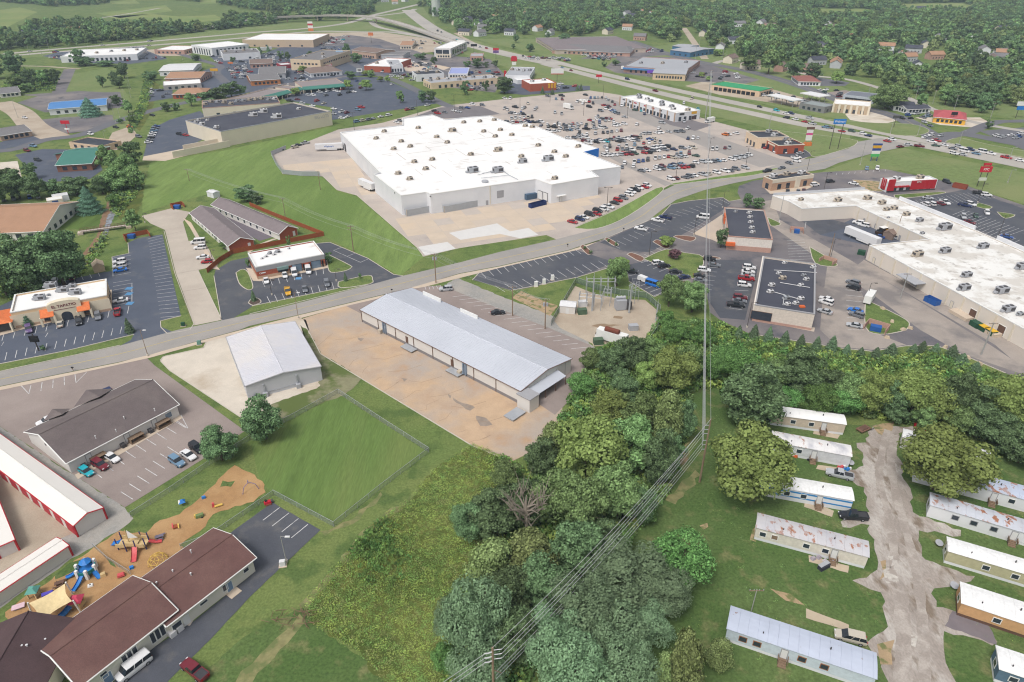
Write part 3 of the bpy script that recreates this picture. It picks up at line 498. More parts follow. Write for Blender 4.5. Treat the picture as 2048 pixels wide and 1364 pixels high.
def feat(root, P0, P1, u, wd, z0, z1, name, m, dep=0.06, frame=None, abs_u=True):
    """a box on the wall P0-P1, u metres (or fraction) along it"""
    d = (P1-P0); L = math.hypot(d.x, d.y); d = Vector((d.x, d.y, 0))/L; nrm = Vector((d.y, -d.x, 0)); uu = u if abs_u else u*L
    c = Vector((P0.x, P0.y, 0))+d*uu+nrm*(dep/2+0.004)
    o = MB().box((c.x, c.y, (z0+z1)/2),(wd, dep, z1-z0), math.atan2(d.y, d.x)).build(name, m, root)
    if frame:
        c2 = Vector((P0.x, P0.y, 0))+d*uu+nrm*(dep/2)
        b = MB()
        for dx, zz, sx, sz in ((0, z1+0.06, wd+0.24,0.12),(0, z0-0.06, wd+0.24,0.12),(-wd/2-0.06,(z0+z1)/2,0.12, z1-z0),(wd/2+0.06,(z0+z1)/2,0.12, z1-z0)):
            q = c2+d*dx; b.box((q.x, q.y, zz),(sx, dep+0.05, sz), math.atan2(d.y, d.x))
        b.build('frame', frame, o)
    return o
UNITMESH = {}
def unit_mesh(kind):
    if kind in UNITMESH: return UNITMESH[kind]
    body = {'b': UNITB, 'g': UNITG, 'w': UNITW, 'm': STEEL}[kind[0]]; b = MB(); sx, sy, sz = (2.4,1.8,1.3) if 'L' not in kind else (3.8,2.2,1.9)
    b.box((0,0,0.1),(sx*0.9, sy*0.9,0.2),0,2); b.box((0,0,0.2+sz/2),(sx, sy, sz)); b.box((sx*0.2,-sy/2-0.02,0.2+sz*0.5),(sx*0.5,0.06, sz*0.6),0,1); b.box((-sx/2-0.02,0,0.2+sz*0.5),(0.06, sy*0.7, sz*0.6),0,1)
    for fx in ((-0.25,0.25) if 'L' in kind else (0.12,)): b.tube([(fx*sx, 0,0.2+sz),(fx*sx, 0,0.32+sz)], sy*0.3,10,1)
    b.box((-sx*0.62,0.1,0.5),(sx*0.3, sy*0.5,0.6),0,0)
    o = b.build('rooftop_unit', [body, FAN, WOOD]); UNITMESH[kind] = o.data; bpy.data.objects.remove(o); return UNITMESH[kind]
def unit(root, x, y, z, kind='b', rz=0.4, s=1.0):
    o = bpy.data.objects.new('rooftop_unit', unit_mesh(kind)); COL.objects.link(o); o.parent = root; g = G(x, y, z+0.4)
    o.location = Vector((g.x, g.y, z))-ORG[root.name]; o.rotation_euler = (0,0, rz); o.scale = (s, s, s); return o
def small(root, x, y, z, hh=0.5, r=0.15, m=None):
    g = G(x, y, z); return MB().tube([(g.x, g.y, z),(g.x, g.y, z+hh)], r, 8).tube([(g.x, g.y, z+hh),(g.x, g.y, z+hh+0.12)], r*1.6,8).build('roof_vent', m or UNITW, root)
def flat(name, label, P, h, wallm, roofm, cat='building', parapet=0.6, cop=None, units=(), uz=None, band=None, vents=0):
    P = ccw([Vector((p.x, p.y, 0)) for p in P]); root = thing(name, label, cat, cen(P)); I = inset(P, 0.35); n = len(P); b = MB()
    b.prism(P, 0, h, top=False)
    for i in range(n):
        p, q, pi, qi = P[i], P[(i+1) % n], I[i], I[(i+1) % n]
        b.poly([(q.x, q.y, h),(qi.x, qi.y, h),(pi.x, pi.y, h),(p.x, p.y, h)][::-1]); b.poly([(pi.x, pi.y, h),(qi.x, qi.y, h),(qi.x, qi.y, h-parapet),(pi.x, pi.y, h-parapet)][::-1])
    b.build('wall', wallm, root)
    MB().poly([(p.x, p.y, h-parapet+0.01) for p in I]).build('roof', roofm, root)
    if cop:
        O = inset(P, -0.07); I2 = inset(P, 0.45); b = MB()
        for i in range(n):
            p, q, pi, qi = O[i], O[(i+1) % n], I2[i], I2[(i+1) % n]
            b.poly([(p.x, p.y, h+0.05),(q.x, q.y, h+0.05),(qi.x, qi.y, h+0.05),(pi.x, pi.y, h+0.05)]); b.poly([(p.x, p.y, h-0.25),(q.x, q.y, h-0.25),(q.x, q.y, h+0.05),(p.x, p.y, h+0.05)])
        b.build('coping', cop, root)
    if band:
        z0, z1, bm = band; b = MB(); b.prism(inset(P, -0.05), z0, z1, top=False); b.build('wall_band', bm, root)
    for u in units: unit(root, u[0], u[1], h-parapet, *(u[2:]))
    for k in range(vents):
        t = random.random(); s_ = random.random(); q = lerp(lerp(I[0], I[1], t), lerp(I[3 % n], I[2], t),0.1+0.8*s_) if n == 4 else I[0]
        MB().tube([(q.x, q.y, h-parapet),(q.x, q.y, h-parapet+0.6)],0.18,7).build('roof_vent', UNITW, root)
    root['h'] = h; del root['h']
    return root, P
def windows(root, P0, P1, n, wd, z0, z1, u0=0.08, u1=0.92, m=None, frame=None, name='window', dep=0.06):
    for i in range(n): feat(root, P0, P1, u0+(u1-u0)*(i+0.5)/n, wd, z0, z1, name, m or GLASS, dep, frame, abs_u=False)
def gable(name, label, R, h, rise, wallm, roofm, cat='building', over=0.5, axis='AB', seams=None, hip=0.0, z0=0.0, fascia=None, thick=0.16):
    a, b_, c, d = [Vector((p.x, p.y, 0)) for p in R]
    if axis != 'AB': a, b_, c, d = b_, c, d, a
    root = thing(name, label, cat, cen([a, b_, c, d])); L = (b_-a).normalized(); W = (d-a).normalized(); Ln = (b_-a).length; Wn = (d-a).length
    w = MB(); w.prism([a, b_, c, d], z0, h, top=False)
    hp = hip
    if hp == 0:
        m0, m1 = (a+d)/2,(b_+c)/2; hz = h+rise-0.05
        w.poly([(d.x, d.y, h),(a.x, a.y, h),(m0.x, m0.y, hz)]); w.poly([(b_.x, b_.y, h),(c.x, c.y, h),(m1.x, m1.y, hz)])
    w.build('wall', wallm, root)
    sl = rise/(Wn/2); eo = h-over*sl
    A, B, C, D = a-L*over-W*over, b_+L*over-W*over, c+L*over+W*over, d-L*over+W*over
    r0 = (A+D)/2+L*hp; r1 = (B+C)/2-L*hp; t = thick; rf = MB(); V = lambda p, z: (p.x, p.y, z); zr = h+rise
    rf.poly([V(A, eo+t), V(B, eo+t), V(r1, zr+t), V(r0, zr+t)]); rf.poly([V(C, eo+t), V(D, eo+t), V(r0, zr+t), V(r1, zr+t)])
    if hp: rf.poly([V(B, eo+t), V(C, eo+t), V(r1, zr+t)]); rf.poly([V(D, eo+t), V(A, eo+t), V(r0, zr+t)])
    else: rf.poly([V(B, eo), V(B, eo+t), V(r1, zr+t), V(r1, zr)]); rf.poly([V(r1, zr), V(r1, zr+t), V(C, eo+t), V(C, eo)]); rf.poly([V(A, eo+t), V(A, eo), V(r0, zr), V(r0, zr+t)]); rf.poly([V(r0, zr+t), V(r0, zr), V(D, eo), V(D, eo+t)])
    rf.poly([V(A, eo), V(B, eo), V(B, eo+t), V(A, eo+t)]); rf.poly([V(C, eo), V(D, eo), V(D, eo+t), V(C, eo+t)])
    rf.poly([V(B, eo), V(A, eo), V(r0, zr), V(r1, zr)]); rf.poly([V(D, eo), V(C, eo), V(r1, zr), V(r0, zr)])
    ro = rf.build('roof', roofm, root)
    rc = MB(); rc.tube([V(r0, zr+t-0.02), V(r1, zr+t-0.02)],0.16,6); rc.build('ridge_cap', roofm, ro)
    if fascia:
        f = MB()
        for p, q, zp, zq in ((A, B, eo, eo),(C, D, eo, eo),(B, r1, eo, zr),(r1, C, zr, eo),(A, r0, eo, zr),(r0, D, zr, eo)):
            if hp and (p is r0 or p is r1 or q is r0 or q is r1): continue
            f.tube([V(p, zp+t/2), V(q, zq+t/2)],0.14,4)
        f.build('fascia', fascia, ro)
    if seams:
        s = MB(); k = int(Ln/seams)
        for i in range(k+1):
            o_ = L*(i*Ln/k+over)
            for p, q in ((A+o_, r0+o_),(D+o_, r0+o_)):
                s.tube([V(p, eo+t+0.01), V(q, zr+t+0.01)],0.05,4, cap=False)
        tag(s.build('roof_seams', roofm, ro), kind='stuff')
    return root, (a, b_, c, d)
# ================================================================ the superstore
P = Gs([(680,264),(805,250),(805,236),(864,229),(890,239),(935,234),(980,231),(1025,248),(1057,246),(1096,262),(1133,278),(1147,279),(1197,297),(1168,304),(1242,333),(1181,341),(1198,353),(1103,369),(1071,358),(861,388),(853,384),(802,391),(747,348),(760,345)],9.0)
us = [(769,263),(753,277),(837,256),(908,261),(874,274),(803,283),(788,298),(821,293),(895,285),(829,324),(942,309),(865,319),(928,245),(960,243),(968,263),(991,273),(1001,260),(1024,270),(1043,313),(1077,291),(1109,304),(1132,313),(1051,252),(989,240),(852,338),(797,347),(820,358),(1110,357),(1065,254),(1157,293)]
store, SP_ = flat('superstore', 'huge white superstore with a flat white roof in the tan concrete lot', P, 9.0, WHITEWALL, WHITEROOF, parapet=0.5, cop=WHITET, units=[(x, y, 'b', 0.45,1.0) for x, y in us]+[(997,301,'bL', 0.45),(905,262,'bL', 0.4),(1046,324,'gL', 0.45)])
for (x, y, k) in ((946,343,'mL'),(1097,320,'mL'),(996,343,'gL')): unit(store, x, y, 8.5, k, 0.45,1.25)
b = MB()
for p, q in (((955,350),(1000,337)),((1000,337),(1018,350)),((962,356),(1018,350)),((1018,350),(1036,359)),((965,346),(1006,341))): b.tube([G(*p, 9.0), G(*q, 9.0)],0.12,5)
b.build('roof_pipe', STEEL, store)
g = G(970,364,8.6); MB().tube([g, g+Vector((0,0,0.7))],1.6,12).tube([g+Vector((0,0,0.7)), g+Vector((0,0,1.1))],1.5,12, r1=0.3).build('roof_hood', UNITG, store)
sb = MB()
for i in range(46):
    x = random.uniform(760,1150); y = random.uniform(262,352); g = G(x, y, 8.53); L = random.uniform(4,16); sb.box((g.x, g.y, 8.53),(L, random.uniform(0.2,0.55),0.01),0.46+random.choice((0,1.57)))
tag(sb.build('roof_stain', mat('roof_dirt', (208,200,194)), store), kind='stuff')
def W(i): return SP_[i], SP_[(i+1) % len(SP_)]
def near_wall(P, x, y):
    best = None
    for i in range(len(P)):
        m_ = (P[i]+P[(i+1) % len(P)])/2; q = PX((m_.x, m_.y, 4)); d = (q[0]-x)**2+(q[1]-y)**2
        if best is None or d < best[0]: best = (d, i)
    i = best[1]; return P[i], P[(i+1) % len(P)]
p0, p1 = near_wall(SP_, 1183,313); feat(store, p0, p1,0.5,(p1-p0).length*0.98,2.5,9.2,'blue_entrance_panel', BLUET, 0.5, abs_u=False)
p0, p1 = near_wall(SP_, 1090,380)
for u in (0.32,0.66): feat(store, p0, p1, u, 2.9,0.3,4.2,'dock_door', DOORW, 0.2, BLACKT, abs_u=False)
p0, p1 = near_wall(SP_, 1150,372); feat(store, p0, p1,0.2,1.2,0.1,2.4,'door', DOORW, 0.08, GREYTRIM, abs_u=False); feat(store, p0, p1,0.2,4.5,3.0,3.3,'door_canopy', WHITET, 1.2, abs_u=False)
p0, p1 = near_wall(SP_, 965,395)
feat(store, p0, p1,0.65,3.4,2.6,6.0,'wall_vent', GREYTRIM, 0.08, abs_u=False); feat(store, p0, p1,0.52,1.2,0.1,2.3,'door', GREYTRIM, 0.06, abs_u=False); feat(store, p0, p1,0.55,0.35,0.2,9.0,'downpipe', CREAM, 0.2, abs_u=False)
p0, p1 = near_wall(SP_, 715,315)
feat(store, p0, p1,0.12,3.2,0.4,4.6,'dock_door', FAN, 0.3, abs_u=False); feat(store, p0, p1,0.93,3.2,0.4,4.6,'dock_door', DOORW, 0.2, abs_u=False)
for (x, y) in ((861,392),(965,372),(1010,366),(1130,366),(1210,338),(790,385),(886,386)):
    g = G(x, y, 8.0); MB().box((g.x, g.y-0.5,8.0),(0.5,0.5,0.4),0.4).build('wall_lamp', FAN, store)
# walled chiller yards in front of the superstore
def yard_box(label, A, B, C, h, m, fans):
    R = rect(A, B, C, h); root = thing('chiller_enclosure', label, 'enclosure', cen(R))
    for i in range(4):
        p, q = R[i], R[(i+1) % 4]; d = q-p
        MB().box(((p.x+q.x)/2,(p.y+q.y)/2, h/2),(d.length, 0.15, h), math.atan2(d.y, d.x)).build('fence_panel', m, root)
    for p in R: MB().box((p.x, p.y, h/2+0.1),(0.3,0.3, h+0.2)).build('post', UNITB, root)
    ang = math.atan2((R[1]-R[0]).y, (R[1]-R[0]).x)
    for i in range(fans):
        c = lerp((R[0]+R[3])/2,(R[1]+R[2])/2,(i+0.5)/fans); b = MB(); b.box((c.x, c.y, 2.2),(3.0,3.2,4.2), ang)
        for s_ in (-0.8,0.8): q = c+Vector((-math.sin(ang), math.cos(ang),0))*s_; b.tube([(q.x, q.y, 4.3),(q.x, q.y, 4.8)],0.7,10,1)
        b.build('chiller', [UNITG, FAN], root)
    return root
yard_box('longer grey panelled chiller yard with fans against the superstore wall', (888,413),(968,398),(962,389),3.0, STEEL, 9)
yard_box('open grey panelled yard at the corner of the superstore', (813,420),(864,411),(852,404),3.0, STEEL, 0)
# ================================================================ long and small metal buildings
lm, R = gable('metal_warehouse', 'long silver roofed metal building with brown trim beside the clay stained lot', rect((721,620),(1041,782),(1142,718),4.2),4.2,1.5, OFFMETAL, METALROOF, over=0.25, seams=0.9, fascia=BROWNT)
a, b_, c, d = R
feat(lm, a, b_, 0.5,(b_-a).length*0.995,0.0,0.95,'wainscot', DARKBASE, 0.06, abs_u=False)
for i in range(9): feat(lm, a, b_, 0.005+0.99*i/8,0.16,0.0,4.15,'downpipe', BROWNT, 0.16, abs_u=False)
for u in (0.33,0.62): feat(lm, a, b_, u, 1.1,1.0,3.1,'door', BROWNT, 0.08, abs_u=False)
for u in (0.17,0.69):
    for k in (0,0.9): feat(lm, a, b_, u*(b_-a).length+k, 0.5,0.6,4.0,'duct', mat('duct_blue', (150,168,190),0.4, metal=0.4),0.5)
    feat(lm, a, b_, u*(b_-a).length-1.2,1.2,0.0,1.3,'condenser', UNITB, 1.2)
for u in (0.36,0.65): feat(lm, a, b_, u, 5.0,0.5,0.62,'ramp', STEEL, 2.4, abs_u=False)
for i in range(5): feat(lm, b_, c, 0.12+0.19*i, 0.1,0.1,4.1,'wall_rib', GREYTRIM, 0.06, abs_u=False)
feat(lm, b_, c, 0.45,1.2,0.2,2.4,'door', FAN, 0.06, abs_u=False)
q0, q1 = lerp(b_, c, 0.12), lerp(b_, c, 0.72); nrm = (c-b_).normalized(); nrm = Vector((nrm.y, -nrm.x, 0))
bb = MB(); bb.poly([(q0.x, q0.y, 3.5),(q0.x+nrm.x*3, q0.y+nrm.y*3,2.8),(q1.x+nrm.x*3, q1.y+nrm.y*3,2.8),(q1.x, q1.y, 3.5)]); bb.poly([(q0.x, q0.y, 3.4),(q0.x+nrm.x*3, q0.y+nrm.y*3,2.7),(q1.x+nrm.x*3, q1.y+nrm.y*3,2.7),(q1.x, q1.y, 3.4)][::-1]); po = bb.build('porch_roof', METALROOF, lm)
for t in (0.0,0.33,0.66,1.0): q = lerp(q0, q1, t)+nrm*2.9; MB().tube([(q.x, q.y, 0),(q.x, q.y, 2.8)],0.12,6).build('porch_post', BROWNT, lm)
q = lerp(b_, c, 0.02)+nrm*2.2; ang = math.atan2((c-b_).y, (c-b_).x)
bb = MB(); bb.box((q.x, q.y, 2.0),(3.6,4.2,4.0), ang); bb.build('entry_block', OFFMETAL, lm); bb = MB(); bb.box((q.x, q.y, 4.1),(4.0,4.6,0.25), ang); bb.build('entry_roof', GREYTRIM, lm)
q = q-(c-b_).normalized()*5; bb = MB(); bb.box((q.x, q.y, 0.6),(5.0,3.2,0.12), ang); bb.box((q.x, q.y, 0.3),(4.6,2.8,0.5), ang); bb.build('loading_platform', STEEL, lm)
for (x, y, L) in ((864,596,8.5),(938,630,7.5)):
    q = G(x, y, 4.6); MB().box((q.x, q.y, 5.0),(L, 0.25,1.5), math.atan2((c-d).y, (c-d).x)).build('roof_sign', WHITET, lm)
sm, R = gable('metal_shed', 'smaller grey metal building with a pale ridged roof on the pale concrete yard', rect((491,772),(641,733),(594,643),4.4),4.4,1.1, GREYMETAL, METALROOF2, over=0.2, axis='BC', seams=0.9, fascia=GREYTRIM)
a, b_, c, d = R
F0, F1 = d, a       # the gable end facing the lawn
for u, z in ((0.22,3.6),(0.66,3.8)):
    feat(sm, F0, F1, u, 0.35,0.6, z, 'flue', STEEL, 0.35, abs_u=False); feat(sm, F0, F1, u, 1.2,0.0,1.3,'condenser', UNITG, 1.1, abs_u=False)
feat(sm, F0, F1,0.45,10,1.0,1.12,'pipe', STEEL, 0.12, abs_u=False); feat(sm, F0, F1,0.1,1.2,0,0.9,'bin', mat('bin_grey', (96,100,110)),0.9, abs_u=False); feat(sm, F0, F1,0.13,0.8,0,0.7,'yellow_bin', mat('bin_yellow', (214,170,60)),0.8, abs_u=False)
# ================================================================ clinic, restaurant, care home
cl_, R = flat('clinic', 'brick clinic with white flat roof, grey band and parking bays in front', rect((511,534),(648,508),(626,482),4.9),4.9, BRICK, WHITEROOF, parapet=0.4, cop=WHITET, units=[(532,512,'w', 0.3,0.5),(540,506,'g', 0.3,0.6),(556,503,'g', 0.3,0.7),(548,508,'w', 0.3,0.5),(524,516,'w', 0.3,0.4),(578,496,'w', 0.3,0.4)], band=(3.0,4.7, GREYTRIM))
feat(cl_, R[0], R[1],0.5,(R[1]-R[0]).length*0.99,0,1.2,'tan_brick_base', TANBRICK, 0.04, abs_u=False); feat(cl_, R[3], R[0],0.5,(R[3]-R[0]).length*0.99,0,1.2,'tan_brick_base', TANBRICK, 0.04, abs_u=False)
for u in (0.575,0.86):
    feat(cl_, R[0], R[1], u, 3.4,0.1,2.9,'entrance_door', GLASSB, 0.1, BLACKT, abs_u=False)
    for s_ in (-2.4,2.4): feat(cl_, R[0], R[1], u*(R[1]-R[0]).length+s_, 0.5,0.1,2.6,'dark_panel', BLACKT, 0.3)
feat(cl_, R[0], R[1],0.37,3.2,1.3,2.3,'window', GLASS, 0.08, BLACKT, abs_u=False); feat(cl_, R[0], R[1],0.37,4.0,2.3,3.3,'awning', mat('awning_green', (130,156,152)),0.9, abs_u=False)
lettering('O', 0.9, lerp(R[0], R[1],0.05)+Vector((0,-0.15,2.2)), R[1]-R[0],(0,0,1), WHITET, cl_); feat(cl_, R[0], R[1],0.09,1.6,2.0,2.4,'sign_panel', WHITET, 0.06, abs_u=False)
rs, R = flat('restaurant', 'peach stucco restaurant with white flat roof and orange tiled porches', rect((20,625),(213,590),(203,559),5.6),5.6, STUCCO, WHITEROOF, parapet=0.5, cop=WHITET, units=[(103,573,'gL', 0.2,0.9),(126,581,'gL', 0.2,0.8),(152,586,'gL', 0.2,0.8),(80,597,'gL', 0.2,0.8),(145,572,'m', 0.2,0.8),(97,589,'m', 0.2,0.4)])
L = (R[1]-R[0]).length; ar = math.atan2((R[1]-R[0]).y, (R[1]-R[0]).x); e1 = (R[1]-R[0]).normalized(); nf = Vector((e1.y, -e1.x, 0))
c = lerp(R[0], R[1],0.54)+nf*0.6; arch = [(-4.6,0),(4.6,0),(4.6,5.6)]+[(4.6*math.cos(t),5.6+1.3*math.sin(t)) for t in [math.pi*k/8 for k in range(1,8)]]+[(-4.6,5.6)]
b = MB(); f_ = [c+e1*x+nf*0.6+Vector((0,0, z)) for x, z in arch]; k_ = [c+e1*x-nf*1.4+Vector((0,0, z)) for x, z in arch]
b.poly(f_); b.poly(k_[::-1])
for i in range(len(f_)): j = (i+1) % len(f_); b.poly([f_[j], f_[i], k_[i], k_[j]])
b.build('arched_portal', STUCCO2, rs)
ar2 = [(-1.5,0.1),(1.5,0.1),(1.5,1.9)]+[(1.5*math.cos(t),1.9+1.2*math.sin(t)) for t in [math.pi*k/8 for k in range(1,8)]]+[(-1.5,1.9)]
MB().poly([c+e1*x+nf*0.66+Vector((0,0, z)) for x, z in ar2]).build('arched_door', GLASS, rs)
lettering('EL TAPATIO', 1.25, c+nf*0.64+Vector((0,0,5.2)), e1,(0,0,1), mat('sign_maroon', (120,40,60)), rs); MB().box(tuple(c+nf*0.66+Vector((0,0,4.1))),(6.0,0.05,0.14), ar).build('sign_rule', mat('sign_maroon', (120,40,60)), rs)
for u0, u1 in ((0.28,0.42),(0.66,0.80)):
    p, q = lerp(R[0], R[1], u0), lerp(R[0], R[1], u1); b = MB(); b.poly([p+Vector((0,0,4.6)), p+nf*3+Vector((0,0,3.1)), q+nf*3+Vector((0,0,3.1)), q+Vector((0,0,4.6))]); b.poly([p+nf*3+Vector((0,0,3.1)), p+nf*3+Vector((0,0,2.9)), q+nf*3+Vector((0,0,2.9)), q+nf*3+Vector((0,0,3.1))]); b.poly([p+Vector((0,0,4.4)), p+nf*3+Vector((0,0,2.9)), q+nf*3+Vector((0,0,2.9)), q+Vector((0,0,4.4))][::-1]); b.build('porch_roof', ORANGETILE, rs)
    for q in (p+nf*2.7, q+nf*2.7): MB().box((q.x, q.y, 1.5),(0.6,0.6,3.0), ar).build('porch_column', STUCCO2, rs)
    feat(rs, R[0], R[1],(u0+u1)/2,2.6,0.6,2.6,'window', GLASS, 0.08, BROWNT, abs_u=False)
feat(rs, R[0], R[1],0.15,9,0.3,4.4,'cream_panel', STUCCO2,0.05, abs_u=False); feat(rs, R[0], R[1],0.9,6,0.3,4.4,'cream_panel', STUCCO2,0.05, abs_u=False)
feat(rs, R[0], R[1],0.5, L, 0,0.9,'stone_base', TANBRICK, 0.08, abs_u=False); windows(rs, R[1], R[2],3,1.6,1.0,3.0, frame=BROWNT)
p = R[0]; b = MB(); w_ = -e1*14; cc = [p+w_+nf*2, p+nf*2, p-nf*9, p+w_-nf*9]; top = (cc[0]+cc[2])/2+Vector((0,0,5.0))
for i in range(4): b.poly([cc[i]+Vector((0,0,3.2)), cc[(i+1) % 4]+Vector((0,0,3.2)), top])
b.poly([q+Vector((0,0,3.15)) for q in cc[::-1]]); b.build('patio_roof', ORANGETILE, rs)
for q in (cc[0], cc[1]-e1*0.6,(cc[0]+cc[1])/2): MB().box((q.x, q.y, 1.6),(0.5,0.5,3.2)).build('porch_column', STUCCO2, rs)
MB().box(tuple((cc[0]+cc[2])/2+Vector((0,0,1.5))),(13,8,2.9), ar).build('patio_room', FAN, rs)
for nm, A, B, C, lab in (('care_home_wing', (381,426),(457,491),(500,474), 'nearer brick ended care home wing beside the concrete drive'),('care_home_wing', (424,409),(558,467),(596,457), 'farther brick ended care home wing along the cedar fence')):
    r, R = gable(nm, lab, rect(A, B, C, 3.0),3.0,2.1, SIDING, HOMEROOF, over=0.5, fascia=WHITET)
    feat(r, R[1], R[2],0.5,(R[2]-R[1]).length*0.98,0,3.0,'brick_end', BRICK, 0.05, abs_u=False)
    m1 = (R[1]+R[2])/2; n1 = (R[2]-R[1]).normalized(); n1 = Vector((n1.y, -n1.x, 0))*0.05
    MB().poly([Vector((R[1].x, R[1].y, 3.0))+n1, Vector((R[2].x, R[2].y, 3.0))+n1, Vector((m1.x, m1.y, 5.0))+n1]).build('brick_gable', BRICK, r)
    windows(r, R[0], R[1],9,1.3,0.9,2.3, frame=WHITET); feat(r, R[1], R[2],0.8,1.1,0.1,2.2,'door', DOORW, 0.1, abs_u=False)
    for t in (0.15,0.35,0.5,0.7,0.85): q = lerp((R[0]+R[3])/2,(R[1]+R[2])/2, t)-n1*30+Vector((0,0,4.5)); MB().tube([q, q+Vector((0,0,0.9))],0.12,6).build('roof_vent', UNITW, r)
# ================================================================ shingled office block, church, storage
of, R = gable('office_block', 'long taupe shingled low building with wooden porches in the brown lot', rect((134,923),(353,809),(281,756),3.4),3.4,3.5, SIDING, TAUPE, over=0.5, fascia=WHITET)
a, b_, c, d = R; L = (b_-a).length
for u in (0.16,0.5,0.76):
    feat(of, a, b_, u, 1.1,0.5,2.6,'door', DOORW, 0.08, GREYTRIM, abs_u=False); st = feat(of, a, b_, u*L+1.6,3.4,0.0,0.5,'porch_deck', WOOD, 1.6)
    for s_ in range(8): feat(of, a, b_, u*L+s_*0.45,0.08,0.5,1.4,'porch_rail_post', WOOD, 1.6) if s_ in (0,7) else None
    feat(of, a, b_, u*L+1.6,3.4,1.35,1.45,'porch_rail', WOOD, 1.62); feat(of, a, b_, u*L-1.6,1.0,0,1.0,'condenser', FAN, 1.2)
feat(of, a, b_, 0.9,1.6,1.0,2.4,'window', GLASSB, 0.06, WHITET, abs_u=False); feat(of, d, a, 0.5,0.6,3.6,4.1,'gable_vent', FAN, 0.06, abs_u=False)
for (x, y) in ((192,877),(233,864),(249,838),(310,822)): small(of, x, y, 4.6,0.7,0.1)
for u in (0.28,0.62):
    q = lerp(d, c, u); o_ = (c-d).normalized(); nn = Vector((-o_.y, o_.x, 0)); b = MB(); z0, z1 = 3.2,5.0; e = 3.2 if u < 0.5 else 5.0
    m_ = q+nn*e*0.9; k_ = q-nn*2.5
    b.poly([V_ for V_ in (q-o_*e+nn*1.4+Vector((0,0, z0)), q+nn*e*0.9+Vector((0,0, z1-0.6)), k_+Vector((0,0, z1)))]); b.poly([k_+Vector((0,0, z1)), q+nn*e*0.9+Vector((0,0, z1-0.6)), q+o_*e+nn*1.4+Vector((0,0, z0))]); b.build('dormer_roof', TAUPE, of)
ch = []
r, R = gable('church_wing', 'maroon shingled wing with a blue grey door along the dark drive', rect((335,1245),(504,1116),(424,1062),3.6),3.6,1.9, SIDING2, MAROON, over=0.6, fascia=WHITET)
L = (R[1]-R[0]).length
feat(r, R[0], R[1],0.68,1.1,0.1,2.3,'door', DOORB, 0.08, WHITET, abs_u=False); feat(r, R[0], R[1],0.63,0.9,1.0,2.4,'window', GLASS, 0.06, WHITET, abs_u=False); feat(r, R[0], R[1],0.17,1.2,0.1,2.3,'door', DOORW, 0.08, abs_u=False); feat(r, R[0], R[1],0.07,1.6,0.9,2.2,'window', GLASS, 0.06, WHITET, abs_u=False); feat(r, R[0], R[1],0.38,1.4,1.8,2.3,'window', GLASS, 0.06, WHITET, abs_u=False); feat(r, R[0], R[1],0.9,1.0,1.6,2.4,'window', GLASS, 0.06, WHITET, abs_u=False)
feat(r, R[0], R[1],0.68,2.2,0,0.15,'step', CONC2,1.8, abs_u=False)
for (x, y) in ((383,1106),(347,1146),(315,1170),(383,1152)): small(r, x, y, 4.9,0.7,0.1)
r, R = gable('church_hall', 'larger maroon shingled hall with tall paired windows beside the sand playground', rect((160,1366),(346,1221),(262,1158),4.4),4.4,2.3, SIDING2, MAROON, over=0.6, fascia=WHITET)
for u in (0.78,0.47):
    for k in range(3): feat(r, R[0], R[1], u*(R[1]-R[0]).length-0.9+k*0.9,0.7,1.0,3.3,'window', GLASS, 0.06, WHITET)
feat(r, R[0], R[1],0.2,1.0,1.8,3.0,'window', GLASS, 0.06, WHITET, abs_u=False); feat(r, R[0], R[1],0.22,1.3,0.1,2.4,'door', DOORB, 0.08, WHITET, abs_u=False)
for u in (0.9,0.985): feat(r, R[0], R[1], u, 1.1,0,1.1,'condenser', UNITW, 1.1, abs_u=False)
for (x, y) in ((93,1283),(290,1168)): small(r, x, y, 5.0,0.6,0.1)
r, R = gable('church_annex', 'dark maroon cross roofed annex at the end of the church hall', rect((-120,1420),(70,1400),(70,1250),4.4),4.4,2.8, SIDING2, mat('dark_maroon_shingles', (88,70,72),0.9,0.1,0.4, fine=(6,0.14)), over=0.5, axis='BC')
for (x, y) in ((46,1296),(56,1295)): small(r, x, y, 6.0,0.6,0.12)
def storage(label, R, h, rise, doors, axis='AB'):
    r, Q = gable('storage_units', label, R, h, rise, OFFMETAL, mat('cream_metal_roof', (240,236,230),0.5,0.02,0.2), over=0.12, axis=axis, fascia=REDT)
    a, b_, c, d = Q
    for (p, q, n) in ((a, b_, doors[0]),(c, d, doors[1]),(b_, c, doors[2])):
        for i in range(n): feat(r, p, q, (i+0.5)/n, min(3.0,(q-p).length/n*0.72),0.05, h*0.82,'roller_door', mat('red_roller_door', (184,44,62),0.5,0.05),0.05, abs_u=False)
    for q in Q: MB().box((q.x, q.y, h/2),(0.3,0.3, h)).build('corner_trim', REDT, r)
    return r
e = G(147,1052,3.0); f = G(207,1017,3.0); dl = (G(0,869,3.0)-G(207,1017,3.0)); dl = dl.normalized()*75; w2 = f-e; w2 = w2-dl*(w2.dot(dl)/dl.dot(dl))
storage('long cream self storage row with red roller doors beside the gravel strip', [e+dl, e, e+w2, e+dl+w2],3.0,1.0,(16,0,0))
e = G(137,1092,2.6); f = G(113,1076,2.6); dl = (G(0,1184,2.6)-e).normalized()*42; w2 = f-e; w2 = w2-dl*(w2.dot(dl)/dl.dot(dl))
storage('cream windowless backed self storage row next to the playground', [e+dl, e, e+w2, e+dl+w2],2.6,0.35,(0,8,0))
e = G(29,1080,2.8); dl = (G(-50,1115,2.8)-e).normalized()*9; w2 = (G(6,1052,2.8)-e); w2 = (w2-dl*(w2.dot(dl)/dl.dot(dl))); w2 = w2.normalized()*40
storage('short cream storage block with one big red door in the gravel yard', [e+dl, e, e+w2, e+dl+w2],2.8,0.5,(1,0,0))
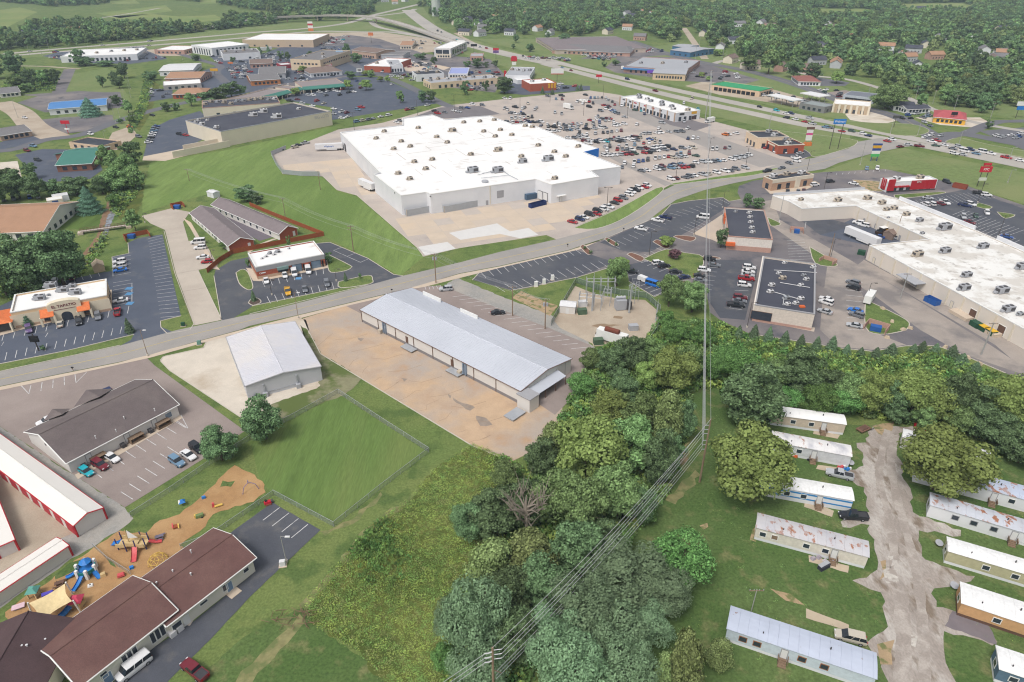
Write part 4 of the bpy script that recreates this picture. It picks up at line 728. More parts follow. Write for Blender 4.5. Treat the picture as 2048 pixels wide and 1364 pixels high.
# ================================================================ right-hand retail
r1, R = flat('retail_unit', 'dark flat roofed retail unit with orange corner and brick base', rect((1456,472),(1546,479),(1532,420),5.6),5.6, mat('offwhite_stucco', (232,224,216)), DARKROOF, parapet=0.5, cop=mat('coping_terracotta', (186,150,136)), units=[(1499,425,'w', 0.1,0.65),(1501,434,'w', 0.1,0.65),(1502,444,'w', 0.1,0.65),(1504,455,'w', 0.1,0.65),(1506,464,'w', 0.1,0.65),(1472,423,'g', 0.1,0.5)])
feat(r1, R[0], R[1],0.5,(R[1]-R[0]).length, 0,2.0,'brick_base', PINKBRICK, 0.05, abs_u=False); feat(r1, R[0], R[1],0.08,3.5,2.0,3.3,'orange_awning', ORANGET, 1.2, abs_u=False); feat(r1, R[3], R[0],0.5,(R[3]-R[0]).length, 0,3.2,'glazed_front', GLASS, 0.06, abs_u=False); feat(r1, R[3], R[0],0.35,5,3.2,6.4,'orange_sign_band', ORANGET, 0.5, abs_u=False)
r2, R = flat('retail_unit', 'dark flat roofed retail unit dotted with white vents and pipes', rect((1510,609),(1630,628),(1640,528),5.8),5.8, mat('offwhite_stucco2', (226,214,202)), DARKROOF, parapet=0.6, cop=GREYTRIM, units=[(1558,546,'w', 0.1,0.54),(1570,525,'w', 0.1,0.54),(1627,534,'w', 0.1,0.61),(1566,556,'b', 0.1,0.75),(1544,570,'w', 0.1,0.68),(1541,583,'w', 0.1,0.68),(1608,550,'m', 0.1,0.54),(1613,558,'w', 0.1,0.61),(1573,596,'m', 0.1,0.75),(1592,606,'w', 0.1,0.61),(1602,597,'w', 0.1,0.68),(1576,608,'w', 0.1,0.61),(1602,570,'w', 0.1,0.6)])
feat(r2, R[0], R[1],0.5,(R[1]-R[0]).length, 0,0.9,'brick_base', PINKBRICK, 0.05, abs_u=False); feat(r2, R[0], R[1],0.14,6.0,0.9,3.6,'window', GLASS, 0.08, BROWNT, abs_u=False)
windows(r2, R[3], R[0],7,4.0,0.4,3.4, frame=BROWNT); feat(r2, R[3], R[0],0.5,(R[3]-R[0]).length, 3.7,5.9,'fascia_band', BEIGE, 0.4, abs_u=False)
b = MB()
for p, q in (((1548,540),(1634,545)),((1560,565),(1620,575)),((1545,583),(1605,600)),((1568,596),(1566,610))): b.tube([G(*p, 5.5), G(*q, 5.5)],0.12,5)
b.build('roof_pipe', UNITW, r2); g = G(1604,614,5.3); MB().box((g.x, g.y, 5.5),(1.6,1.2,0.5)).build('orange_hatch', ORANGET, r2)
P = Gs([(1545,391),(1731,379),(1790,396),(1958,463),(2150,548),(2150,712),(1739,490),(1858,478),(1712,411),(1604,417),(1579,403)],5.8)
mall, MP = flat('strip_mall', 'big L shaped beige strip mall with weathered white roof', P, 5.8, BEIGE, OLDWHITE, parapet=0.35, cop=WHITET, units=[(1602,399,'b', 0.3,0.8),(1676,401,'b', 0.3,1.1),(1735,397,'b', 0.3,1.2),(1764,406,'b', 0.3,1.1),(1773,419,'b', 0.3,0.9),(1788,417,'b', 0.3,1.0),(1813,429,'b', 0.3,1.0),(1839,441,'g', 0.3,1.0),(1889,457,'gL', 0.3,1.2),(1845,466,'g', 0.3,0.6),(1835,510,'bL', 0.3,0.9),(1890,503,'gL', 0.3,0.9),(1966,494,'gL', 0.3,0.9),(1933,551,'gL', 0.3,0.8),(1928,577,'gL', 0.3,0.9),(2003,583,'gL', 0.3,1.0),(2044,535,'gL', 0.3,1.0),(2016,620,'gL', 0.3,0.9),(2040,628,'m', 0.3,0.7),(1777,434,'g', 0.3,0.4)])
p0, p1 = G(1739,490,5.8), G(2150,712,5.8); p0.z = p1.z = 0; L = (p1-p0).length
i0 = min(range(len(MP)), key=lambda i: (MP[i]-p0).length); i1 = min(range(len(MP)), key=lambda i: (MP[i]-p1).length); w0, w1 = (MP[i0], MP[i1]) if (i1-i0) % len(MP) == 1 else (MP[i1], MP[i0]); flip = w0 is not MP[i0]
uu = lambda t: (1-t) if flip else t
for i in range(13): feat(mall, w0, w1, uu(0.02+0.075*i),0.5,0,5.5,'wall_pier', CREAM, 0.25, abs_u=False)
for t, k in ((0.30,'canopy'),(0.60,'d'),(0.73,'d'),(0.5,'p'),(0.05,'p')):
    if k == 'canopy': feat(mall, w0, w1, uu(t),9,3.2,3.4,'dock_canopy', UNITG, 4.5, abs_u=False); feat(mall, w0, w1, uu(t),3.4,0.4,3.0,'dock_door', GREYTRIM, 0.1, abs_u=False)
    elif k == 'd': feat(mall, w0, w1, uu(t),2.4,0.4,3.4,'dock_door', BROWNT, 0.12, WHITET, abs_u=False); feat(mall, w0, w1, uu(t)-0.03,7,0,1.1,'loading_dock', CONC2,3.0, abs_u=False)
    else: feat(mall, w0, w1, uu(t),1.1,0.1,2.3,'door', CREAM, 0.08, GREYTRIM, abs_u=False)
p0, p1 = near_wall(MP, 1785,455); windows(mall, p0, p1,5,1.1,0.1,2.3, m=GREYTRIM, name='door')
for i in range(7): feat(mall, p0, p1,0.06+0.14*i, 0.4,0,5.5,'wall_pier', CREAM, 0.2, abs_u=False)
p0, p1 = near_wall(MP, 1640,380); feat(mall, p0, p1,0.5,(p1-p0).length*0.98,3.6,6.9,'parapet_screen', GREYMETAL, 0.4, abs_u=False)
p0, p1 = near_wall(MP, 1870,430); feat(mall, p0, p1,0.5,(p1-p0).length*0.9,3.6,7.2,'parapet_screen', WHITEWALL, 0.6, abs_u=False)
p0, p1 = near_wall(MP, 2050,505); feat(mall, p0, p1,0.45,(p1-p0).length*0.7,3.6,7.2,'parapet_screen', WHITEWALL, 0.6, abs_u=False)
# ================================================================ the dark-roofed store and plaza buildings
bl, R = flat('dark_roof_store', 'large cream walled store with a charcoal flat roof beside the blue lot', rect((441,263),(662,222),(570,207),9.0),9.0, CREAM, DARKROOF, parapet=0.8, cop=UNITG, units=[(508,231,'wL', 0.3,1.2),(528,224,'wL', 0.3,1.2),(555,235,'wL', 0.3,1.4),(598,218,'w', 0.3,1.0),(392,244,'w', 0.3,0.8),(405,249,'w', 0.3,1.2),(434,255,'w', 0.3,1.1),(398,240,'w', 0.3,0.8),(415,240,'w', 0.3,0.7)])
e = (R[1]-R[0]).normalized(); lettering('BIG LOTS', 2.6, lerp(R[0], R[1],0.9)+Vector((e.y, -e.x, 0))*0.1+Vector((0,0,6.6)), e, (0,0,1), mat('sign_pale_grey', (196,192,190)), bl)
b = MB(); nf = Vector((e.y, -e.x, 0)); c = R[0]-e*10
MB().box(((R[0]-e*8-nf*6).x, (R[0]-e*8-nf*6).y, 2.0),(26,0.4,4.0), math.atan2(e.y, e.x)).build('screen_wall', CREAM, bl); MB().box(((R[0]-e*14+nf*2).x, (R[0]-e*14+nf*2).y, 1.8),(34,0.4,3.6), math.atan2(e.y, e.x)).build('screen_wall', CREAM, bl)
def simple(name, label, A, B, C, h, wm, rm, style='flat', rise=2.0, nwin=6, wz=(0.8,2.6), wside=True, units=0, axis='AB', cop=None, hip=0.0, ww=None, winm=None, parapet=0.5, cat='building', fascia=WHITET):
    R = rect(A, B, C, h)
    if style == 'flat': r, Q = flat(name, label, R, h, wm, rm, cat=cat, parapet=parapet, cop=cop)
    else:
        r, Q = gable(name, label, R, h, rise, wm, rm, cat=cat, axis=axis, hip=hip, fascia=fascia)
    if nwin:
        L = (Q[1]-Q[0]).length; windows(r, Q[0], Q[1], nwin, ww or min(2.2, L/nwin*0.55), wz[0], wz[1], m=winm)
        if wside:
            L2 = (Q[2]-Q[1]).length; k = max(1, int(nwin*L2/max(L, 1)))
            for (p, q) in ((Q[1], Q[2]),(Q[3], Q[0])): windows(r, p, q, k, ww or min(2.2, L2/k*0.55), wz[0], wz[1], m=winm)
    for i in range(units):
        t = (i+0.5)/units; q = lerp(lerp(R[0], R[1], t), lerp(R[3], R[2], t), random.uniform(0.25,0.75)); x, y = PX((q.x, q.y, h)); unit(r, x, y, h-parapet, random.choice(('b', 'w', 'g')),0.3,1.2)
    return r, Q
S = simple
S('plaza_annex', 'charcoal roofed annex behind the cream walled store, crowded with white roof units', (404,216),(560,205),(540,192),6.5, CREAM, DARKROOF, nwin=4, units=12, cop=mat('coping_terracotta', (186,150,136)))
r, Q = S('lodge_restaurant', 'brick lodge with a teal green metal roof and porch', (112,331),(182,327),(172,296),3.6, BROWNBRICK, GREENROOF, 'g', 3.0,3, axis='AB'); gable_p = rect((140,318),(180,316),(188,298),3.4)
rr, Q2 = gable('x', 'x', rect((168,318),(190,312),(183,290),3.4),3.4,2.4, BROWNBRICK, GREENROOF, axis='AB', over=0.6)
for o_ in list(rr.children):
    w_ = ORG[rr.name]-ORG[r.name]; o_.parent = r; o_.location = Vector(o_.location)+w_; o_.name = 'porch_'+o_.name.split('.')[0]
bpy.data.objects.remove(rr)
S('shop', 'low tan shop with charcoal roof across from the green roofed lodge', (137,284),(203,292),(198,276),3.6, mat('tan_plaster', (222,196,168)), BLACKROOF, nwin=4)
S('blue_roof_shop', 'long white shop with a bright blue metal roof by the tall spruce', (97,219),(212,210),(206,197),4.0, WHITEWALL, BLUEROOF, 'g', 1.4,6)
S('house', 'grey roofed house with two white porch gables', (0,272),(62,262),(50,250),3.2, TANBRICK, GREYROOF, 'g', 2.2,5)
S('house', 'small grey roofed house by the old asphalt lane', (0,188),(40,184),(36,174),3.0, SIDING, GREYROOF, 'g', 2.4,4)
S('office', 'wide low office under a tan shingled roof with a mower striped lawn', (-90,470),(85,462),(97,406),3.4, SIDING, TANROOF, 'g', 4.6,6, axis='AB')
S('storage_box', 'white metal storage trailer behind the tan roofed office', (104,394),(136,389),(134,384),2.8, WHITEWALL, UNITW, nwin=0, parapet=0.1); r, Q = S('signboard_hut', 'cream hut with a blue sign panel in the small office lot', (93,402),(125,397),(123,391),3.0, CREAM, WHITET, nwin=0, parapet=0.1); feat(r, Q[0], Q[1],0.5,2.4,1.6,2.6,'blue_sign', mat('sign_blue', (60,90,150)),0.08, abs_u=False)
S('car_dealership', 'long white car dealership with arched service bays along the highway', (120,113),(273,108),(262,96),6.0, WHITEWALL, WHITEROOF, nwin=14, wz=(0.4,3.4), units=6)
S('brick_store', 'single red brick store with white roof beside the highway', (308,99),(368,100),(362,91),4.5, PINKBRICK, WHITEROOF, nwin=6)
r, Q = S('gallery_building', 'white hall with a row of tall arched glazed bays', (423,96),(497,88),(486,79),8.5, WHITEWALL, WHITEROOF, nwin=8, wz=(0.6,6.5)); 
S('white_shop', 'white windowless shop with a green awning over its door', (445,108),(520,104),(500,97),6.5, WHITEWALL, GREYROOF, nwin=2, units=4, wside=False)
S('box_store', 'wide tan box store with red lettering across its entrance', (484,79),(626,80),(600,67),8.0, mat('tan_block', (206,184,160)), WHITEROOF, nwin=5, wside=False, units=0)
S('church_like_hall', 'white gabled hall with low brown porch above the creek', (318,142),(385,140),(380,127),4.5, WHITEWALL, UNITW, 'g', 1.6,5); S('brown_roof_hall', 'brown roofed brick clubhouse with pale gable', (330,157),(400,156),(392,144),4.0, PINKBRICK, TANROOF, 'g', 2.6,5, axis='AB')
S('white_roof_shed', 'long shed with a bright white roof and grey block wall', (326,171),(402,166),(398,158),4.0, mat('grey_block', (176,172,170)), WHITEROOF, nwin=5, parapet=0.2); S('brick_office', 'red brick office with brown hipped roof near the row of round trees', (345,189),(408,187),(400,177),3.4, BRICK, TANROOF, 'g', 2.4,7, hip=6)
S('hotel', 'three storey beige hotel with a red brick tower and orange porch', (580,118),(640,120),(610,98),10, mat('hotel_beige', (226,206,178)), GREYROOF, nwin=7, wz=(5.4,6.9), units=3); S('hotel_annex', 'low beige wing with grey roof below the hotel tower', (590,126),(642,124),(640,116),4.0, CREAM, GREYROOF, nwin=7, units=1)
S('motel', 'two storey brown roofed motel along a row of parked cars', (703,100),(752,106),(760,97),6.0, mat('motel_tan', (200,170,150)), BROWNROOF, 'g', 2.0,9); S('brown_roof_cafe', 'cafe with a wide brown hipped roof and white columns', (621,147),(684,142),(672,131),3.6, WHITEWALL, BROWNROOF, 'g', 2.4,8, hip=6); S('steakhouse', 'wood clad steakhouse with grey tin roof and orange base', (502,162),(560,158),(550,146),4.0, mat('orange_wood', (206,136,84)), GREYROOF, 'g', 2.0,6); S('log_lodge', 'grey gabled lodge behind the wood clad steakhouse', (518,148),(570,146),(545,134),4.5, GREYMETAL, GREYROOF, 'g', 3.0,4); S('brown_shop_row', 'narrow brown roofed shop row across from the white awning shop', (500,128),(545,126),(525,118),4.0, PINKBRICK, BROWNROOF, 'g', 1.6,5)
S('red_trailer_shop', 'low dark red shop with flat roof below the hotel', (562,130),(585,128),(580,124),3.5, mat('dark_red_wall', (160,56,70)), UNITW, nwin=0); S('fast_food_hut', 'white fast food hut with a red roof edge by the brown roofed cafe', (642,131),(664,130),(658,126),4.0, WHITEWALL, WHITEROOF, nwin=3, cop=REDT)
for k, (A, B, C, lab) in enumerate((((489,202),(575,180),(565,170), 'green canopied plaza row, the end nearest the charcoal roofed store'),((580,178),(600,174),(596,165), 'short green canopied plaza link between the two longer rows'),((604,174),(690,167),(684,156), 'green canopied plaza row with a cream centre gable'))):
    r, Q = simple('plaza_row', lab, A, B, C, 4.4, CREAM, mat('rust_roof', (150,140,140)), nwin=max(3, int(12*(k != 1))), wz=(0.2,2.6), ww=3.0, parapet=0.4, cop=mat('coping_terracotta', (186,150,136)), wside=False)
    e = (Q[1]-Q[0]).normalized(); n_ = Vector((e.y, -e.x, 0)); b = MB(); p, q = Q[0], Q[1]; V3 = Vector((0,0,1)); b.poly([p+V3*4.6, p+n_*4.5+V3*3.0, q+n_*4.5+V3*3.0, q+V3*4.6]); b.poly([p+V3*4.4, p+n_*4.5+V3*2.8, q+n_*4.5+V3*2.8, q+V3*4.4][::-1]); b.poly([p+n_*4.5+V3*3.0, p+n_*4.5+V3*2.5, q+n_*4.5+V3*2.5, q+n_*4.5+V3*3.0]); b.build('green_canopy', GREENROOF, r)
    for i in range(int((q-p).length/6)+1): c = p+e*(i*6)+n_*4.2; MB().box((c.x, c.y, 1.4),(0.5,0.5,2.8)).build('column', CREAM, r)
S('bank', 'red brick store with white roof and a small blue sign on its white front', (728,131),(780,133),(770,115),5.5, BRICK, WHITEROOF, nwin=2, wside=False, units=2, cop=WHITET); r, Q = S('glass_fronted_shop', 'white glazed shop joined to the red brick store', (780,131),(806,130),(800,119),6.0, WHITEWALL, UNITG, nwin=4, wz=(0.3,3)); 
S('dealer_hall', 'white walled dealer hall with a charcoal roof and two service doors', (833,149),(888,146),(866,140),6.0, WHITEWALL, BLACKROOF, nwin=3, wz=(0.3,3.2), units=3)
S('beige_strip', 'long beige strip of shops with a pale grey flat roof behind lone trees', (862,166),(1000,155),(985,148),5.0, mat('strip_beige', (226,204,176)), UNITG, nwin=10, wz=(0.4,2.8), units=8); S('grey_shed', 'grey walled shed between the motel and the red brick store', (762,109),(806,110),(800,103),4.0, GREYMETAL, GREYROOF, 'g', 1.0,0)
S('white_showroom', 'tall white showroom with a dark glass front near the highway', (868,96),(901,97),(895,82),9.0, mat('showroom_white', (226,226,226)), WHITEROOF, nwin=2, wz=(2.0,7.5), ww=7); S('tan_cafe', 'small tan cafe at the foot of the tall white showroom', (872,108),(902,108),(900,102),4.0, CREAM, UNITB, nwin=5); S('purple_hut', 'small drive through hut with a pinkish roof by the highway', (940,112),(966,112),(962,106),4.5, PINKBRICK, UNITG, nwin=4); S('tan_gable_cafe', 'tan walled cafe with a sandy roof in the bare ground plaza', (800,91),(824,91),(820,82),4.0, CREAM, TANROOF, 'g', 2.0,4); S('blue_red_hut', 'white burger hut with pink and blue roof panels', (896,147),(935,147),(928,135),4.0, WHITEWALL, mat('pastel_roof', (160,170,220)), nwin=6)
r, Q = S('red_tower_hut', 'white fast food building with a tall red corner tower', (1010,150),(1060,151),(1058,134),6.0, WHITEWALL, UNITG, nwin=5, wz=(0.2,2.4), units=4); feat(r, Q[3], Q[0],0.8,3,0.2,8.0,'red_tower', REDT, 2.0, abs_u=False)
r, Q = S('brick_diner', 'red brick diner with three yellow glazed bays and flat white roof', (1060,168),(1113,165),(1105,156),6.0, BRICK, WHITEROOF, nwin=0, units=2)
for i in range(3): feat(r, Q[0], Q[1],0.72+0.11*i, 1.8,2.0,5.6,'yellow_panel', mat('sign_yellow', (226,172,52)),0.1, abs_u=False)
S('fast_food_hut', 'low white annex between the diner and the red towered hut', (1035,160),(1062,158),(1058,153),3.5, WHITEWALL, WHITEROOF, nwin=0)
r, Q = S('shop_parade', 'long white fronted parade of small shops at the highway edge of the lot', (1240,193),(1352,226),(1390,217),6.0, WHITEWALL, WHITEROOF, nwin=14, wz=(0.3,3.0), units=9, cop=WHITET, parapet=0.7)
for i in range(9): feat(r, Q[0], Q[1],0.01+0.98*i/8,0.8,0,6.1,'pier', TANBRICK, 0.5, abs_u=False)
for i, (t, m_) in enumerate(((0.3, REDT),(0.48, REDT),(0.62, REDT),(0.08, FAN),(0.2, FAN),(0.75, FAN))): feat(r, Q[0], Q[1], t, 3,4.3,5.1,'shop_sign', m_, 0.12, abs_u=False)
feat(r, Q[1], Q[2],0.25,4,4.2,5.4,'shop_sign', FAN, 0.12, abs_u=False); feat(r, Q[1], Q[2],0.75,4.5,4.0,5.6,'shop_sign', mat('sign_yellow', (226,172,52)),0.12, abs_u=False); feat(r, Q[1], Q[2],0.75,3.4,0.4,2.8,'poster', mat('poster_dark', (90,74,74)),0.1, abs_u=False)
r, Q = S('plaza', 'wide plaza with blue awnings and a grey flat roof across the highway', (1248,132),(1372,140),(1364,118),5.5, PINKBRICK, UNITG, nwin=10, wz=(0.3,2.6), units=3, cop=GREYTRIM); feat(r, Q[0], Q[1],0.25,30,2.9,4.4,'blue_awning', BLUEROOF, 1.6, abs_u=False); feat(r, Q[0], Q[1],0.8,16,2.9,4.4,'blue_awning', BLUEROOF, 1.6, abs_u=False)
S('round_front_cafe', 'tan cafe with a curved grey roof and dark window band', (1306,146),(1371,149),(1366,138),5.5, mat('tan_plaster', (222,196,168)), UNITG, 'g', 1.2,10, wz=(1.6,3.6), fascia=None)
S('school', 'sprawling low school under a brown grey hipped roof', (1112,100),(1292,96),(1272,72),4.5, mat('school_wall', (206,190,178)), HOMEROOF, 'g', 4.0,18, hip=14); S('school_wing', 'long grey roofed front wing of the school with tan gables', (1104,100),(1260,106),(1255,92),3.6, PINKBRICK, GREYROOF, 'g', 3.0,14, hip=8)
S('blue_barn', 'blue metal barn with a pale roof by the side road', (1341,100),(1381,105),(1372,91),5.0, mat('barn_blue', (78,122,160)), UNITG, 'g', 1.2,3, fascia=None); S('blue_barn', 'smaller blue lean to behind the blue metal barn', (1345,92),(1374,95),(1370,88),4.5, mat('barn_blue', (78,122,160)), UNITG, 'g', 0.8,0, fascia=None)
r, Q = S('lube_shop', 'green roofed row of repair bays facing the highway', (1421,168),(1520,182),(1524,172),4.5, mat('tan_plaster', (222,196,168)), mat('green_shop_roof', (60,160,110)), nwin=9, wz=(0.1,2.8), ww=3.4, winm=BLACKT, cop=mat('green_shop_roof', (60,160,110)))
r, Q = S('corner_store', 'tan block store with cream pilasters at the highway corner', (1667,207),(1741,213),(1734,202),6.0, mat('tan_block2', (198,176,150)), WHITEROOF, nwin=4, wz=(0.3,2.8), cop=CREAM)
for i in range(7): feat(r, Q[0], Q[1],0.02+0.96*i/6,1.4,0,6.3,'pilaster', CREAM, 0.4, abs_u=False)
S('garage', 'grey auto garage with open dark bays behind the tan corner store', (1687,189),(1748,196),(1745,186),4.5, mat('garage_blue_grey', (190,198,206)), mat('garage_roof', (124,128,138)), nwin=6, wz=(0.1,2.8), ww=3.0, winm=BLACKT, parapet=0.2); S('gas_canopy_store', 'low charcoal roofed kiosk among the pump canopies', (1600,205),(1650,214),(1655,206),4.5, mat('kiosk_wall', (140,140,140)), mat('kiosk_roof', (150,158,158)), nwin=4)
for A, B, C, lab in (((1534,190),(1588,202),(1592,196), 'white pump canopy over parked cars beside the highway'),((1600,186),(1640,194),(1646,188), 'second white pump canopy nearer the avenue')):
    R = rect(A, B, C, 5.0); r = thing('pump_canopy', lab, 'canopy', cen(R)); MB().prism(R, 4.6,5.2, bot=True).build('roof', CANOPY, r)
    for t in (0.1,0.5,0.9):
        for v in (0.25,0.75): q = lerp(lerp(R[0], R[1], t), lerp(R[3], R[2], t), v); MB().box((q.x, q.y, 2.3),(0.4,0.4,4.6)).build('column', GREYTRIM, r)
S('white_house', 'white cottage with a dark roof beside the big roadside tree', (1788,212),(1832,214),(1826,205),3.2, WHITEWALL, DARKROOF, 'g', 1.8,5); S('white_house', 'long white cottage with dark roof below the other white cottage', (1815,219),(1862,217),(1858,211),3.0, WHITEWALL, DARKROOF, 'g', 1.6,6)
r, Q = S('cantina', 'bright yellow cantina with a red tiled hipped roof', (1868,234),(1932,240),(1930,226),3.6, mat('cantina_yellow', (242,186,74)), REDROOF, 'g', 2.8,6, hip=5); S('brown_house', 'white house with a brown red hipped roof on a green verge', (1598,163),(1642,164),(1636,153),3.4, WHITEWALL, mat('brownred_roof', (150,98,90),0.9), 'g', 2.6,6, hip=6)
r, Q = S('food_pair', 'orange and cream shop pair with red corner tower and charcoal roof', (1531,278),(1557,291),(1604,286),5.0, BRICK, BLACKROOF, nwin=2, wz=(0.3,3.0), cop=CREAM, units=3); S('food_pair', 'orange and cream tower end of the shop pair', (1493,262),(1516,275),(1568,268),6.5, mat('cream_stucco3', (238,214,186)), BLACKROOF, nwin=3, wz=(0.3,3.0), cop=CREAM, units=2)
for (o_, q_) in ((r, Q),): feat(o_, q_[0], q_[1],0.5,8,3.4,4.2,'sign_band', CREAM, 0.1, abs_u=False)
r, Q = S('coffee_shop', 'brick and cream coffee shop with charcoal roof at the lot entrance', (1546,360),(1628,349),(1622,340),5.5, mat('coffee_brick', (196,162,138)), BLACKROOF, nwin=4, wz=(0.4,3.0), cop=CREAM, units=3); feat(r, Q[0], Q[1],0.5,(Q[1]-Q[0]).length, 3.8,5.3,'cream_band', CREAM, 0.08, abs_u=False); feat(r, Q[0], Q[1],0.62,3,0.2,5.6,'cream_pier', CREAM, 0.3, abs_u=False)
r, Q = S('chicken_restaurant', 'red and white striped fried chicken restaurant with white roof', (1778,364),(1876,359),(1868,351),5.2, WHITEWALL, WHITEROOF, nwin=6, wz=(0.5,2.4), cop=WHITET, units=2)
for i in range(5): feat(r, Q[0], Q[1],0.76+0.05*i, 1.2,0.9,5.3,'red_stripe', REDT, 0.12, abs_u=False)
feat(r, Q[0], Q[1],0.6,7,0.9,5.3,'red_panel', REDT, 0.1, abs_u=False); feat(r, Q[0], Q[1],0.06,3.4,0.9,6.4,'red_tower', REDT, 0.5, abs_u=False); feat(r, Q[0], Q[1],0.5,(Q[1]-Q[0]).length, 0,0.8,'dark_base', FAN, 0.15, abs_u=False)
for i in range(4): feat(r, Q[0], Q[1],0.16+0.08*i, 1.6,2.4,3.1,'red_awning', REDT, 0.8, abs_u=False)
for i in range(3): feat(r, Q[3], Q[0],0.3+0.2*i, 0.9,0.9,6.0,'red_stripe', REDT, 0.15, abs_u=False)
lettering('KFC', 1.3, lerp(Q[0], Q[1],0.62)+Vector((0,-0.3,4.5)), Q[1]-Q[0],(0,0,1), WHITET, r)
# houses showing among the trees
hs_ = [(1340,118),(1255,90)]
HOUSES = [(1100,70,0),(1215,68,1),(1255,60,0),(1170,52,2),(1405,72,1),(1522,50,0),(1538,58,0),(1550,64,2),(1640,98,1),(1655,52,0),(1665,60,2),(1690,80,1),(1795,115,2),(1825,105,2),(1815,122,2),(1850,95,1),(1868,118,3),(2000,112,0),(1980,125,2),(1560,142,3),(1500,138,1),(1280,80,3),(1075,62,0),(1020,70,0),(60,72,0),(150,66,2),(1440,100,0),(1460,62,0),(1130,30,1),(1290,28,2),(1600,30,0),(1840,22,0),(1880,26,1),(960,72,0),(930,70,1),(1420,52,2),(1700,45,0),(1770,60,1),(910,22,3),(790,8,0),(810,3,0),(770,4,2),(900,6,0),(730,3,1),(1350,45,2),(1480,30,0),(1210,25,0),(1900,140,1),(1940,80,0)]
rh = random.Random(5)
HOUSES += [(rh.uniform(1450,2040), rh.uniform(32,150), rh.choice((0,0,1,2,3))) for _ in range(26)]+[(rh.uniform(900,1340), rh.uniform(16,62), rh.choice((0,0,1,2))) for _ in range(14)]
HL = ['white house', 'cream house', 'grey house', 'brick house']; HR = ['grey roof', 'brown roof', 'tan roof', 'dark roof']
for i, (x, y, k) in enumerate(HOUSES):
    g = G(x, y); a = random.choice((0.2,-0.4,1.2,0.9)); ex = Vector((math.cos(a), math.sin(a),0)); ey = Vector((-ex.y, ex.x, 0)); w_, d_ = random.uniform(12,17), random.uniform(8,10)
    R = [g-ex*w_/2-ey*d_/2, g+ex*w_/2-ey*d_/2, g+ex*w_/2+ey*d_/2, g-ex*w_/2+ey*d_/2]; rk = random.randrange(4)
    wh = 5.0
    r, Q = gable('house', f'{HL[k]} with {HR[rk]} half hidden among the far trees', R, wh, 2.8,(WHITEWALL, CREAM, GREYMETAL, PINKBRICK)[k],(GREYROOF, BROWNROOF, TANROOF, DARKROOF)[rk]); r['group'] = f'{HL[k]}s with {HR[rk]} in the far woods'
    windows(r, Q[0], Q[1],4,1.2,1.0,2.4); windows(r, Q[1], Q[2],2,1.2,1.0,2.4)
# ================================================================ mobile homes
def rust_mat(key, base, amt, sc=0.5): return mat(key, base, 0.6,0.05,0.4, rgb2=(172,118,90), s2=sc, th=amt, rgb3=(196,196,204), s3=0.3, th3=(0.5,0.7), stretch=(1.0,0.6,1))
def mobile(label, A, B, C, wm, rm, h=3.2, win=(0.1,0.3,0.5), door=0.62, skirt=None, stripes=None, winframe=None, steps=True, blocked=()):
    R = rect(A, B, C, h); a, b_, c, d = [Vector((p.x, p.y, 0)) for p in R]; root = thing('mobile_home', label, 'mobile home', cen(R), 'mobile homes along the gravel lane'); root.pop('group', None) if 'group' in root else None
    MB().prism([a, b_, c, d],0.7, h).build('wall', wm, root); MB().prism(inset([a, b_, c, d],0.04),0.0,0.7, top=False).build('skirting', skirt or WHITEWALL, root)
    L = (b_-a).normalized(); W_ = (d-a).normalized(); Wn = (d-a).length; o = 0.18; rf = MB(); prof = [(-o, 0.0),(-o, 0.1),(Wn*0.25,0.32),(Wn*0.5,0.38),(Wn*0.75,0.32),(Wn+o, 0.1),(Wn+o, 0.0)]
    e0 = [a-L*o+W_*x+Vector((0,0, h+z)) for x, z in prof]; e1 = [b_+L*o+W_*x+Vector((0,0, h+z)) for x, z in prof]
    for i in range(len(prof)-1): rf.poly([e0[i], e1[i], e1[i+1], e0[i+1]])
    rf.poly(e0[::-1]); rf.poly(e1); rf.poly([e0[0], e0[-1], e1[-1], e1[0]]); ro = rf.build('roof', rm, root)
    Ln = (b_-a).length; sm_ = MB()
    for i in range(int(Ln/1.6)+1):
        p = L*(i*1.6)
        for j in range(1,5): sm_.tube([e0[j]+L*o+p+Vector((0,0,0.01)), e0[j+1]+L*o+p+Vector((0,0,0.01))],0.035,4, cap=False)
    tag(sm_.build('roof_seams', rm, ro), kind='stuff')
    q = lerp(e0[3], e1[3],0.7); MB().tube([q, q+Vector((0,0,0.5))],0.12,6).build('roof_vent', FAN, root); q = lerp(e0[2], e1[2],0.25); MB().tube([q, q+Vector((0,0,0.35))],0.1,6).build('roof_vent', FAN, root)
    for i, u in enumerate(win): feat(root, a, b_, u, 1.1,1.4,2.4,'window', GLASS if i not in blocked else WOOD, 0.06, winframe or WHITET, abs_u=False)
    feat(root, d, a, 0.5,1.2,1.3,2.4,'window', GLASS, 0.06, winframe or WHITET, abs_u=False)
    if stripes:
        for z0, z1 in ((2.35,2.75),(1.05,1.4)): feat(root, a, b_, 0.5, Ln, z0, z1,'stripe', stripes, 0.03, abs_u=False); feat(root, b_, c, 0.5, Wn, z0, z1,'stripe', stripes, 0.03, abs_u=False)
    if door:
        feat(root, a, b_, door, 0.95,0.75,2.75,'door', DOORW, 0.08, GREYTRIM, abs_u=False)
        if steps:
            for k in range(4): feat(root, a, b_, door, 1.3,0.0,0.68-0.16*k, 'step', WOOD, 0.5+0.35*k, abs_u=False)
            for s_ in (-0.75,0.75): feat(root, a, b_, door*Ln+s_, 0.08,0.7,1.5,'step_rail', WOOD, 1.4)
    return root, (a, b_, c, d)
mobile('tan sided mobile home with plain white roof under the dark tree', (1545,829),(1692,849),(1690,831), mat('tan_siding', (214,198,180)), WHITEROOF, win=(0.55,0.3), door=0.72)
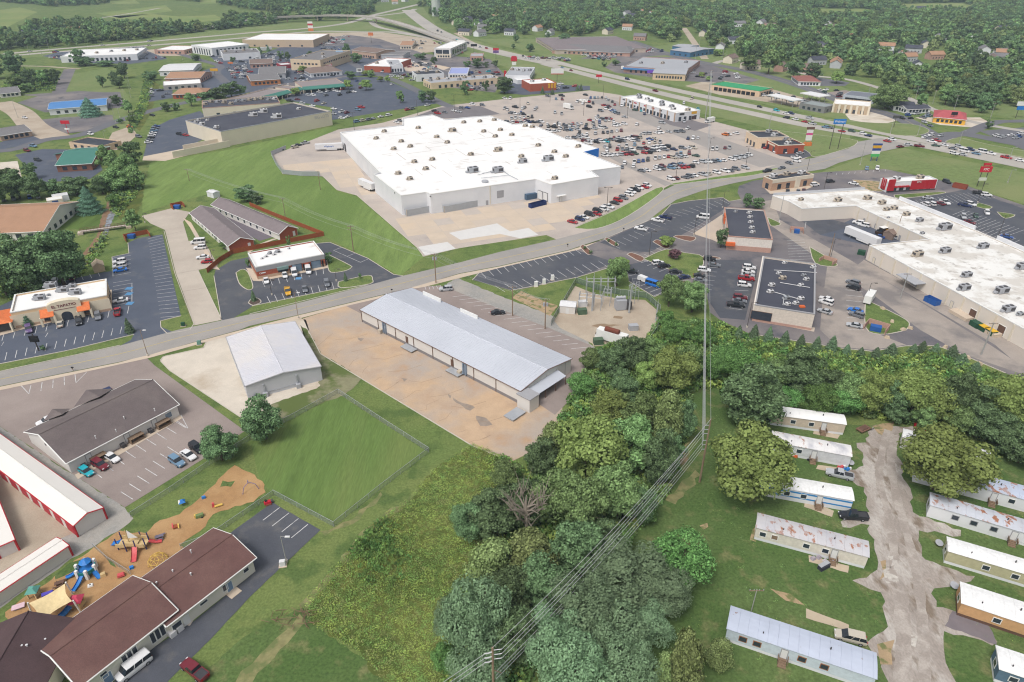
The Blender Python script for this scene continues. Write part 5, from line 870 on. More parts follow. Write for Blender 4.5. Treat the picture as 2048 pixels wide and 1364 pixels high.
mobile('pale mobile home with dirty streaked white roof and toys outside', (1545,883),(1703,913),(1702,892), mat('palegrey_siding', (216,218,222)), rust_mat('streaked_roof', (236,234,234),(0.6,0.7),0.7), win=(0.12,0.36), door=0.55)
mobile('white mobile home with two bright blue stripes', (1508,965),(1707,1001),(1707,977), WHITEWALL, mat('clean_white_roof', (244,244,244)), win=(0.35,0.52), door=0.68, stripes=mat('stripe_blue', (60,142,206)))
mobile('mobile home with heavily rusted roof and cream walls, junk by its steps', (1513,1055),(1737,1114),(1738,1084), mat('cream_siding', (226,220,208)), rust_mat('rusted_roof', (206,204,208),(0.54,0.62),0.9), win=(0.07,0.18,0.47,0.64), door=0.72, blocked=(1,))
mobile('long pale blue mobile home with brown framed windows and spotted metal roof', (1455,1257),(1752,1357),(1753,1308), mat('paleblue_siding', (206,218,228)), mat('spotted_metal_roof', (196,204,222),0.5,0.05,0.3, rgb2=(150,112,92), s2=0.8, th=(0.68,0.74)), win=(0.12,0.22,0.53,0.68), door=0.41, winframe=mat('brown_frame', (160,112,80)))
mobile('small white mobile home with patched tarred roof beside the red car', (1806,874),(1980,921),(1984,905), mat('ivory_siding', (228,226,214)), mat('tarred_roof', (190,192,198),0.7,0.1,0.4, rgb2=(238,238,238), s2=0.25, th=(0.5,0.58), rgb3=(140,140,146), s3=0.4, th3=(0.6,0.7)), win=(0.26,0.42), door=0.13)
mobile('mobile home with blue and rust patched roof half hidden by the big tree', (1832,941),(2080,1007),(2084,982), WHITEWALL, rust_mat('patchy_blue_rust', (196,206,226),(0.52,0.57),0.8), win=(0.2,0.8), door=0.66)
mobile('white mobile home with rust streaks on one half of its grey roof', (1861,1010),(2085,1076),(2090,1052), WHITEWALL, rust_mat('rust_streak_roof', (206,210,220),(0.54,0.6),0.8), win=(0.25,0.42,0.6), door=0.78, winframe=GREYTRIM)
mobile('olive sided mobile home with white roof and shrubs at its wall', (1897,1102),(2092,1160),(2094,1133), mat('olive_siding', (190,186,152)), mat('clean_white_roof', (244,244,244)), win=(0.42,0.72), door=0)
mobile('orange tan mobile home with dark skirting and white roof', (1924,1206),(2095,1263),(2097,1222), mat('orange_siding', (212,168,122)), mat('clean_white_roof', (244,244,244)), win=(0.45,0.85), door=0, skirt=BROWNT)
mobile('slate blue mobile home with white roof at the foot of the lane', (2000,1338),(2112,1376),(2112,1332), mat('slate_siding', (96,122,142)), mat('clean_white_roof', (244,244,244)), win=(0.3,), door=0)
# ------------------------------------------------------------ vehicles
def paint_mat(key, rgb): return mat('paint_'+key, rgb, 0.28,0.03,0.5, coord='obj', spec=0.5)
PAINTS = {'white': (238,238,240), 'silver': (190,193,198), 'grey': (122,126,134), 'black': (46,48,54), 'red': (176,38,48), 'dark red': (120,40,52), 'blue': (52,88,156), 'light blue': (116,148,176), 'turquoise': (40,176,192), 'tan': (204,196,182), 'yellow': (226,172,48), 'green': (70,96,84), 'orange': (222,120,40), 'purple': (112,92,138), 'bright blue': (36,120,214), 'dark blue': (40,54,96), 'brown': (70,52,44)}
PM = {k: paint_mat(k.replace(' ', '_'), v) for k, v in PAINTS.items()}
CGLASS = mat('car_glass', (44,50,58),0.06,0.05,1.0, coord='obj', spec=0.8); TYRE = mat('tyre', (40,40,42),0.9,0.1,3.0, coord='obj'); RIM = mat('rim', (160,162,166),0.4,0.05,3.0, coord='obj'); LAMPW = mat('headlamp', (230,232,236),0.15, coord='obj'); LAMPR = mat('tail_lamp', (170,30,34),0.2, coord='obj'); BEDM = mat('truck_bed', (70,70,74),0.8, coord='obj')
SPEC = {'sedan': dict(L=4.75, W=0.91, bt=0.92, hood=(1.05,0.88), base=(-1.75,1.02), roof=(-0.95,0.25), rz=1.44, rw=0.66), 'hatchback': dict(L=4.2, W=0.88, bt=0.95, hood=(1.05,0.90), base=(-2.0,0.95), roof=(-1.5,0.25), rz=1.52, rw=0.66), 'suv': dict(L=4.75, W=0.94, bt=1.08, hood=(1.15,1.04), base=(-2.28,1.05), roof=(-1.95,0.35), rz=1.74, rw=0.72), 'minivan': dict(L=5.1, W=0.98, bt=1.05, hood=(1.5,1.0), base=(-2.45,1.5), roof=(-2.1,0.55), rz=1.78, rw=0.76), 'van': dict(L=5.6, W=1.0, bt=1.2, hood=(1.9,1.15), base=(-2.74,1.9), roof=(-2.68,1.25), rz=2.15, rw=0.88), 'pickup': dict(L=5.8, W=0.98, bt=1.08, hood=(1.25,1.06), base=(-0.75,1.25), roof=(-0.6,0.55), rz=1.82, rw=0.72)}
def car_body(b, k, mi=(0,1,2)):
    s = SPEC[k]; L, W, bt = s['L']/2, s['W'], s['bt']; hx, hz = s['hood']
    st = [(-L, W*0.86,0.42, bt*0.84),(-L+0.12, W*0.95,0.28, bt*0.98),(-L+0.9, W, 0.24, bt),(0, W, 0.24, bt),(hx, W*0.99,0.24, hz),(L-0.55, W*0.95,0.26, hz*0.93),(L-0.12, W*0.88,0.3, hz*0.80),(L, W*0.74,0.4, hz*0.66)]
    if k == 'pickup': st = [st[0], st[1],(-0.85, W, 0.3, bt)]+st[3:]
    rings = []
    for x, w_, zb, zt in st: i = len(b.v); b.v += [(x, -w_*0.92, zb),(x, -w_, zb+(zt-zb)*0.55),(x, -w_*0.93, zt),(x, w_*0.93, zt),(x, w_, zb+(zt-zb)*0.55),(x, w_*0.92, zb)]; rings.append(i)
    for p, q in zip(rings, rings[1:]):
        for j in range(5): b.f.append((p+j, q+j, q+j+1, p+j+1)); b.m.append(mi[0])
    b.f.append(tuple(rings[0]+j for j in range(6))); b.m.append(mi[0]); b.f.append(tuple(rings[-1]+j for j in range(5,-1,-1))); b.m.append(mi[0])
    r0, r1, rz, rw = s['roof'][0], s['roof'][1], s['rz'], s['rw']; b.box(((r0+r1)/2,0, rz+0.0),(r1-r0+0.12, rw*2+0.06,0.07),0, mi[0],0.94)
    if k == 'pickup':
        b.box((-1.82,0, bt+0.004),(1.75, W*1.62,0.02),0, mi[2]); b.box((-1.82, W*0.87, bt+0.06),(1.9,0.14,0.14),0, mi[0]); b.box((-1.82,-W*0.87, bt+0.06),(1.9,0.14,0.14),0, mi[0]); b.box((-L+0.1,0, bt+0.06),(0.12, W*1.8,0.14),0, mi[0])
    for px in ((0.5, ) if k in ('sedan', 'pickup', 'hatchback') else (0.33,0.66)):
        bx = lerp(s['base'][0], s['base'][1], px); rx = lerp(r0, r1, px)
        for sg in (-1,1): b.tube([(bx, sg*(W*0.92), bt-0.02),(rx, sg*(rw+0.03), rz)],0.045,4, mi[0])
    return b
def car_glass(b, k, mi=0):
    s = SPEC[k]; W, bt = s['W']*0.9, s['bt']-0.03; x0, x1 = s['base']; r0, r1 = s['roof']; rw, rz = s['rw'], s['rz']-0.02; hz = s['hood'][1]-0.03
    B = [(x0,-W, bt),(x1,-W, min(bt, hz)),(x1, W, min(bt, hz)),(x0, W, bt)]; T = [(r0,-rw, rz),(r1,-rw, rz),(r1, rw, rz),(r0, rw, rz)]
    for i in range(4): j = (i+1) % 4; b.poly([B[i], B[j], T[j], T[i]], mi)
    return b
def wheels_at(k): L = SPEC[k]['L']/2; W = SPEC[k]['W']-0.1; f = L-0.92; r = -L+(1.0 if k != 'pickup' else 1.25); return [(f, -W),(f, W),(r, -W),(r, W)]
def wheel(b, x, y, mi=(0,1), r=0.35):
    b.tube([(x, y-0.12, r),(x, y+0.12, r)], r, 12, mi[0]); b.tube([(x, y-0.135, r),(x, y+0.135, r)], r*0.58,8, mi[1]); return b
CARP, CARF = {}, {}
_b = MB(); wheel(_b, 0,0); WHEELMESH = None
for k in SPEC:
    root = bpy.data.objects.new('car_pattern', None); ORG[root.name] = Vector((0,0,0)); parts = []
    o = car_body(MB(), k).build('body', [PM['white'], CGLASS, BEDM]); parts.append(('body', o.data, (0,0,0))); bpy.data.objects.remove(o)
    o = car_glass(MB(), k).build('windows', CGLASS); parts.append(('windows', o.data, (0,0,0))); bpy.data.objects.remove(o)
    if WHEELMESH is None: b = MB(); wheel(b, 0,0); o = b.build('wheel', [TYRE, RIM]); WHEELMESH = o.data; bpy.data.objects.remove(o)
    for x, y in wheels_at(k): parts.append(('wheel', WHEELMESH, (x, y, 0)))
    L = SPEC[k]['L']/2; W = SPEC[k]['W']
    for nm, x, m_, z in (('headlight', L-0.1, LAMPW, SPEC[k]['hood'][1]*0.74),('tail_light', -L+0.04, LAMPR, SPEC[k]['bt']*0.82)):
        o = MB().box((0,0,0),(0.16,0.36,0.17)).build(nm, m_); me = o.data; bpy.data.objects.remove(o)
        for sg in (-1,1): parts.append((nm, me, (x, sg*W*0.62, z)))
    CARP[k] = parts; bpy.data.objects.remove(root)
    b = car_body(MB(), k, (0,1,2)); car_glass(b, k, 1)
    for x, y in wheels_at(k): b.tube([(x, y-0.12,0.34),(x, y+0.12,0.34)],0.34,8,2)
    o = b.build('car', [PM['white'], CGLASS, TYRE]); CARF[k] = o.data; bpy.data.objects.remove(o)
KW = {'sedan': 'sedan', 'hatchback': 'hatchback', 'suv': 'SUV', 'minivan': 'minivan', 'van': 'van', 'pickup': 'pickup truck'}
CARS = []        # (x, y, heading, kind, colour, where)
def car(x, y, dx, dy, kind, col, where): g = G(x, y); h = G(x+dx, y+dy)-g; CARS.append((g, math.atan2(h.y, h.x), kind, col, where))
RND = random.Random(11)
def rcol(): return RND.choices(['white', 'silver', 'grey', 'black', 'red', 'dark red', 'blue', 'light blue', 'dark blue', 'tan', 'green', 'turquoise', 'orange'],[30,16,16,14,7,5,4,4,4,4,1,0.6,0.6])[0]
def rkind(): return RND.choices(['sedan', 'hatchback', 'suv', 'minivan', 'van', 'pickup'],[34,8,32,9,2,15])[0]
def carrow(p0, p1, axis, dens, where, step=2.85, off=None, sc=None):
    if sc: p0 = (off[0]+p0[0]/sc, off[1]+p0[1]/sc); p1 = (off[0]+p1[0]/sc, off[1]+p1[1]/sc)
    a, b = G(*p0), G(*p1); L = (b-a).length; n = max(1, int(L/step)); m = ((p0[0]+p1[0])/2,(p0[1]+p1[1])/2); h = G(m[0]+axis[0], m[1]+axis[1])-G(*m); ang = math.atan2(h.y, h.x)
    for i in range(n+1):
        if RND.random() < dens*1.12+0.04: CARS.append((lerp(a, b, i/n)+Vector((RND.uniform(-0.25,0.25), RND.uniform(-0.4,0.4),0)), ang+(math.pi if RND.random() < 0.35 else 0)+RND.uniform(-0.05,0.05), rkind(), rcol(), where))
wh = 'beside the taupe shingled building'
for c in ((174,947,12,7,'hatchback', 'turquoise'),(202,934,12,7,'suv', 'dark red'),(225,919,12,7,'sedan', 'white'),(355,927,12,8,'suv', 'light blue'),(378,914,12,8,'sedan', 'white'),(395,900,12,8,'suv', 'black'),(209,792,-10,4,'suv', 'dark blue'),(95,845,-10,4,'sedan', 'white')): car(*c, wh)
wh = 'parked at the stucco restaurant'
for c in ((59,662,2,9,'suv', 'purple'),(122,651,1,-8,'sedan', 'tan'),(159,645,1,8,'pickup', 'black'),(197,636,1,8,'suv', 'grey'),(236,627,1,-8,'pickup', 'red'),(242,604,-12,2,'sedan', 'white'),(241,543,-12,2,'sedan', 'bright blue'),(240,535,-12,2,'suv', 'white'),(240,526,-12,2,'suv', 'white'),(92,568,2,-8,'suv', 'green'),(111,565,2,-8,'suv', 'white'),(146,558,2,-8,'suv', 'dark red')): car(*c, wh)
wh = 'on the concrete drive by the care home'
for c in ((397,487,-12,1,'van', 'white'),(401,498,-12,1,'suv', 'white'),(406,517,-12,1,'sedan', 'white'),(414,526,-12,1,'hatchback', 'red')): car(*c, wh)
wh = 'in the clinic bays'
for c in ((533,564,2,8,'sedan', 'white'),(570,553,2,8,'sedan', 'white'),(589,549,2,8,'van', 'white'),(617,544,2,8,'van', 'white'),(576,586,2,8,'pickup', 'yellow'),(610,581,2,8,'sedan', 'grey'),(654,570,2,8,'suv', 'grey')): car(*c, wh)
wh = 'beside the long metal building'
for c in ((892,581,-12,1,'suv', 'silver'),(996,628,12,-1,'sedan', 'black')): car(*c, wh)
wh = 'in the dark lots across the road'
for c in ((1282,460,-10,-2,'pickup', 'white'),(1315,443,-10,-2,'pickup', 'white'),(1330,437,-10,-2,'pickup', 'dark blue'),(1405,437,-10,-1,'van', 'white'),(1316,529,10,-1,'suv', 'white'),(1328,535,10,-1,'suv', 'black'),(1263,546,10,1,'suv', 'black'),(1351,546,10,1,'sedan', 'black'),(1368,557,10,-2,'sedan', 'dark blue'),(1306,572,10,3,'van', 'bright blue'),(1419,521,10,1,'suv', 'black'),(1412,531,10,1,'sedan', 'light blue'),(1427,533,10,1,'sedan', 'grey'),(1408,543,10,1,'suv', 'white'),(1400,554,10,1,'sedan', 'black'),(1400,563,10,1,'sedan', 'grey')): car(*c, wh)
wh = 'beside the vent dotted retail unit'
for c in ((1498,538,10,1,'suv', 'white'),(1496,546,10,1,'sedan', 'white'),(1495,553,10,1,'sedan', 'silver'),(1492,560,10,1,'pickup', 'red'),(1488,573,10,1,'suv', 'white'),(1480,598,10,1,'suv', 'dark red'),(1478,605,10,1,'sedan', 'grey'),(1471,613,10,1,'pickup', 'black'),(1705,568,-10,-3,'suv', 'grey'),(1706,578,-10,-3,'suv', 'black'),(1652,601,-10,-3,'sedan', 'white'),(1651,608,-10,-3,'suv', 'white'),(1649,626,-10,-3,'sedan', 'silver'),(1710,624,-10,-3,'sedan', 'bright blue'),(1712,633,-10,-3,'suv', 'grey'),(1708,654,-10,-2,'sedan', 'silver')): car(*c, wh)
wh = 'behind the L shaped strip mall'
for c in ((1716,448,-10,-2,'suv', 'white'),(1727,453,-10,-2,'suv', 'white'),(1756,476,-10,-1,'sedan', 'blue'),(1792,478,-10,0,'sedan', 'silver')): car(*c, wh)
wh = 'in the lot fronting the strip mall'
for c in ((1855,398,10,1,'sedan', 'silver'),(1850,411,-9,-4,'suv', 'white'),(1862,410,-9,-4,'suv', 'white'),(1880,409,-9,-4,'sedan', 'dark red'),(1889,407,9,4,'pickup', 'white'),(1929,413,10,2,'pickup', 'dark blue'),(1941,411,10,3,'suv', 'white'),(1958,388,10,1,'pickup', 'black'),(1972,392,10,1,'suv', 'white'),(1973,428,4,8,'suv', 'white'),(1926,436,4,8,'suv', 'silver'),(1951,434,4,8,'sedan', 'green'),(1939,447,10,3,'sedan', 'dark red'),(2013,476,10,2,'sedan', 'blue')): car(*c, wh)
wh = 'around the coffee shop and chicken restaurant'
for c in ((1629,372,10,-1,'suv', 'white'),(1660,365,10,-1,'suv', 'black'),(1706,369,-10,-2,'sedan', 'white'),(1575,384,1,-8,'sedan', 'black'),(1585,384,1,-8,'sedan', 'white'),(1596,384,1,-8,'sedan', 'grey'),(1607,383,1,-8,'sedan', 'dark red'),(1733,339,0,-8,'suv', 'light blue'),(1754,339,0,8,'suv', 'white'),(1893,366,10,4,'suv', 'black'),(1534,344,-10,2,'pickup', 'black'),(1563,338,-10,2,'sedan', 'grey'),(1593,324,10,2,'suv', 'white'),(1578,328,10,3,'sedan', 'grey'),(1592,317,10,0,'pickup', 'white'),(1600,308,10,-1,'sedan', 'silver'),(1552,305,8,-3,'sedan', 'white'),(1570,306,3,8,'suv', 'white'),(1580,305,3,8,'sedan', 'black'),(1522,296,5,-3,'sedan', 'white'),(1532,297,9,-3,'sedan', 'red'),(1543,304,9,-3,'sedan', 'blue')): car(*c, wh)
wh = 'in the mobile home park'
for c in ((1678,953,-12,-3,'pickup', 'silver'),(1705,1036,-12,-1,'pickup', 'black'),(1699,1279,-12,-3,'minivan', 'tan'),(1848,860,12,3,'sedan', 'red')): car(*c, wh)
wh = 'by the church drive'
for c in ((270,1340,-9,7,'van', 'white'),(391,1345,-10,-8,'pickup', 'dark red')): car(*c, wh)
wh = 'along the kerb of the superstore side lot'
for (x, y, k, col) in ((1145,446,'sedan', 'red'),(1160,441,'suv', 'dark blue'),(1168,437,'sedan', 'white'),(1179,431,'minivan', 'black'),(1193,430,'sedan', 'red'),(1195,424,'suv', 'black'),(1208,421,'suv', 'white'),(1217,416,'pickup', 'white'),(1229,408,'sedan', 'black'),(1236,403,'suv', 'red'),(1247,398,'suv', 'grey'),(1258,391,'suv', 'white'),(1263,386,'suv', 'white'),(1270,382,'pickup', 'black'),(1278,378,'suv', 'white'),(1289,376,'sedan', 'red'),(1294,373,'suv', 'white')): car(x, y, 10,2.5, k, col, wh)
wh = 'queuing at the highway junction'
for c in ((1572,237,-10,-2,'suv', 'black'),(1590,240,-10,-2,'sedan', 'white'),(1609,245,-10,-2,'sedan', 'red'),(1624,249,-10,-2,'pickup', 'silver'),(1650,256,-10,-2,'suv', 'light blue'),(1660,257,-10,-2,'sedan', 'grey'),(1683,264,-10,-2,'sedan', 'red'),(1703,264,10,2,'suv', 'green'),(1736,273,-10,-2,'sedan', 'dark blue'),(1774,284,10,2,'sedan', 'red'),(1784,281,10,2,'suv', 'white'),(1800,295,10,-1,'sedan', 'dark red'),(1816,291,10,1,'sedan', 'silver'),(1838,294,10,1,'pickup', 'dark red'),(1871,293,10,1,'sedan', 'green'),(1863,285,10,2,'pickup', 'white'),(1872,283,10,2,'pickup', 'red'),(1848,276,-9,2,'sedan', 'white'),(1861,272,-9,2,'suv', 'white'),(1881,273,-9,2,'sedan', 'silver'),(1888,292,10,2,'sedan', 'white'),(1905,299,10,2,'sedan', 'grey'),(1917,295,10,2,'suv', 'silver'),(1928,304,10,2,'van', 'white'),(1907,309,10,2,'suv', 'white'),(1925,311,10,2,'sedan', 'silver'),(1940,301,10,2,'suv', 'dark blue'),(1952,309,10,2,'sedan', 'light blue'),(1966,306,10,2,'van', 'white'),(1980,309,10,2,'pickup', 'white'),(2012,317,10,2,'pickup', 'red'),(2039,323,10,2,'sedan', 'white'),(1804,238,9,3,'suv', 'black'),(1848,246,9,3,'suv', 'silver'),(1860,253,9,3,'sedan', 'grey')): car(*c, wh)
wh = 'parked in rows in the superstore lot'
O, K_ = (1000,180),4.096
for p0, p1, ax, d in (((1400,738),(1880,668),(10,2.5), .96),((1930,655),(2040,640),(10,2.5), .95),((1160,668),(1600,630),(10,2), .92),((1620,602),(1900,577),(10,2), .85),((1290,635),(1600,603),(10,2), .7),((1020,608),(1210,580),(1,-8), .95),((1240,572),(1580,520),(1,-8), .8),((860,545),(1220,520),(10,2), .92),((1240,505),(1420,492),(10,2), .85),((1450,485),(1580,480),(10,2), .8),((1040,500),(1400,467),(10,2), .88),((860,472),(930,466),(1,-8), .9),((970,472),(1135,452),(1,-8), .92),((1180,442),(1310,432),(1,-8), .85),((1360,410),(1480,400),(1,-8), .5),((690,428),(1135,398),(10,2), .93),((720,442),(870,428),(10,2), .9),((1180,365),(1480,345),(10,2), .72),((640,378),(915,348),(1,-8), .92),((650,360),(990,340),(1,-8), .5),((400,345),(770,322),(10,2), .92),((800,322),(1020,285),(10,2), .55),((450,296),(670,282),(1,-8), .85),((710,288),(890,252),(1,-8), .8),((60,270),(340,268),(10,2), .75),((90,195),(190,205),(10,2), .8),((60,240),(330,225),(1,-8), .45),((740,255),(1050,225),(10,2), .4),((1740,490),(1880,478),(1,-8), .8),((1540,405),(1620,398),(1,-8), .9),((1840,372),(1960,358),(10,2), .9),((1940,565),(2040,540),(10,2), .9),((940,125),(1110,150),(1,-8), .9),((1110,165),(1330,212),(1,-8), .8),((740,70),(900,66),(1,-8), .7),((250,60),(700,45),(10,2), .18),((260,160),(560,210),(1,-8), .3),((0,170),(330,150),(1,-8), .35),((850,130),(960,200),(10,2), .6),((1000,640),(1140,625),(1,-8), .4),((1420,560),(1600,545),(10,2), .5),((900,400),(1180,380),(1,-8), .45),((560,400),(700,395),(10,2), .8),((930,430),(1300,405),(10,2), .5),((830,505),(1000,490),(1,-8), .6),((500,320),(800,300),(1,-8), .6)): carrow(p0, p1, ax, d, wh, off=O, sc=K_, step=2.75)
for i in range(48): x, y = RND.uniform(1000,1400), RND.uniform(196,260); car(x, y, RND.choice((10,1)), RND.choice((2,-8)), rkind(), rcol(), wh)
wh = 'along the grass edge behind the superstore'
for (x, y) in ((714,245),(726,243),(738,241),(747,239),(762,235),(778,232),(815,221),(825,219),(855,212),(596,292),(590,296),(560,302),(611,288)): car(x, y, 10,-2, rkind(), rcol(), wh)
wh = 'by the dark lane near the superstore corner'
for (x, y) in ((870,224),(875,228),(908,223),(924,218),(935,217),(965,212),(945,210),(890,226),(918,225),(793,246),(800,243)): car(x, y, 10,2, rkind(), rcol(), wh)
wh = 'in the blue plaza lot'
for (x, y, c) in ((655,184,'white'),(668,182,'white'),(676,184,'white'),(684,180,'red'),(652,192,'grey'),(680,191,'black'),(698,186,'black'),(708,185,'white'),(617,192,'silver'),(627,192,'white'),(634,203,'red'),(648,208,'tan'),(605,208,'silver'),(612,207,'dark red'),(580,203,'black'),(723,216,'red'),(716,221,'light blue'),(668,219,'white'),(684,225,'white'),(694,227,'dark red'),(668,229,'silver'),(684,238,'white'),(696,235,'white'),(625,213,'white'),(784,170,'white'),(714,163,'blue'),(722,177,'dark red'),(595,200,'dark red'),(640,186,'silver'),(600,182,'silver'),(560,188,'black'),(570,192,'silver')): car(x, y, 10, RND.choice((1,-3)), rkind(), c, wh)
wh = 'in the lot beside the cream walled store'
for i in range(8): car(313-i*2.2,254+i*4.6,10,-1, rkind(), rcol(), wh)
for (x, y) in ((360,270),(372,272),(278,275),(76,322),(55,303),(67,294),(50,237),(232,256),(260,256),(182,270),(305,232)): car(x, y, 10,2, rkind(), rcol(), 'on the roads and lots around the teal roofed lodge')
for (x, y) in ((8,402),(28,400),(60,397),(77,396),(99,438)): car(x, y, 3,8, rkind(), rcol(), 'behind the tan roofed office')
wh = 'in the far shopping lots'
def farcars(poly, n, ax=((10,1),(1,-6))):
    P = Gs(poly); xs, ys = [p.x for p in P],[p.y for p in P]; k = 0; tries = 0
    while k < n and tries < n*40:
        tries += 1; x, y = RND.uniform(min(xs), max(xs)), RND.uniform(min(ys), max(ys))
        if inpoly(np.array([x]), np.array([y]), P)[0] and all(abs(c[0].x-x)+abs(c[0].y-y) > 5 for c in CARS[-60:]): CARS.append((Vector((x, y, 0)), RND.choice((0.3,1.8,3.4))+RND.uniform(-0.1,0.1), rkind(), rcol(), wh)); k += 1
carrow((100,116),(255,122),(3,-6), .95, wh); carrow((110,113),(260,119),(3,-6), .8, wh); carrow((150,124),(330,116),(3,-6), .95, wh); carrow((262,97),(285,96),(3,-6),1, wh); carrow((265,101),(282,99),(3,-6),1, wh)
farcars([(455,138),(495,130),(505,155),(470,160)],34); farcars([(560,82),(640,76),(700,72),(690,86),(600,95)],110); farcars([(420,112),(520,112),(500,130),(440,128)],24); farcars([(640,92),(700,96),(690,108),(650,104)],16); farcars([(880,150),(990,142),(1000,150),(890,158)],14); farcars([(520,108),(560,108),(600,132),(640,140),(620,152),(560,140)],60); farcars([(570,160),(620,152),(690,150),(640,158),(580,170),(500,195)],16); farcars([(700,108),(755,112),(740,118),(700,112)],14); farcars([(790,120),(880,132),(860,140),(790,136)],24); farcars([(760,142),(830,150),(835,165),(790,158)],16); farcars([(810,78),(860,82),(980,112),(960,122),(850,104)],40); farcars([(930,172),(990,175),(960,182),(940,182)],10); farcars([(1050,178),(1120,168),(1160,172),(1110,182)],10); farcars([(1160,112),(1200,104),(1235,112),(1210,124)],34); farcars([(1270,95),(1330,100),(1320,108),(1280,104)],16); farcars([(1375,140),(1460,145),(1500,158),(1400,160)],14); farcars([(1430,176),(1500,186),(1560,196),(1480,188)],18); farcars([(1540,185),(1640,205),(1600,208),(1540,196)],12); farcars([(1810,226),(1870,228),(1860,240),(1820,238)],8); farcars([(1630,180),(1680,182),(1690,196),(1650,192)],8); farcars([(1985,262),(2048,265),(2048,285),(1990,278)],6); farcars([(1040,112),(1140,116),(1150,126),(1060,120)],26); farcars([(340,150),(410,150),(410,165),(330,168)],10); farcars([(300,180),(335,178),(335,194),(300,198)],6)
for rp, n in ((HW2,9),(HW1,4),([(870,60),(925,84),(1000,105),(1090,124)],12),([(30,106),(300,83),(520,64)],5),([(40,110),(300,91),(520,73)],5)):
    Q = smooth(Gs(rp))
    for i in range(n): j = RND.randrange(1, int(len(Q)*0.6)); d = Q[j+1]-Q[j]; CARS.append((Q[j]+Vector((0, RND.choice((-2.2,2.2)),0)), math.atan2(d.y, d.x), rkind(), rcol(), 'driving on the far highway'))
CARS.sort(key=lambda c: c[0].length); sep = []
for c in CARS:
    if all(abs(c[0].x-q[0].x) > 2.6 or abs(c[0].y-q[0].y) > 2.0 for q in sep[-90:]): sep.append(c)
for i, (g, a, k, col, wh) in enumerate(sep[:300]):
    z = 0.13 if scale_at(PX((g.x, g.y, 0))[1]) < 0 else 0.07; lab = f'{col} {KW[k]} {wh}'; nm = 'pickup_truck' if k == 'pickup' else k; grp = f'{col} {KW[k]}s {wh}'
    px = PX(g)[1]
    if px > 405:
        root = thing(nm, lab, 'pickup' if k == 'pickup' else 'van' if 'van' in k else 'car', (g.x, g.y, z), grp); root.rotation_euler = (0,0, a)
        for pn, me, loc in CARP[k]:
            o = bpy.data.objects.new(pn, me); COL.objects.link(o); o.parent = root; o.location = loc
            if pn == 'body': o.material_slots[0].link = 'OBJECT'; o.material_slots[0].material = PM[col]
    else:
        o = bpy.data.objects.new(nm, CARF[k]); COL.objects.link(o); o.location = (g.x, g.y, z); o.rotation_euler = (0,0, a); o.material_slots[0].link = 'OBJECT'; o.material_slots[0].material = PM[col]; tag(o, lab, 'pickup' if k == 'pickup' else 'van' if 'van' in k else 'car', grp)
rest = sep[300:]; cols = sorted(PM); b = MB(); base = {}
for k in SPEC:
    t = car_body(MB(), k, (0,1,2)); car_glass(t, k, 1)
    for x, y in wheels_at(k): t.tube([(x, y-0.12,0.34),(x, y+0.12,0.34)],0.34,6,2)
    base[k] = t
for g, a, k, col, wh in rest:
    t = base[k]; n = len(b.v); ca, sa = math.cos(a), math.sin(a); b.v += [(g.x+x*ca-y*sa, g.y+x*sa+y*ca, z+0.08) for x, y, z in t.v]; b.f += [tuple(i+n for i in f) for f in t.f]; ci = cols.index(col); b.m += [ci if m_ == 0 else len(cols)+m_-1 for m_ in t.m]
tag(b.build('parked_cars', [PM[c] for c in cols]+[CGLASS, TYRE]), 'many small parked cars filling the far shopping lots', 'cars', kind='stuff')
# ------------------------------------------------------------ trucks, trailers, dumpsters
def ang(x, y, dx, dy): d = G(x+dx, y+dy)-G(x, y); return math.atan2(d.y, d.x)
def local(root_loc, a):
    ca, sa = math.cos(a), math.sin(a); return lambda x, y, z: (root_loc[0]+x*ca-y*sa, root_loc[1]+x*sa+y*ca, z)
def semitrailer(label, x, y, dx, dy, L=15.5, text=None, tcol=None, colm=None):
    g = G(x, y); a = ang(x, y, dx, dy); P_ = local(g, a); r = thing('semi_trailer', label, 'trailer', (g.x, g.y, 0)); m_ = colm or mat('trailer_white', (236,236,238),0.4,0.02)
    c = P_(0,0,2.65); MB().box(c, (L, 2.6,2.8), a).build('box', m_, r); MB().box(P_(0,0,1.15),(L*0.98,1.2,0.25), a).build('chassis', FAN, r)
    for k in (-L/2+1.6,-L/2+2.9):
        for s_ in (-1.05,1.05): MB().tube([P_(k, s_-0.18,0.55), P_(k, s_+0.18,0.55)],0.5,10).build('wheel', TYRE, r)
    for s_ in (-0.9,0.9): MB().box(P_(L/2-3, s_, 0.55),(0.2,0.2,1.1), a).build('landing_leg', STEEL, r)
    for s_ in (-1.31,1.31): MB().box(P_(-1.5, s_, 0.9),(6,0.04,0.6), a).build('side_skirt', m_, r)
    if text:
        d = Vector((math.cos(a), math.sin(a),0)); n_ = Vector((d.y, -d.x, 0)); sgn = 1 if n_.y < 0 else -1; e = d*sgn; n_ = n_*sgn; lettering(text, 1.5, Vector(P_(0,0,2.7))+n_*1.32, e, (0,0,1), tcol, r)
    return r
semitrailer('white semi trailer with blue lettering backed to the superstore dock', 659,301,-12,0.6, text='Walmart', tcol=mat('letter_blue', (60,110,190)))
semitrailer('plain white semi trailer backed to the lower superstore dock', 735,378,-12,-5, L=12)
semitrailer('white semi trailer with small red lettering behind the strip mall', 1722,483,-12,-5, text=None); semitrailer('white semi trailer crossing the far plaza lane', 532,102,12,-1, L=14)
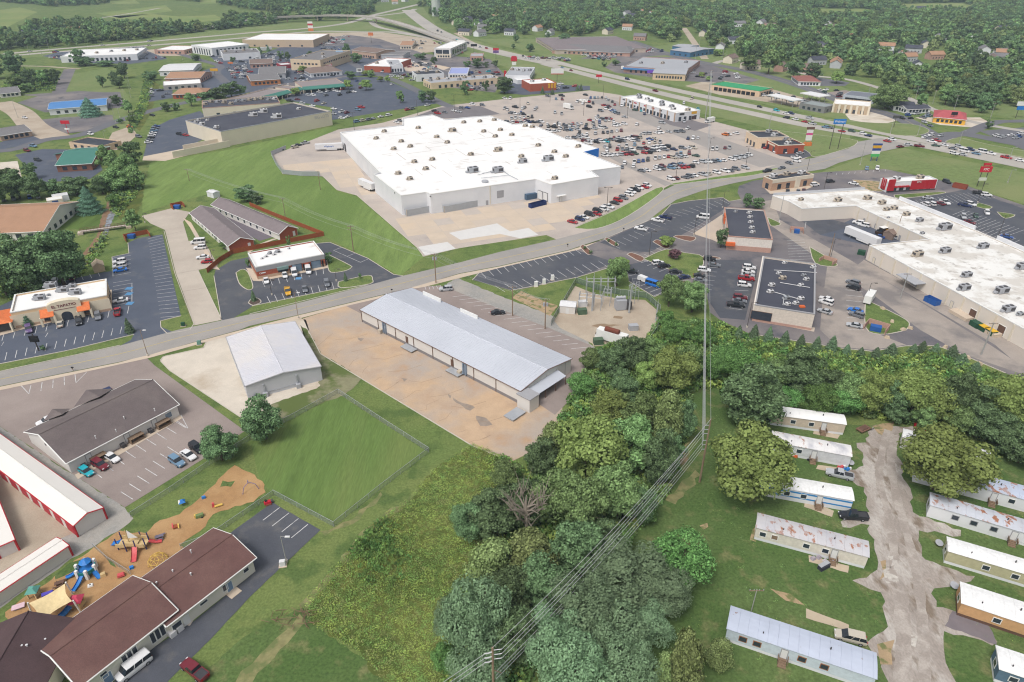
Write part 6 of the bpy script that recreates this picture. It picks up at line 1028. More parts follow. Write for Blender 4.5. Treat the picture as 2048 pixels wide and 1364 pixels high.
def boxtruck(name, label, x, y, dx, dy, L, Hh, bm, cm, cab=2.0):
    g = G(x, y); a = ang(x, y, dx, dy); P_ = local(g, a); r = thing(name, label, 'truck', (g.x, g.y, 0)); MB().box(P_(-cab/2,0,0.7+Hh/2),(L-cab, 2.3, Hh), a).build('box', bm, r); MB().box(P_(L/2-cab/2,0,1.15),(cab, 2.1,1.0), a).build('cab', cm, r); MB().box(P_(L/2-cab*0.62,0,1.95),(cab*0.7,2.0,0.75), a, 0,0.85).build('windscreen', CGLASS, r)
    for k in (-L/2+1.3, L/2-1.0):
        for s_ in (-0.95,0.95): MB().tube([P_(k, s_-0.15,0.45), P_(k, s_+0.15,0.45)],0.45,10).build('wheel', TYRE, r)
    return r, P_, a
r, P_, a = boxtruck('delivery_van', 'dark brown step van with a pale roof and gold emblem behind the strip mall', 1767,468,-10,2,8.0,2.4, PM['brown'], PM['brown']); MB().box(P_(-0.6,0,3.13),(6.2,2.34,0.06), a).build('roof', WHITET, r); MB().box(P_(0.2,-1.17,2.1),(0.7,0.04,0.9), a).build('emblem', mat('sign_yellow', (226,172,52)), r); MB().box(P_(0.2,1.17,2.1),(0.7,0.04,0.9), a).build('emblem', mat('sign_yellow', (226,172,52)), r)
boxtruck('box_truck', 'white box truck parked by the utility pole at the lot edge', 1419,245,-10,2,8.0,2.6, WHITET, PM['white']); boxtruck('box_truck', 'white box truck among the scattered cars of the superstore lot', 1137,218,10,2,9.0,3.0, WHITET, PM['white']); boxtruck('box_truck', 'white box truck parked below the blue awning plaza', 1249,140,10,2,8.0,2.6, WHITET, PM['white']); boxtruck('box_truck', 'red and white recovery truck in the superstore lot', 1170,205,10,1,9,1.4, WHITET, PM['red'])
boxtruck('cargo_trailer', 'white box trailer with blue base on the grass island', 1737,603,6,-9,7.0,2.6, WHITET, WHITET, 0.6)
g = G(1285,562); a = ang(1285,562,10,4); P_ = local(g, a); r = thing('camper_trailer', 'small white teardrop trailer hitched behind the bright blue van', 'trailer', (g.x, g.y, 0)); b = MB(); b.box(P_(0,0,1.15),(3.6,2.0,1.5), a, 0,0.9); b.build('body', PM['white'], r); MB().box(P_(2.2,0,0.6),(1.2,0.12,0.12), a).build('hitch', FAN, r)
for s_ in (-0.9,0.9): MB().tube([P_(-0.2, s_-0.1,0.35), P_(-0.2, s_+0.1,0.35)],0.35,10).build('wheel', TYRE, r)
def dumpster(label, x, y, dx, dy, m, L=2.4, W_=1.6, Hh=1.6, lid=None, open_=False):
    g = G(x, y); a = ang(x, y, dx, dy); P_ = local(g, a); r = thing('dumpster', label, 'dumpster', (g.x, g.y, 0.05)); b = MB(); t = 0.08
    for c, s_ in (((0,-W_/2, Hh/2),(L, t, Hh)),((0, W_/2, Hh/2),(L, t, Hh)),((-L/2,0, Hh/2),(t, W_, Hh)),((L/2,0, Hh/2),(t, W_, Hh)),((0,0,0.08),(L, W_, 0.1))): b.box(P_(*c), s_, a)
    b.build('bin', m, r)
    for k in np.linspace(-L/2+0.3, L/2-0.3, max(2, int(L))): MB().box(P_(k, -W_/2-0.06, Hh*0.5),(0.1,0.1, Hh*0.85), a).build('rib', m, r)
    if lid: MB().box(P_(0,0, Hh+0.05),(L+0.1, W_+0.1,0.08), a).build('lid', lid, r)
    return r
DG = mat('dumpster_green', (40,84,62),0.6); DB = mat('dumpster_blue', (44,96,170),0.6); DY = mat('lid_yellow', (228,182,52),0.6)
dumpster('green dumpster with closed dark lid at the end of the trio', 1950,653,10,6, DG, 3,2,1.6, DG); dumpster('green dumpster with yellow lid beside the dark lidded one', 1964,660,10,6, DG, 3,2,1.5, DY); dumpster('green dumpster with yellow lid next to the loading dock steps', 1980,668,10,6, DG, 3,2,1.5, DY)
dumpster('open blue dumpster full of boxes below the dock canopy', 1863,606,10,5, DB, 4.5,2.4,1.8); dumpster('green dumpster by the white semi trailer', 1722,509,10,2, DG, 2.6,1.8,1.6, DG); dumpster('blue bin beside the parked white SUVs behind the mall', 1738,447,8,4, DB, 2,1.6,1.4, DB); dumpster('small green bin in the mall inner corner', 1687,433,10,0, DG, 2,1.6,1.4, DG)
dumpster('blue dumpster in a brick pen beside the grass island', 1750,661,10,2, DB, 3,2,1.6, DB); dumpster('blue dumpster in the wooden pen at the creek end of the restaurant lot', 264,476,10,0, DB, 2.6,1.8,1.5, DB); dumpster('blue dumpster in the cedar pen behind the care home', 355,417,10,0, DB, 2.6,1.8,1.5, DB); dumpster('dark blue skip with white lettering in front of the superstore', 1075,412,10,-2.6, mat('skip_blue', (40,58,110)),9,2.2,1.9); dumpster('slate blue compactor at the superstore dock corner', 1063,397,10,-2, mat('compactor_blue', (84,108,132)),7,2.6,2.6, mat('compactor_blue', (84,108,132))); dumpster('blue bin in the small pen behind the dark roofed unit', 1593,466,10,1, DB, 2,1.6,1.5, DB); dumpster('rust red dumpster pen behind the chicken restaurant', 1919,376,10,2, mat('pen_rust', (150,78,58)),6,3,2.0, None); dumpster('long dark blue container lying along the superstore wall', 732,334,5,7, mat('skip_blue', (40,58,110)),14,2.2,1.6, mat('skip_blue', (40,58,110)))
def pen(label, x, y, dx, dy, L, W_, h, m):
    g = G(x, y); a = ang(x, y, dx, dy); P_ = local(g, a); r = thing('bin_pen', label, 'enclosure', (g.x, g.y, 0))
    for c, s_ in (((0, W_/2, h/2),(L, 0.15, h)),((-L/2,0, h/2),(0.15, W_, h)),((L/2,0, h/2),(0.15, W_, h))): MB().box(P_(*c), s_, a).build('panel', m, r)
    return r
pen('brown wooden bin pen at the top of the restaurant lot', 275,476,10,-2,9,5,1.9, CEDAR); pen('small cedar bin pen by the turning head', 356,415,10,-2,5,4,1.9, CEDAR); pen('brick bin pen at the tip of the grass island', 1752,659,10,3,6,5,1.9, PINKBRICK); pen('tan brick pen behind the dark roofed unit', 1593,464,10,1,5,4,1.6, PINKBRICK); pen('brick pen around a small shrub by the service lane', 1655,525,10,3,5,4,1.6, PINKBRICK)
# ------------------------------------------------------------ poles, lamps and wires
def pole_lamp(label, xb, yb, yt, m, heads=1, hm=None, r=0.1, group=None):
    g = G(xb, yb); h = max(4, HT(xb, yb, yt)); root = thing('street_lamp', label, 'street lamp', (g.x, g.y, 0), group); MB().tube([(g.x, g.y, 0),(g.x, g.y, h)], r, 7, r1=r*0.6).build('pole', m, root); MB().tube([(g.x, g.y, 0),(g.x, g.y, 0.6)],0.3,8).build('base', KERBM, root)
    for k in range(heads):
        s_ = (1,-1)[k]; a = Vector((1.4*s_, -0.3,0)); MB().tube([(g.x, g.y, h-0.1),(g.x+a.x*0.7, g.y+a.y*0.7, h+0.15)],0.05,5).build('arm', m, root); MB().box((g.x+a.x, g.y+a.y, h+0.12),(0.9,0.4,0.18)).build('lamp_head', hm or m, root)
    return root
for (x, yb, yt) in ((1213,425,375),(1351,361,316),(1217,312,268),(1416,320,276),(1254,238,205),(1167,232,200),(1040,218,190),(909,226,190),(1491,335,293),(709,262,225),(1206,196,168),(1100,205,172),(835,232,200)): pole_lamp('dark twin headed lamp post in the superstore lot', x, yb, yt, DARKPOLE, 2, group='lamp posts of the superstore lot', r=0.14)
for (x, yb, yt) in ((1298,513,463),(1388,472,428),(1445,415,382),(1660,520,478),(1733,600,566),(1647,382,345),(1995,475,430),(1955,405,368),(1494,655,605),(425,520,500),(673,562,538),(290,445,428),(1614,342,302),(544,590,560)): pole_lamp('bronze lamp post in the retail lots', x, yb, yt, DARKPOLE, 1, group='bronze lamp posts of the retail lots', r=0.11)
pole_lamp('grey lamp post with curved arm beside the church drive', 573,1124,1072, POLEM, 1, UNITW); pole_lamp('slim wooden street lamp on the road edge by the brown lot', 296,712,660, WOODPOLE, 1, UNITW); pole_lamp('slim wooden street lamp opposite the clinic', 597,636,585, WOODPOLE, 1, UNITW)
for (x, yb, yt) in ((36,235,200),(240,235,208),(232,245,208),(261,178,145),(262,195,162),(249,200,180),(212,285,262)): pole_lamp('pale utility lamp along the creek road', x, yb, yt, POLEM, 1, group='pale lamps along the creek road')
for (x, yb, yt) in ((100,104,76),(60,110,90),(85,112,94),(240,96,70),(178,108,92),(290,105,90),(365,120,100),(400,122,108),(442,126,112),(315,112,96),(1537,262,222),(1720,330,280),(1835,270,238),(1917,290,262),(2018,320,295),(2015,366,340),(1780,268,240)): pole_lamp('tall pale highway lamp', x, yb, yt, POLEM, 1, group='tall highway lamps', r=0.16)
def upole(label, xb, yb, yt, arms=1, m=None, r=0.17, transformer=0, adir=(1,0), alen=1.3, group=None):
    g = G(xb, yb); h = max(6, HT(xb, yb, yt)); root = thing('utility_pole', label, 'utility pole', (g.x, g.y, 0), group); MB().tube([(g.x, g.y, 0),(g.x, g.y, h)], r, 8, r1=r*0.65).build('pole', m or WOODPOLE, root); d = Vector((adir[0], adir[1],0)).normalized()
    for k in range(arms):
        z = h-0.4-k*1.3; p = Vector((g.x, g.y, z)); c = MB(); c.box(tuple(p),(alen*2,0.12,0.14), math.atan2(d.y, d.x)); ca = c.build('crossarm', WOOD, root)
        for s_ in (-1,-0.4,0.4,1): q = p+d*(alen*0.92*s_); MB().tube([q+Vector((0,0,0.07)), q+Vector((0,0,0.35))],0.06,6).build('insulator', UNITG, ca)
    for k in range(transformer): q = Vector((g.x, g.y, h-2.4))+d*(0.5*(1 if k == 0 else -1)); MB().tube([q, q+Vector((0,0,1.1))],0.32,10).build('transformer', UNITG, root)
    return root, Vector((g.x, g.y, h)), d
def wires(name, label, A, B, offs, sag, r=0.03, m=None, group=None):
    root = thing('power_line', label, 'power line', ((A.x+B.x)/2,(A.y+B.y)/2, min(A.z, B.z)-sag-2), group)
    for oa, ob in offs:
        a, b = A+oa, B+ob; MB().tube([a.lerp(b, t)-Vector((0,0, sag*4*t*(1-t))) for t in np.linspace(0,1,17)], r, 4, cap=False).build('wire', m or mat('wire_grey', (176,178,182),0.4), root)
    return root
WIREM = mat('wire_pale', (206,208,210),0.35, metal=0.2); ZV = lambda x, y, z: Vector((x, y, z))
# the big line: pole on the park lawn, the pole in the feathery clump and the far one beside the shop parade
r, TA, d = upole('tall wooden transmission pole with stacked arms on the trailer park lawn', 1399,964,838,0, r=0.24)
for k, z in enumerate((1.6,2.7,3.8,5.6,6.8,8.0)): b = MB(); b.tube([TA+ZV(0,0,-z), TA+ZV(-1.0,-0.2,-z+0.1)],0.08,6); b.build('insulator_arm', UNITG, r)
pb = Vector((G(985,1297,17).x, G(985,1297,17).y, 0)); rb = thing('utility_pole', 'wooden transmission pole with jumper loops rising from the feathery clump', 'utility pole', (pb.x, pb.y, 0)); TB = Vector((pb.x, pb.y, 17.2)); MB().tube([pb, TB],0.24,8, r1=0.17).build('pole', WOODPOLE, rb)
for k, z in enumerate((0.6,1.6,2.6)):
    b = MB(); b.tube([TB+ZV(0,0,-z), TB+ZV(1.3,0.2,-z)],0.06,6); b.build('insulator_arm', UNITW, rb); b = MB(); b.tube([TB+ZV(0,0,-z-0.3), TB+ZV(-0.6,-0.4,-z-0.1), TB+ZV(-1.1,-0.6,-z+0.1)],0.10,6); b.build('insulator', UNITW, rb); b = MB(); b.tube([TB+ZV(-1.1,-0.6,-z+0.1), TB+ZV(-1.5,-0.5,-z-0.8), TB+ZV(-1.4,0,-z-2.2), TB+ZV(-1.2,0.2,-z-3.2)],0.035,5); b.build('jumper_loop', WIREM, rb)
MB().tube([TB+ZV(0,0,-5), TB+ZV(1.2,0.3,-6.2)],0.07,5).build('brace', WOODPOLE, rb)
rc, TC, d = upole('tall pale transmission pole at the end of the shop parade', 1410,240,140,2, POLEM, 0.3)
d3 = [ZV(-1.0,-0.2,-1.5), ZV(-1.0,-0.2,-2.6), ZV(-1.0,-0.2,-3.7), ZV(-0.8,-0.2,-5.5), ZV(-0.8,-0.2,-6.7), ZV(-0.8,-0.2,-7.9)]; e3 = [ZV(1.3,0.2,-0.6), ZV(1.3,0.2,-1.6), ZV(1.3,0.2,-2.6), ZV(0.4,0,-5.5), ZV(0.4,0,-6.4), ZV(0.4,0,-7.2)]
wires('a', 'pale conductors sweeping from the park lawn pole over the belt trees', TA, TB, list(zip(d3, e3))+[(ZV(0,0,0), ZV(0,0,0))],2.0,0.036, WIREM)
wires('a', 'pale conductors running away from the park lawn pole towards the shop parade', TA, TC, [(d3[i], ZV(0.5*(i % 3)-0.6,0,-0.5-0.9*(i//2))) for i in range(6)]+[(ZV(0,0,0), ZV(0,0,0))],5.0,0.032, WIREM)
TD = TB+(TB-TA)*0.5+ZV(-12,4,-1); wires('a', 'pale conductors leaving the feathery clump pole over the meadow corner', TB, TD, [(ZV(-1.1,-0.6,-z+0.1), ZV(-1,0,-z)) for z in (0.6,1.6,2.6)],1.5,0.036, WIREM)
# wooden line along the road and behind the care home
poles = {}
for key, a in dict(p1=('wooden pole with twin transformers on the road edge by the long metal building', 872,566,507,2, None, .2,2), p2=('double wooden pole on the mown slope by the clinic', 707,503,451,2, None, .2,0), p3=('slim wooden pole on the mown slope behind the care home', 572,440,396,1, None, .16,0), p4=('slim wooden pole at the edge of the superstore yard', 641,380,342,0, None, .16,0), p5=('wooden pole beside the gravel track', 1025,632,572,1, None, .18,0), p6=('wooden pole with transformers by the substation fence', 1090,658,598,2, None, .2,2), p7=('slim pole at the far corner of the mown slope', 379,362,338,1, None, .15,0), p8=('pale pole by the wood edge behind the cantina', 1735,196,172,1, POLEM, .2,0), p9=('wooden pole by the service lane shed', 1657,518,466,0, None, .18,0), p10=('short pole with service drop behind the pale blue mobile home', 1502,1224,1186,1, POLEM, .1,0), p11=('leaning pale pole at the foot of the service lane', 1962,710,645,1, POLEM, .22,0), p12=('pole with crossarm beside the loading canopy', 1800,598,546,1, POLEM, .17,0), p13=('wooden pole at the strip mall inner yard', 1792,470,432,0, None, .17,0), p14=('pale pole beside the strip mall end wall', 1558,440,392,0, POLEM, .17,0)).items(): poles[key] = upole(*a[:4], arms=a[4], m=a[5], r=a[6], transformer=a[7])
o4 = [(ZV(x, 0,0.2), ZV(x, 0,0.2)) for x in (-1.2,-0.5,0.5,1.2)]+[(ZV(0,0,-2), ZV(0,0,-2))]
for a, b, lab in (('p1', 'p2', 'between the transformer pole and the double pole'),('p2', 'p3', 'over the mown slope behind the clinic'),('p3', 'p7', 'over the upper mown slope'),('p5', 'p6', 'beside the gravel track'),('p1', 'p5', 'over the corner of the brown lot')): wires('w', 'thin grey wires strung '+lab, poles[a][1], poles[b][1], o4,1.2,0.022)
for i, (x, yb, yt) in enumerate(((1830,200,172),(1865,208,180),(1908,220,190),(1980,238,206),(1748,115,95),(1768,108,88),(1390,120,92),(1415,116,90),(1398,98,72),(1445,118,86))): upole('thin roadside pole on the far avenue', x, yb, yt, 1, POLEM, 0.16, group='thin poles along the far avenue')
# ------------------------------------------------------------ signs
def pylon(label, x, yb, yt, w_, panels, posts=2, pm=None, cat='sign'):
    g = G(x, yb); h = HT(x, yb, yt); root = thing('pylon_sign', label, cat, (g.x, g.y, 0))
    for s_ in ((-0.35,0.35) if posts == 2 else (0,)): MB().tube([(g.x+s_*w_, g.y, 0),(g.x+s_*w_, g.y, h*0.9)],0.18,6).build('post', pm or DARKPOLE, root)
    for (z0, z1, wf, m_, txt, tm, ts) in panels:
        MB().box((g.x, g.y-0.1, h*(z0+z1)/2),(w_*wf, 0.5, h*(z1-z0))).build('sign_panel', m_, root)
        if txt: lettering(txt, ts, (g.x, g.y-0.37, h*(z0+z1)/2),(1,0,0),(0,0,1), tm, root)
    return root
SB = mat('sign_blue_bright', (44,130,214),0.5); SW = WHITET; SR = mat('sign_red', (206,40,60),0.5); SY = mat('sign_yellow', (226,172,52)); SO = mat('sign_orange', (226,130,70),0.6); SG = mat('sign_green', (90,190,110)); SN = mat('sign_navy', (50,80,150))
pylon('tall bright blue sign on two dark posts by the junction', 1667,298,238,7,[(0.84,1.0,1.0, SB, 'Walmart', SW, 1.7)]); pylon('blue framed pylon with yellow, white and green panels', 1747,322,287,4.5,[(0.9,1.0,1.1, SN, None, None, 0),(0.74,0.9,1, SY, None, None, 0),(0.6,0.74,1, SN, None, None, 0),(0.42,0.6,1, SW, None, None, 0),(0.26,0.42,1, SG, None, None, 0)], pm=SN); pylon('brick orange pylon with pink and white panels by the shop pair', 1614,292,254,4.5,[(0.88,1.0,1, BROWNT, None, None, 0),(0.7,0.86,0.8, SW, None, None, 0),(0.58,0.7,0.8, mat('sign_pink', (220,90,150)), None, None, 0),(0.3,0.58,0.8, SW, None, None, 0),(0.0,0.2,1.1, SO, None, None, 0)], pm=SO)
pylon('red sign on two dark posts on the verge by the chicken restaurant', 1960,373,326,4.5,[(0.62,0.86,1.25, SR, 'KFC', SW, 1.5),(0.9,1.0,0.8, SR, None, None, 0),(0.26,0.38,0.8, mat('sign_pale', (214,220,206)), None, None, 0)]); pylon('red sign frame on one red post by the old lot', 137,267,241,6,[(0.75,1.0,0.9, SR, None, None, 0),(0.3,0.4,0.5, SW, None, None, 0)],1, SR); pylon('white and red billboard behind the brick diner', 1114,163,137,11,[(0.62,1.0,1, SW, None, None, 0),(0.56,0.62,1, SR, None, None, 0)],1); pylon('red roadside sign on a thin post along the highway', 1197,166,149,5,[(0.7,1.0,1, SR, None, None, 0)],1); pylon('round topped red and white sign by the red towered hut', 1028,138,112,6,[(0.6,0.9,1, SR, None, None, 0),(0.9,1.0,0.8, SR, None, None, 0),(0.3,0.55,0.7, SW, None, None, 0)],1); pylon('orange round sign above the bare ground plaza', 743,86,65,6,[(0.7,1.0,1, SO, None, None, 0)],1); pylon('white panel tower sign by the box store', 622,62,43,7,[(0.8,1,1, SW, None, None, 0),(0.6,0.78,1, SR, None, None, 0),(0.3,0.58,1, SW, None, None, 0),(0,0.28,1, SO, None, None, 0)]); pylon('pale blue sign on a single post by the hotel', 681,124,101,7,[(0.7,1,1, mat('sign_paleblue', (170,200,226)), None, None, 0)],1); pylon('white sign on one post over the tall showroom verge', 922,102,80,9,[(0.7,1,1, SW, None, None, 0)],1); pylon('black sign on one post along the highway bend', 948,104,88,7,[(0.7,1,1, BLACKT, None, None, 0)],1); pylon('red and purple sign on one post above the highway trees', 992,118,96,6,[(0.8,1,1, SR, None, None, 0),(0.55,0.78,1, mat('sign_purple', (120,90,150)), None, None, 0)],1); pylon('purple roundel sign in front of the plaza', 1300,152,140,6,[(0.5,1,1, mat('sign_violet', (130,90,210)), None, None, 0)]); pylon('blue sign on tall posts at the wood edge', 2040,236,203,9,[(0.75,1,1.2, SW, None, None, 0),(0.5,0.72,1, SB, None, None, 0)]); pylon('black readerboard on a leaning post at the restaurant entrance', 78,702,664,2.5,[(0.5,0.8,1, BLACKT, None, None, 0)],1); pylon('dark hanging sign beside the cantina', 1903,247,224,4,[(0.75,1,1, BLACKT, None, None, 0)],1); pylon('brown readerboard sign beside the corner store', 1787,255,231,4,[(0.8,1,1, FAN, None, None, 0)],1); pylon('yellow sign by the curved plaza road', 430,150,137,7,[(0.6,1,1, SY, None, None, 0)],1); pylon('small orange sign near the curved plaza road', 462,132,124,5,[(0.6,1,1, SO, None, None, 0)],1); pylon('red letter sign in the trees of the plaza lot', 720,152,137,5,[(0.55,1,1, SW, None, None, 0),(0.7,0.9,0.6, SR, None, None, 0)],1)
# water tower and flyover
g = G(873,32); wt = thing('water_tower', 'pale green water tower with broad fluted column', 'water tower', (g.x, g.y, 0)); WTM = mat('tower_pale', (206,214,206),0.6,0.04,0.1); MB().tube([(g.x, g.y, 0),(g.x, g.y, 3),(g.x, g.y, 30)],7.2,18).build('column', WTM, wt); MB().tube([(g.x, g.y, 29.5),(g.x, g.y, 33)],7.4,18, r1=12).tube([(g.x, g.y, 33),(g.x, g.y, 43)],12,18).tube([(g.x, g.y, 43),(g.x, g.y, 47)],12,18, r1=3).build('tank', WTM, wt)
for k in range(16): a = 6.283*k/16; MB().tube([(g.x+7.2*math.cos(a), g.y+7.2*math.sin(a),0),(g.x+7.2*math.cos(a), g.y+7.2*math.sin(a),29.5)],0.25,4).build('flute', WTM, wt)
fp = [(380,62),(440,56),(500,50),(560,45),(620,42),(680,41),(740,44),(790,55),(840,68),(890,82),(930,91)]; Q = smooth(Gs(fp),4); n = len(Q); zz = [7.5*min(1, max(0.02, min(i/(n*0.22),(n-1-i)/(n*0.3)))) for i in range(n)]
fl = thing('flyover', 'curving concrete flyover ramp on piers above the highway', 'bridge', (Q[n//2].x, Q[n//2].y, 0)); b = MB(); ribbon(b, Q, 11, zz); ribbon(b, Q, 11,[z-1.0 for z in zz]); Lp, Rp = ribbon(MB(), Q, 11,0)
for S_ in (Lp, Rp):
    for i in range(n-1): b.poly([(S_[i].x, S_[i].y, zz[i]-1.2),(S_[i+1].x, S_[i+1].y, zz[i+1]-1.2),(S_[i+1].x, S_[i+1].y, zz[i+1]+0.9),(S_[i].x, S_[i].y, zz[i]+0.9)])
b.build('deck', HIWAY, fl)
for i in range(int(n*0.24), int(n*0.72),4): MB().box((Q[i].x, Q[i].y, zz[i]/2-0.6),(1.6,5, max(0.5, zz[i]-1.0)),0.3).build('pier', CONC, fl)
# ------------------------------------------------------------ fences and small structures
def fence(name, label, px, h, m, post, step=3.0, rail=True, panels=True, closed=False, postr=0.04):
    P = Gs(px); P = P+[P[0]] if closed else P; c = cen(P); r = thing(name, label, 'fence', (c.x, c.y, 0))
    for p, q in zip(P, P[1:]):
        L = (q-p).length; n = max(1, int(L/step)); d = (q-p); a = math.atan2(d.y, d.x)
        for i in range(n):
            s0, s1 = lerp(p, q, i/n), lerp(p, q, (i+1)/n); mid = (s0+s1)/2
            MB().tube([(s0.x, s0.y, 0),(s0.x, s0.y, h+0.05)], postr, 5).build('post', post, r)
            if panels: MB().box((mid.x, mid.y, h/2+0.03),(L/n, 0.02 if postr < 0.06 else 0.06, h-0.06), a).build('panel', m, r)
        if rail: MB().tube([(p.x, p.y, h),(q.x, q.y, h)], postr*0.9,5).build('top_rail', post, r)
    e = P[-1]; MB().tube([(e.x, e.y, 0),(e.x, e.y, h+0.05)], postr, 5).build('post', post, r); return r
CHAIN = mesh_wire_mat('chain_link', (170,176,172),0.22); CHAING = mesh_wire_mat('chain_link_green', (120,140,128),0.45)
fence('chain_link_fence', 'chain link fence around the mown field behind the metal buildings', [(500,880),(590,835),(677,787),(760,842),(858,905),(760,980),(668,1054),(548,990)],1.5, CHAIN, STEEL); fence('chain_link_fence', 'chain link fence between the brown lot and the playground', [(262,1035),(340,985),(420,930),(500,880)],1.4, CHAIN, STEEL); fence('chain_link_fence', 'low chain link fence from the lawn to the church wing', [(548,990),(487,1032),(420,1078),(362,1098)],1.4, CHAIN, STEEL); fence('chain_link_fence', 'low fence dividing the two halves of the playground', [(187,1094),(215,1120),(262,1150)],1.1, CHAIN, STEEL)
fence('substation_fence', 'green slatted chain link fence round the electrical substation', [(1102,652),(1152,566),(1195,580),(1240,590),(1292,596),(1320,622),(1314,664),(1296,690)],2.2, CHAING, STEEL, rail=True); fence('cedar_fence', 'tall orange stained cedar fence round the care home garden', [(415,546),(440,524),(466,508),(500,501),(560,489),(648,472),(620,461),(582,446),(530,425),(500,412)],1.9, CEDAR, CEDAR, 2.4, False, True, False, 0.09)
fence('screen_fence', 'grey panel screen fence at the back corner of the superstore yard', [(572,299),(543,311),(552,330),(566,348),(605,352),(640,352)],2.4, STEEL, STEEL, 4, False, True, False, 0.1); fence('lot_fence', 'low brown rail fence along the restaurant lot', [(325,462),(345,535),(362,585),(384,645)],0.8, WOOD, WOOD, 4, True, False)
a, b_ = G(162,468), G(258,455); br = thing('footbridge', 'rusty steel footbridge crossing the creek', 'bridge', tuple((a+b_)/2)); RUST = mat('rust_steel', (122,92,78),0.8,0.12,1.0); d = b_-a; an = math.atan2(d.y, d.x); nn = Vector((-math.sin(an), math.cos(an),0)); MB().box(((a+b_)/2).to_tuple()[:2]+(1.0,),(d.length, 1.8,0.25), an).build('deck', CONC3, br)
for s_ in (-0.9,0.9):
    for z in (1.2,2.1): MB().tube([a+nn*s_+ZV(0,0, z), b_+nn*s_+ZV(0,0, z)],0.07,5).build('rail', RUST, br)
    for i in range(15): q = lerp(a, b_, i/14)+nn*s_; MB().tube([q+ZV(0,0,1.0), q+ZV(0,0,2.1)],0.05,4).build('baluster', RUST, br)
for t in (0.0,1.0): q = lerp(a, b_, t); MB().box((q.x, q.y, 0.45),(2,3,0.9), an).build('abutment', CONC, br)
def shed(label, x, y, dx, dy, L, W_, h, wm, rm, rise=0.8, name='garden_shed', door=DOORW): g = G(x, y); a = ang(x, y, dx, dy); ex = Vector((math.cos(a), math.sin(a),0)); ey = Vector((-ex.y, ex.x, 0)); r, Q = gable(name, label, [g-ex*L/2-ey*W_/2, g+ex*L/2-ey*W_/2, g+ex*L/2+ey*W_/2, g-ex*L/2+ey*W_/2], h, rise, wm, rm, 'shed', 0.15); feat(r, Q[0], Q[1],0.5,1.0,0.05, min(h-0.2,2.0), 'door', door, 0.05, abs_u=False); return r
shed('rounded tan garden shed on the grass beside the restaurant lot', 199,540,2,8,4.5,3.6,2.3, mat('shed_tan', (214,190,156)), mat('shed_roof', (206,186,160)),1.2); shed('white control hut inside the substation', 1136,622,10,1,5,4,2.6, OFFMETAL, UNITW, 0.6); shed('brown arched shed among the cars behind the strip mall', 1780,475,-9,5,6,4,2.4, mat('shed_brown', (140,122,112)), mat('shed_brown', (140,122,112)),1.0); shed('small white utility hut at the top of the care home', 428,393,10,3,5,3.5,2.4, WHITEWALL, UNITW, 0.3)
# substation gear
def frame(label, x, y, bays, h, adir=(10,1)):
    g = G(x, y); a = ang(x, y, *adir); P_ = local(g, a); r = thing('switchgear_frame', label, 'switchgear', (g.x, g.y, 0))
    for i in range(bays+1):
        for s_ in (-1.2,1.2): MB().tube([P_(i*2.4, s_, 0), P_(i*2.4, s_, h)],0.09,5).build('leg', STEEL, r)
        MB().tube([P_(i*2.4,-1.4, h), P_(i*2.4,1.4, h)],0.1,5).build('beam', STEEL, r); MB().tube([P_(i*2.4,-1.4, h*0.7), P_(i*2.4,1.4, h*0.7)],0.07,5).build('beam', STEEL, r)
        for s_ in (-1.0,0,1.0): MB().tube([P_(i*2.4, s_, h), P_(i*2.4, s_, h+0.9)],0.13,6).build('insulator', UNITG, r)
    for s_ in (-1.2,1.2): MB().tube([P_(0, s_, h), P_(bays*2.4, s_, h)],0.1,5).build('busbar', STEEL, r)
    return r
frame('lattice frame of insulators nearest the control hut', 1158,614,3,4.5); frame('farther lattice frame of insulators in the substation', 1172,590,4,5.5,(10,0)); frame('slim double frame in the middle of the substation', 1212,612,1,5.0,(3,-8)); frame('tall switch frame beside the transformer', 1262,606,1,6.0,(6,-4))
for (x, yb, yt, lab) in ((1184,622,546,'tall tapering lightning mast by the insulator frames'),(1258,626,556,'tall tapering lightning mast by the transformer'),(1312,642,598,'grey mast with floodlight at the substation corner')): g = G(x, yb); h = HT(x, yb, yt); r = thing('lightning_mast', lab, 'mast', (g.x, g.y, 0)); MB().tube([(g.x, g.y, 0),(g.x, g.y, h*0.75)],0.32,8, r1=0.2).build('shaft', STEEL, r); MB().tube([(g.x, g.y, h*0.75),(g.x, g.y, h)],0.06,5).build('spike', STEEL, r)
g = G(1240,618); r = thing('transformer', 'big pale grey power transformer with radiator fins', 'transformer', (g.x, g.y, 0)); MB().box((g.x, g.y, 1.9),(3.4,2.6,3.4),0.2).build('tank', UNITG, r); MB().box((g.x+2.6, g.y, 1.7),(1.6,2.4,2.6),0.2).build('radiator', FAN, r); MB().tube([(g.x-1.6, g.y, 4.2),(g.x+1.6, g.y+0.3,4.2)],0.5,8).build('conservator', UNITG, r)
for s_ in (-1,0,1): MB().tube([(g.x+s_, g.y, 3.6),(g.x+s_*1.2, g.y, 4.9)],0.14,6).build('bushing', UNITW, r)
for (x, y, c, lab) in ((1164,628, mat('cabinet_green', (86,108,86)), 'green switch cabinet by the insulator frame'),(1196,688, mat('cabinet_green', (86,108,86)), 'larger green cabinet beside the white trailer'),(1266,660, UNITG, 'grey drum regulator on a pad'),(1165,612, UNITW, 'white recloser box under the frames')): g = G(x, y); r = thing('electrical_cabinet', lab, 'cabinet', (g.x, g.y, 0)); MB().box((g.x, g.y, 0.95),(2.8,1.8,1.7),0.15).build('case', c, r); MB().box((g.x, g.y, 1.83),(2.9,1.9,0.1),0.15).build('lid', c, r); MB().box((g.x, g.y, 0.05),(3.2,2.2,0.12),0.15).build('plinth', CONC, r)
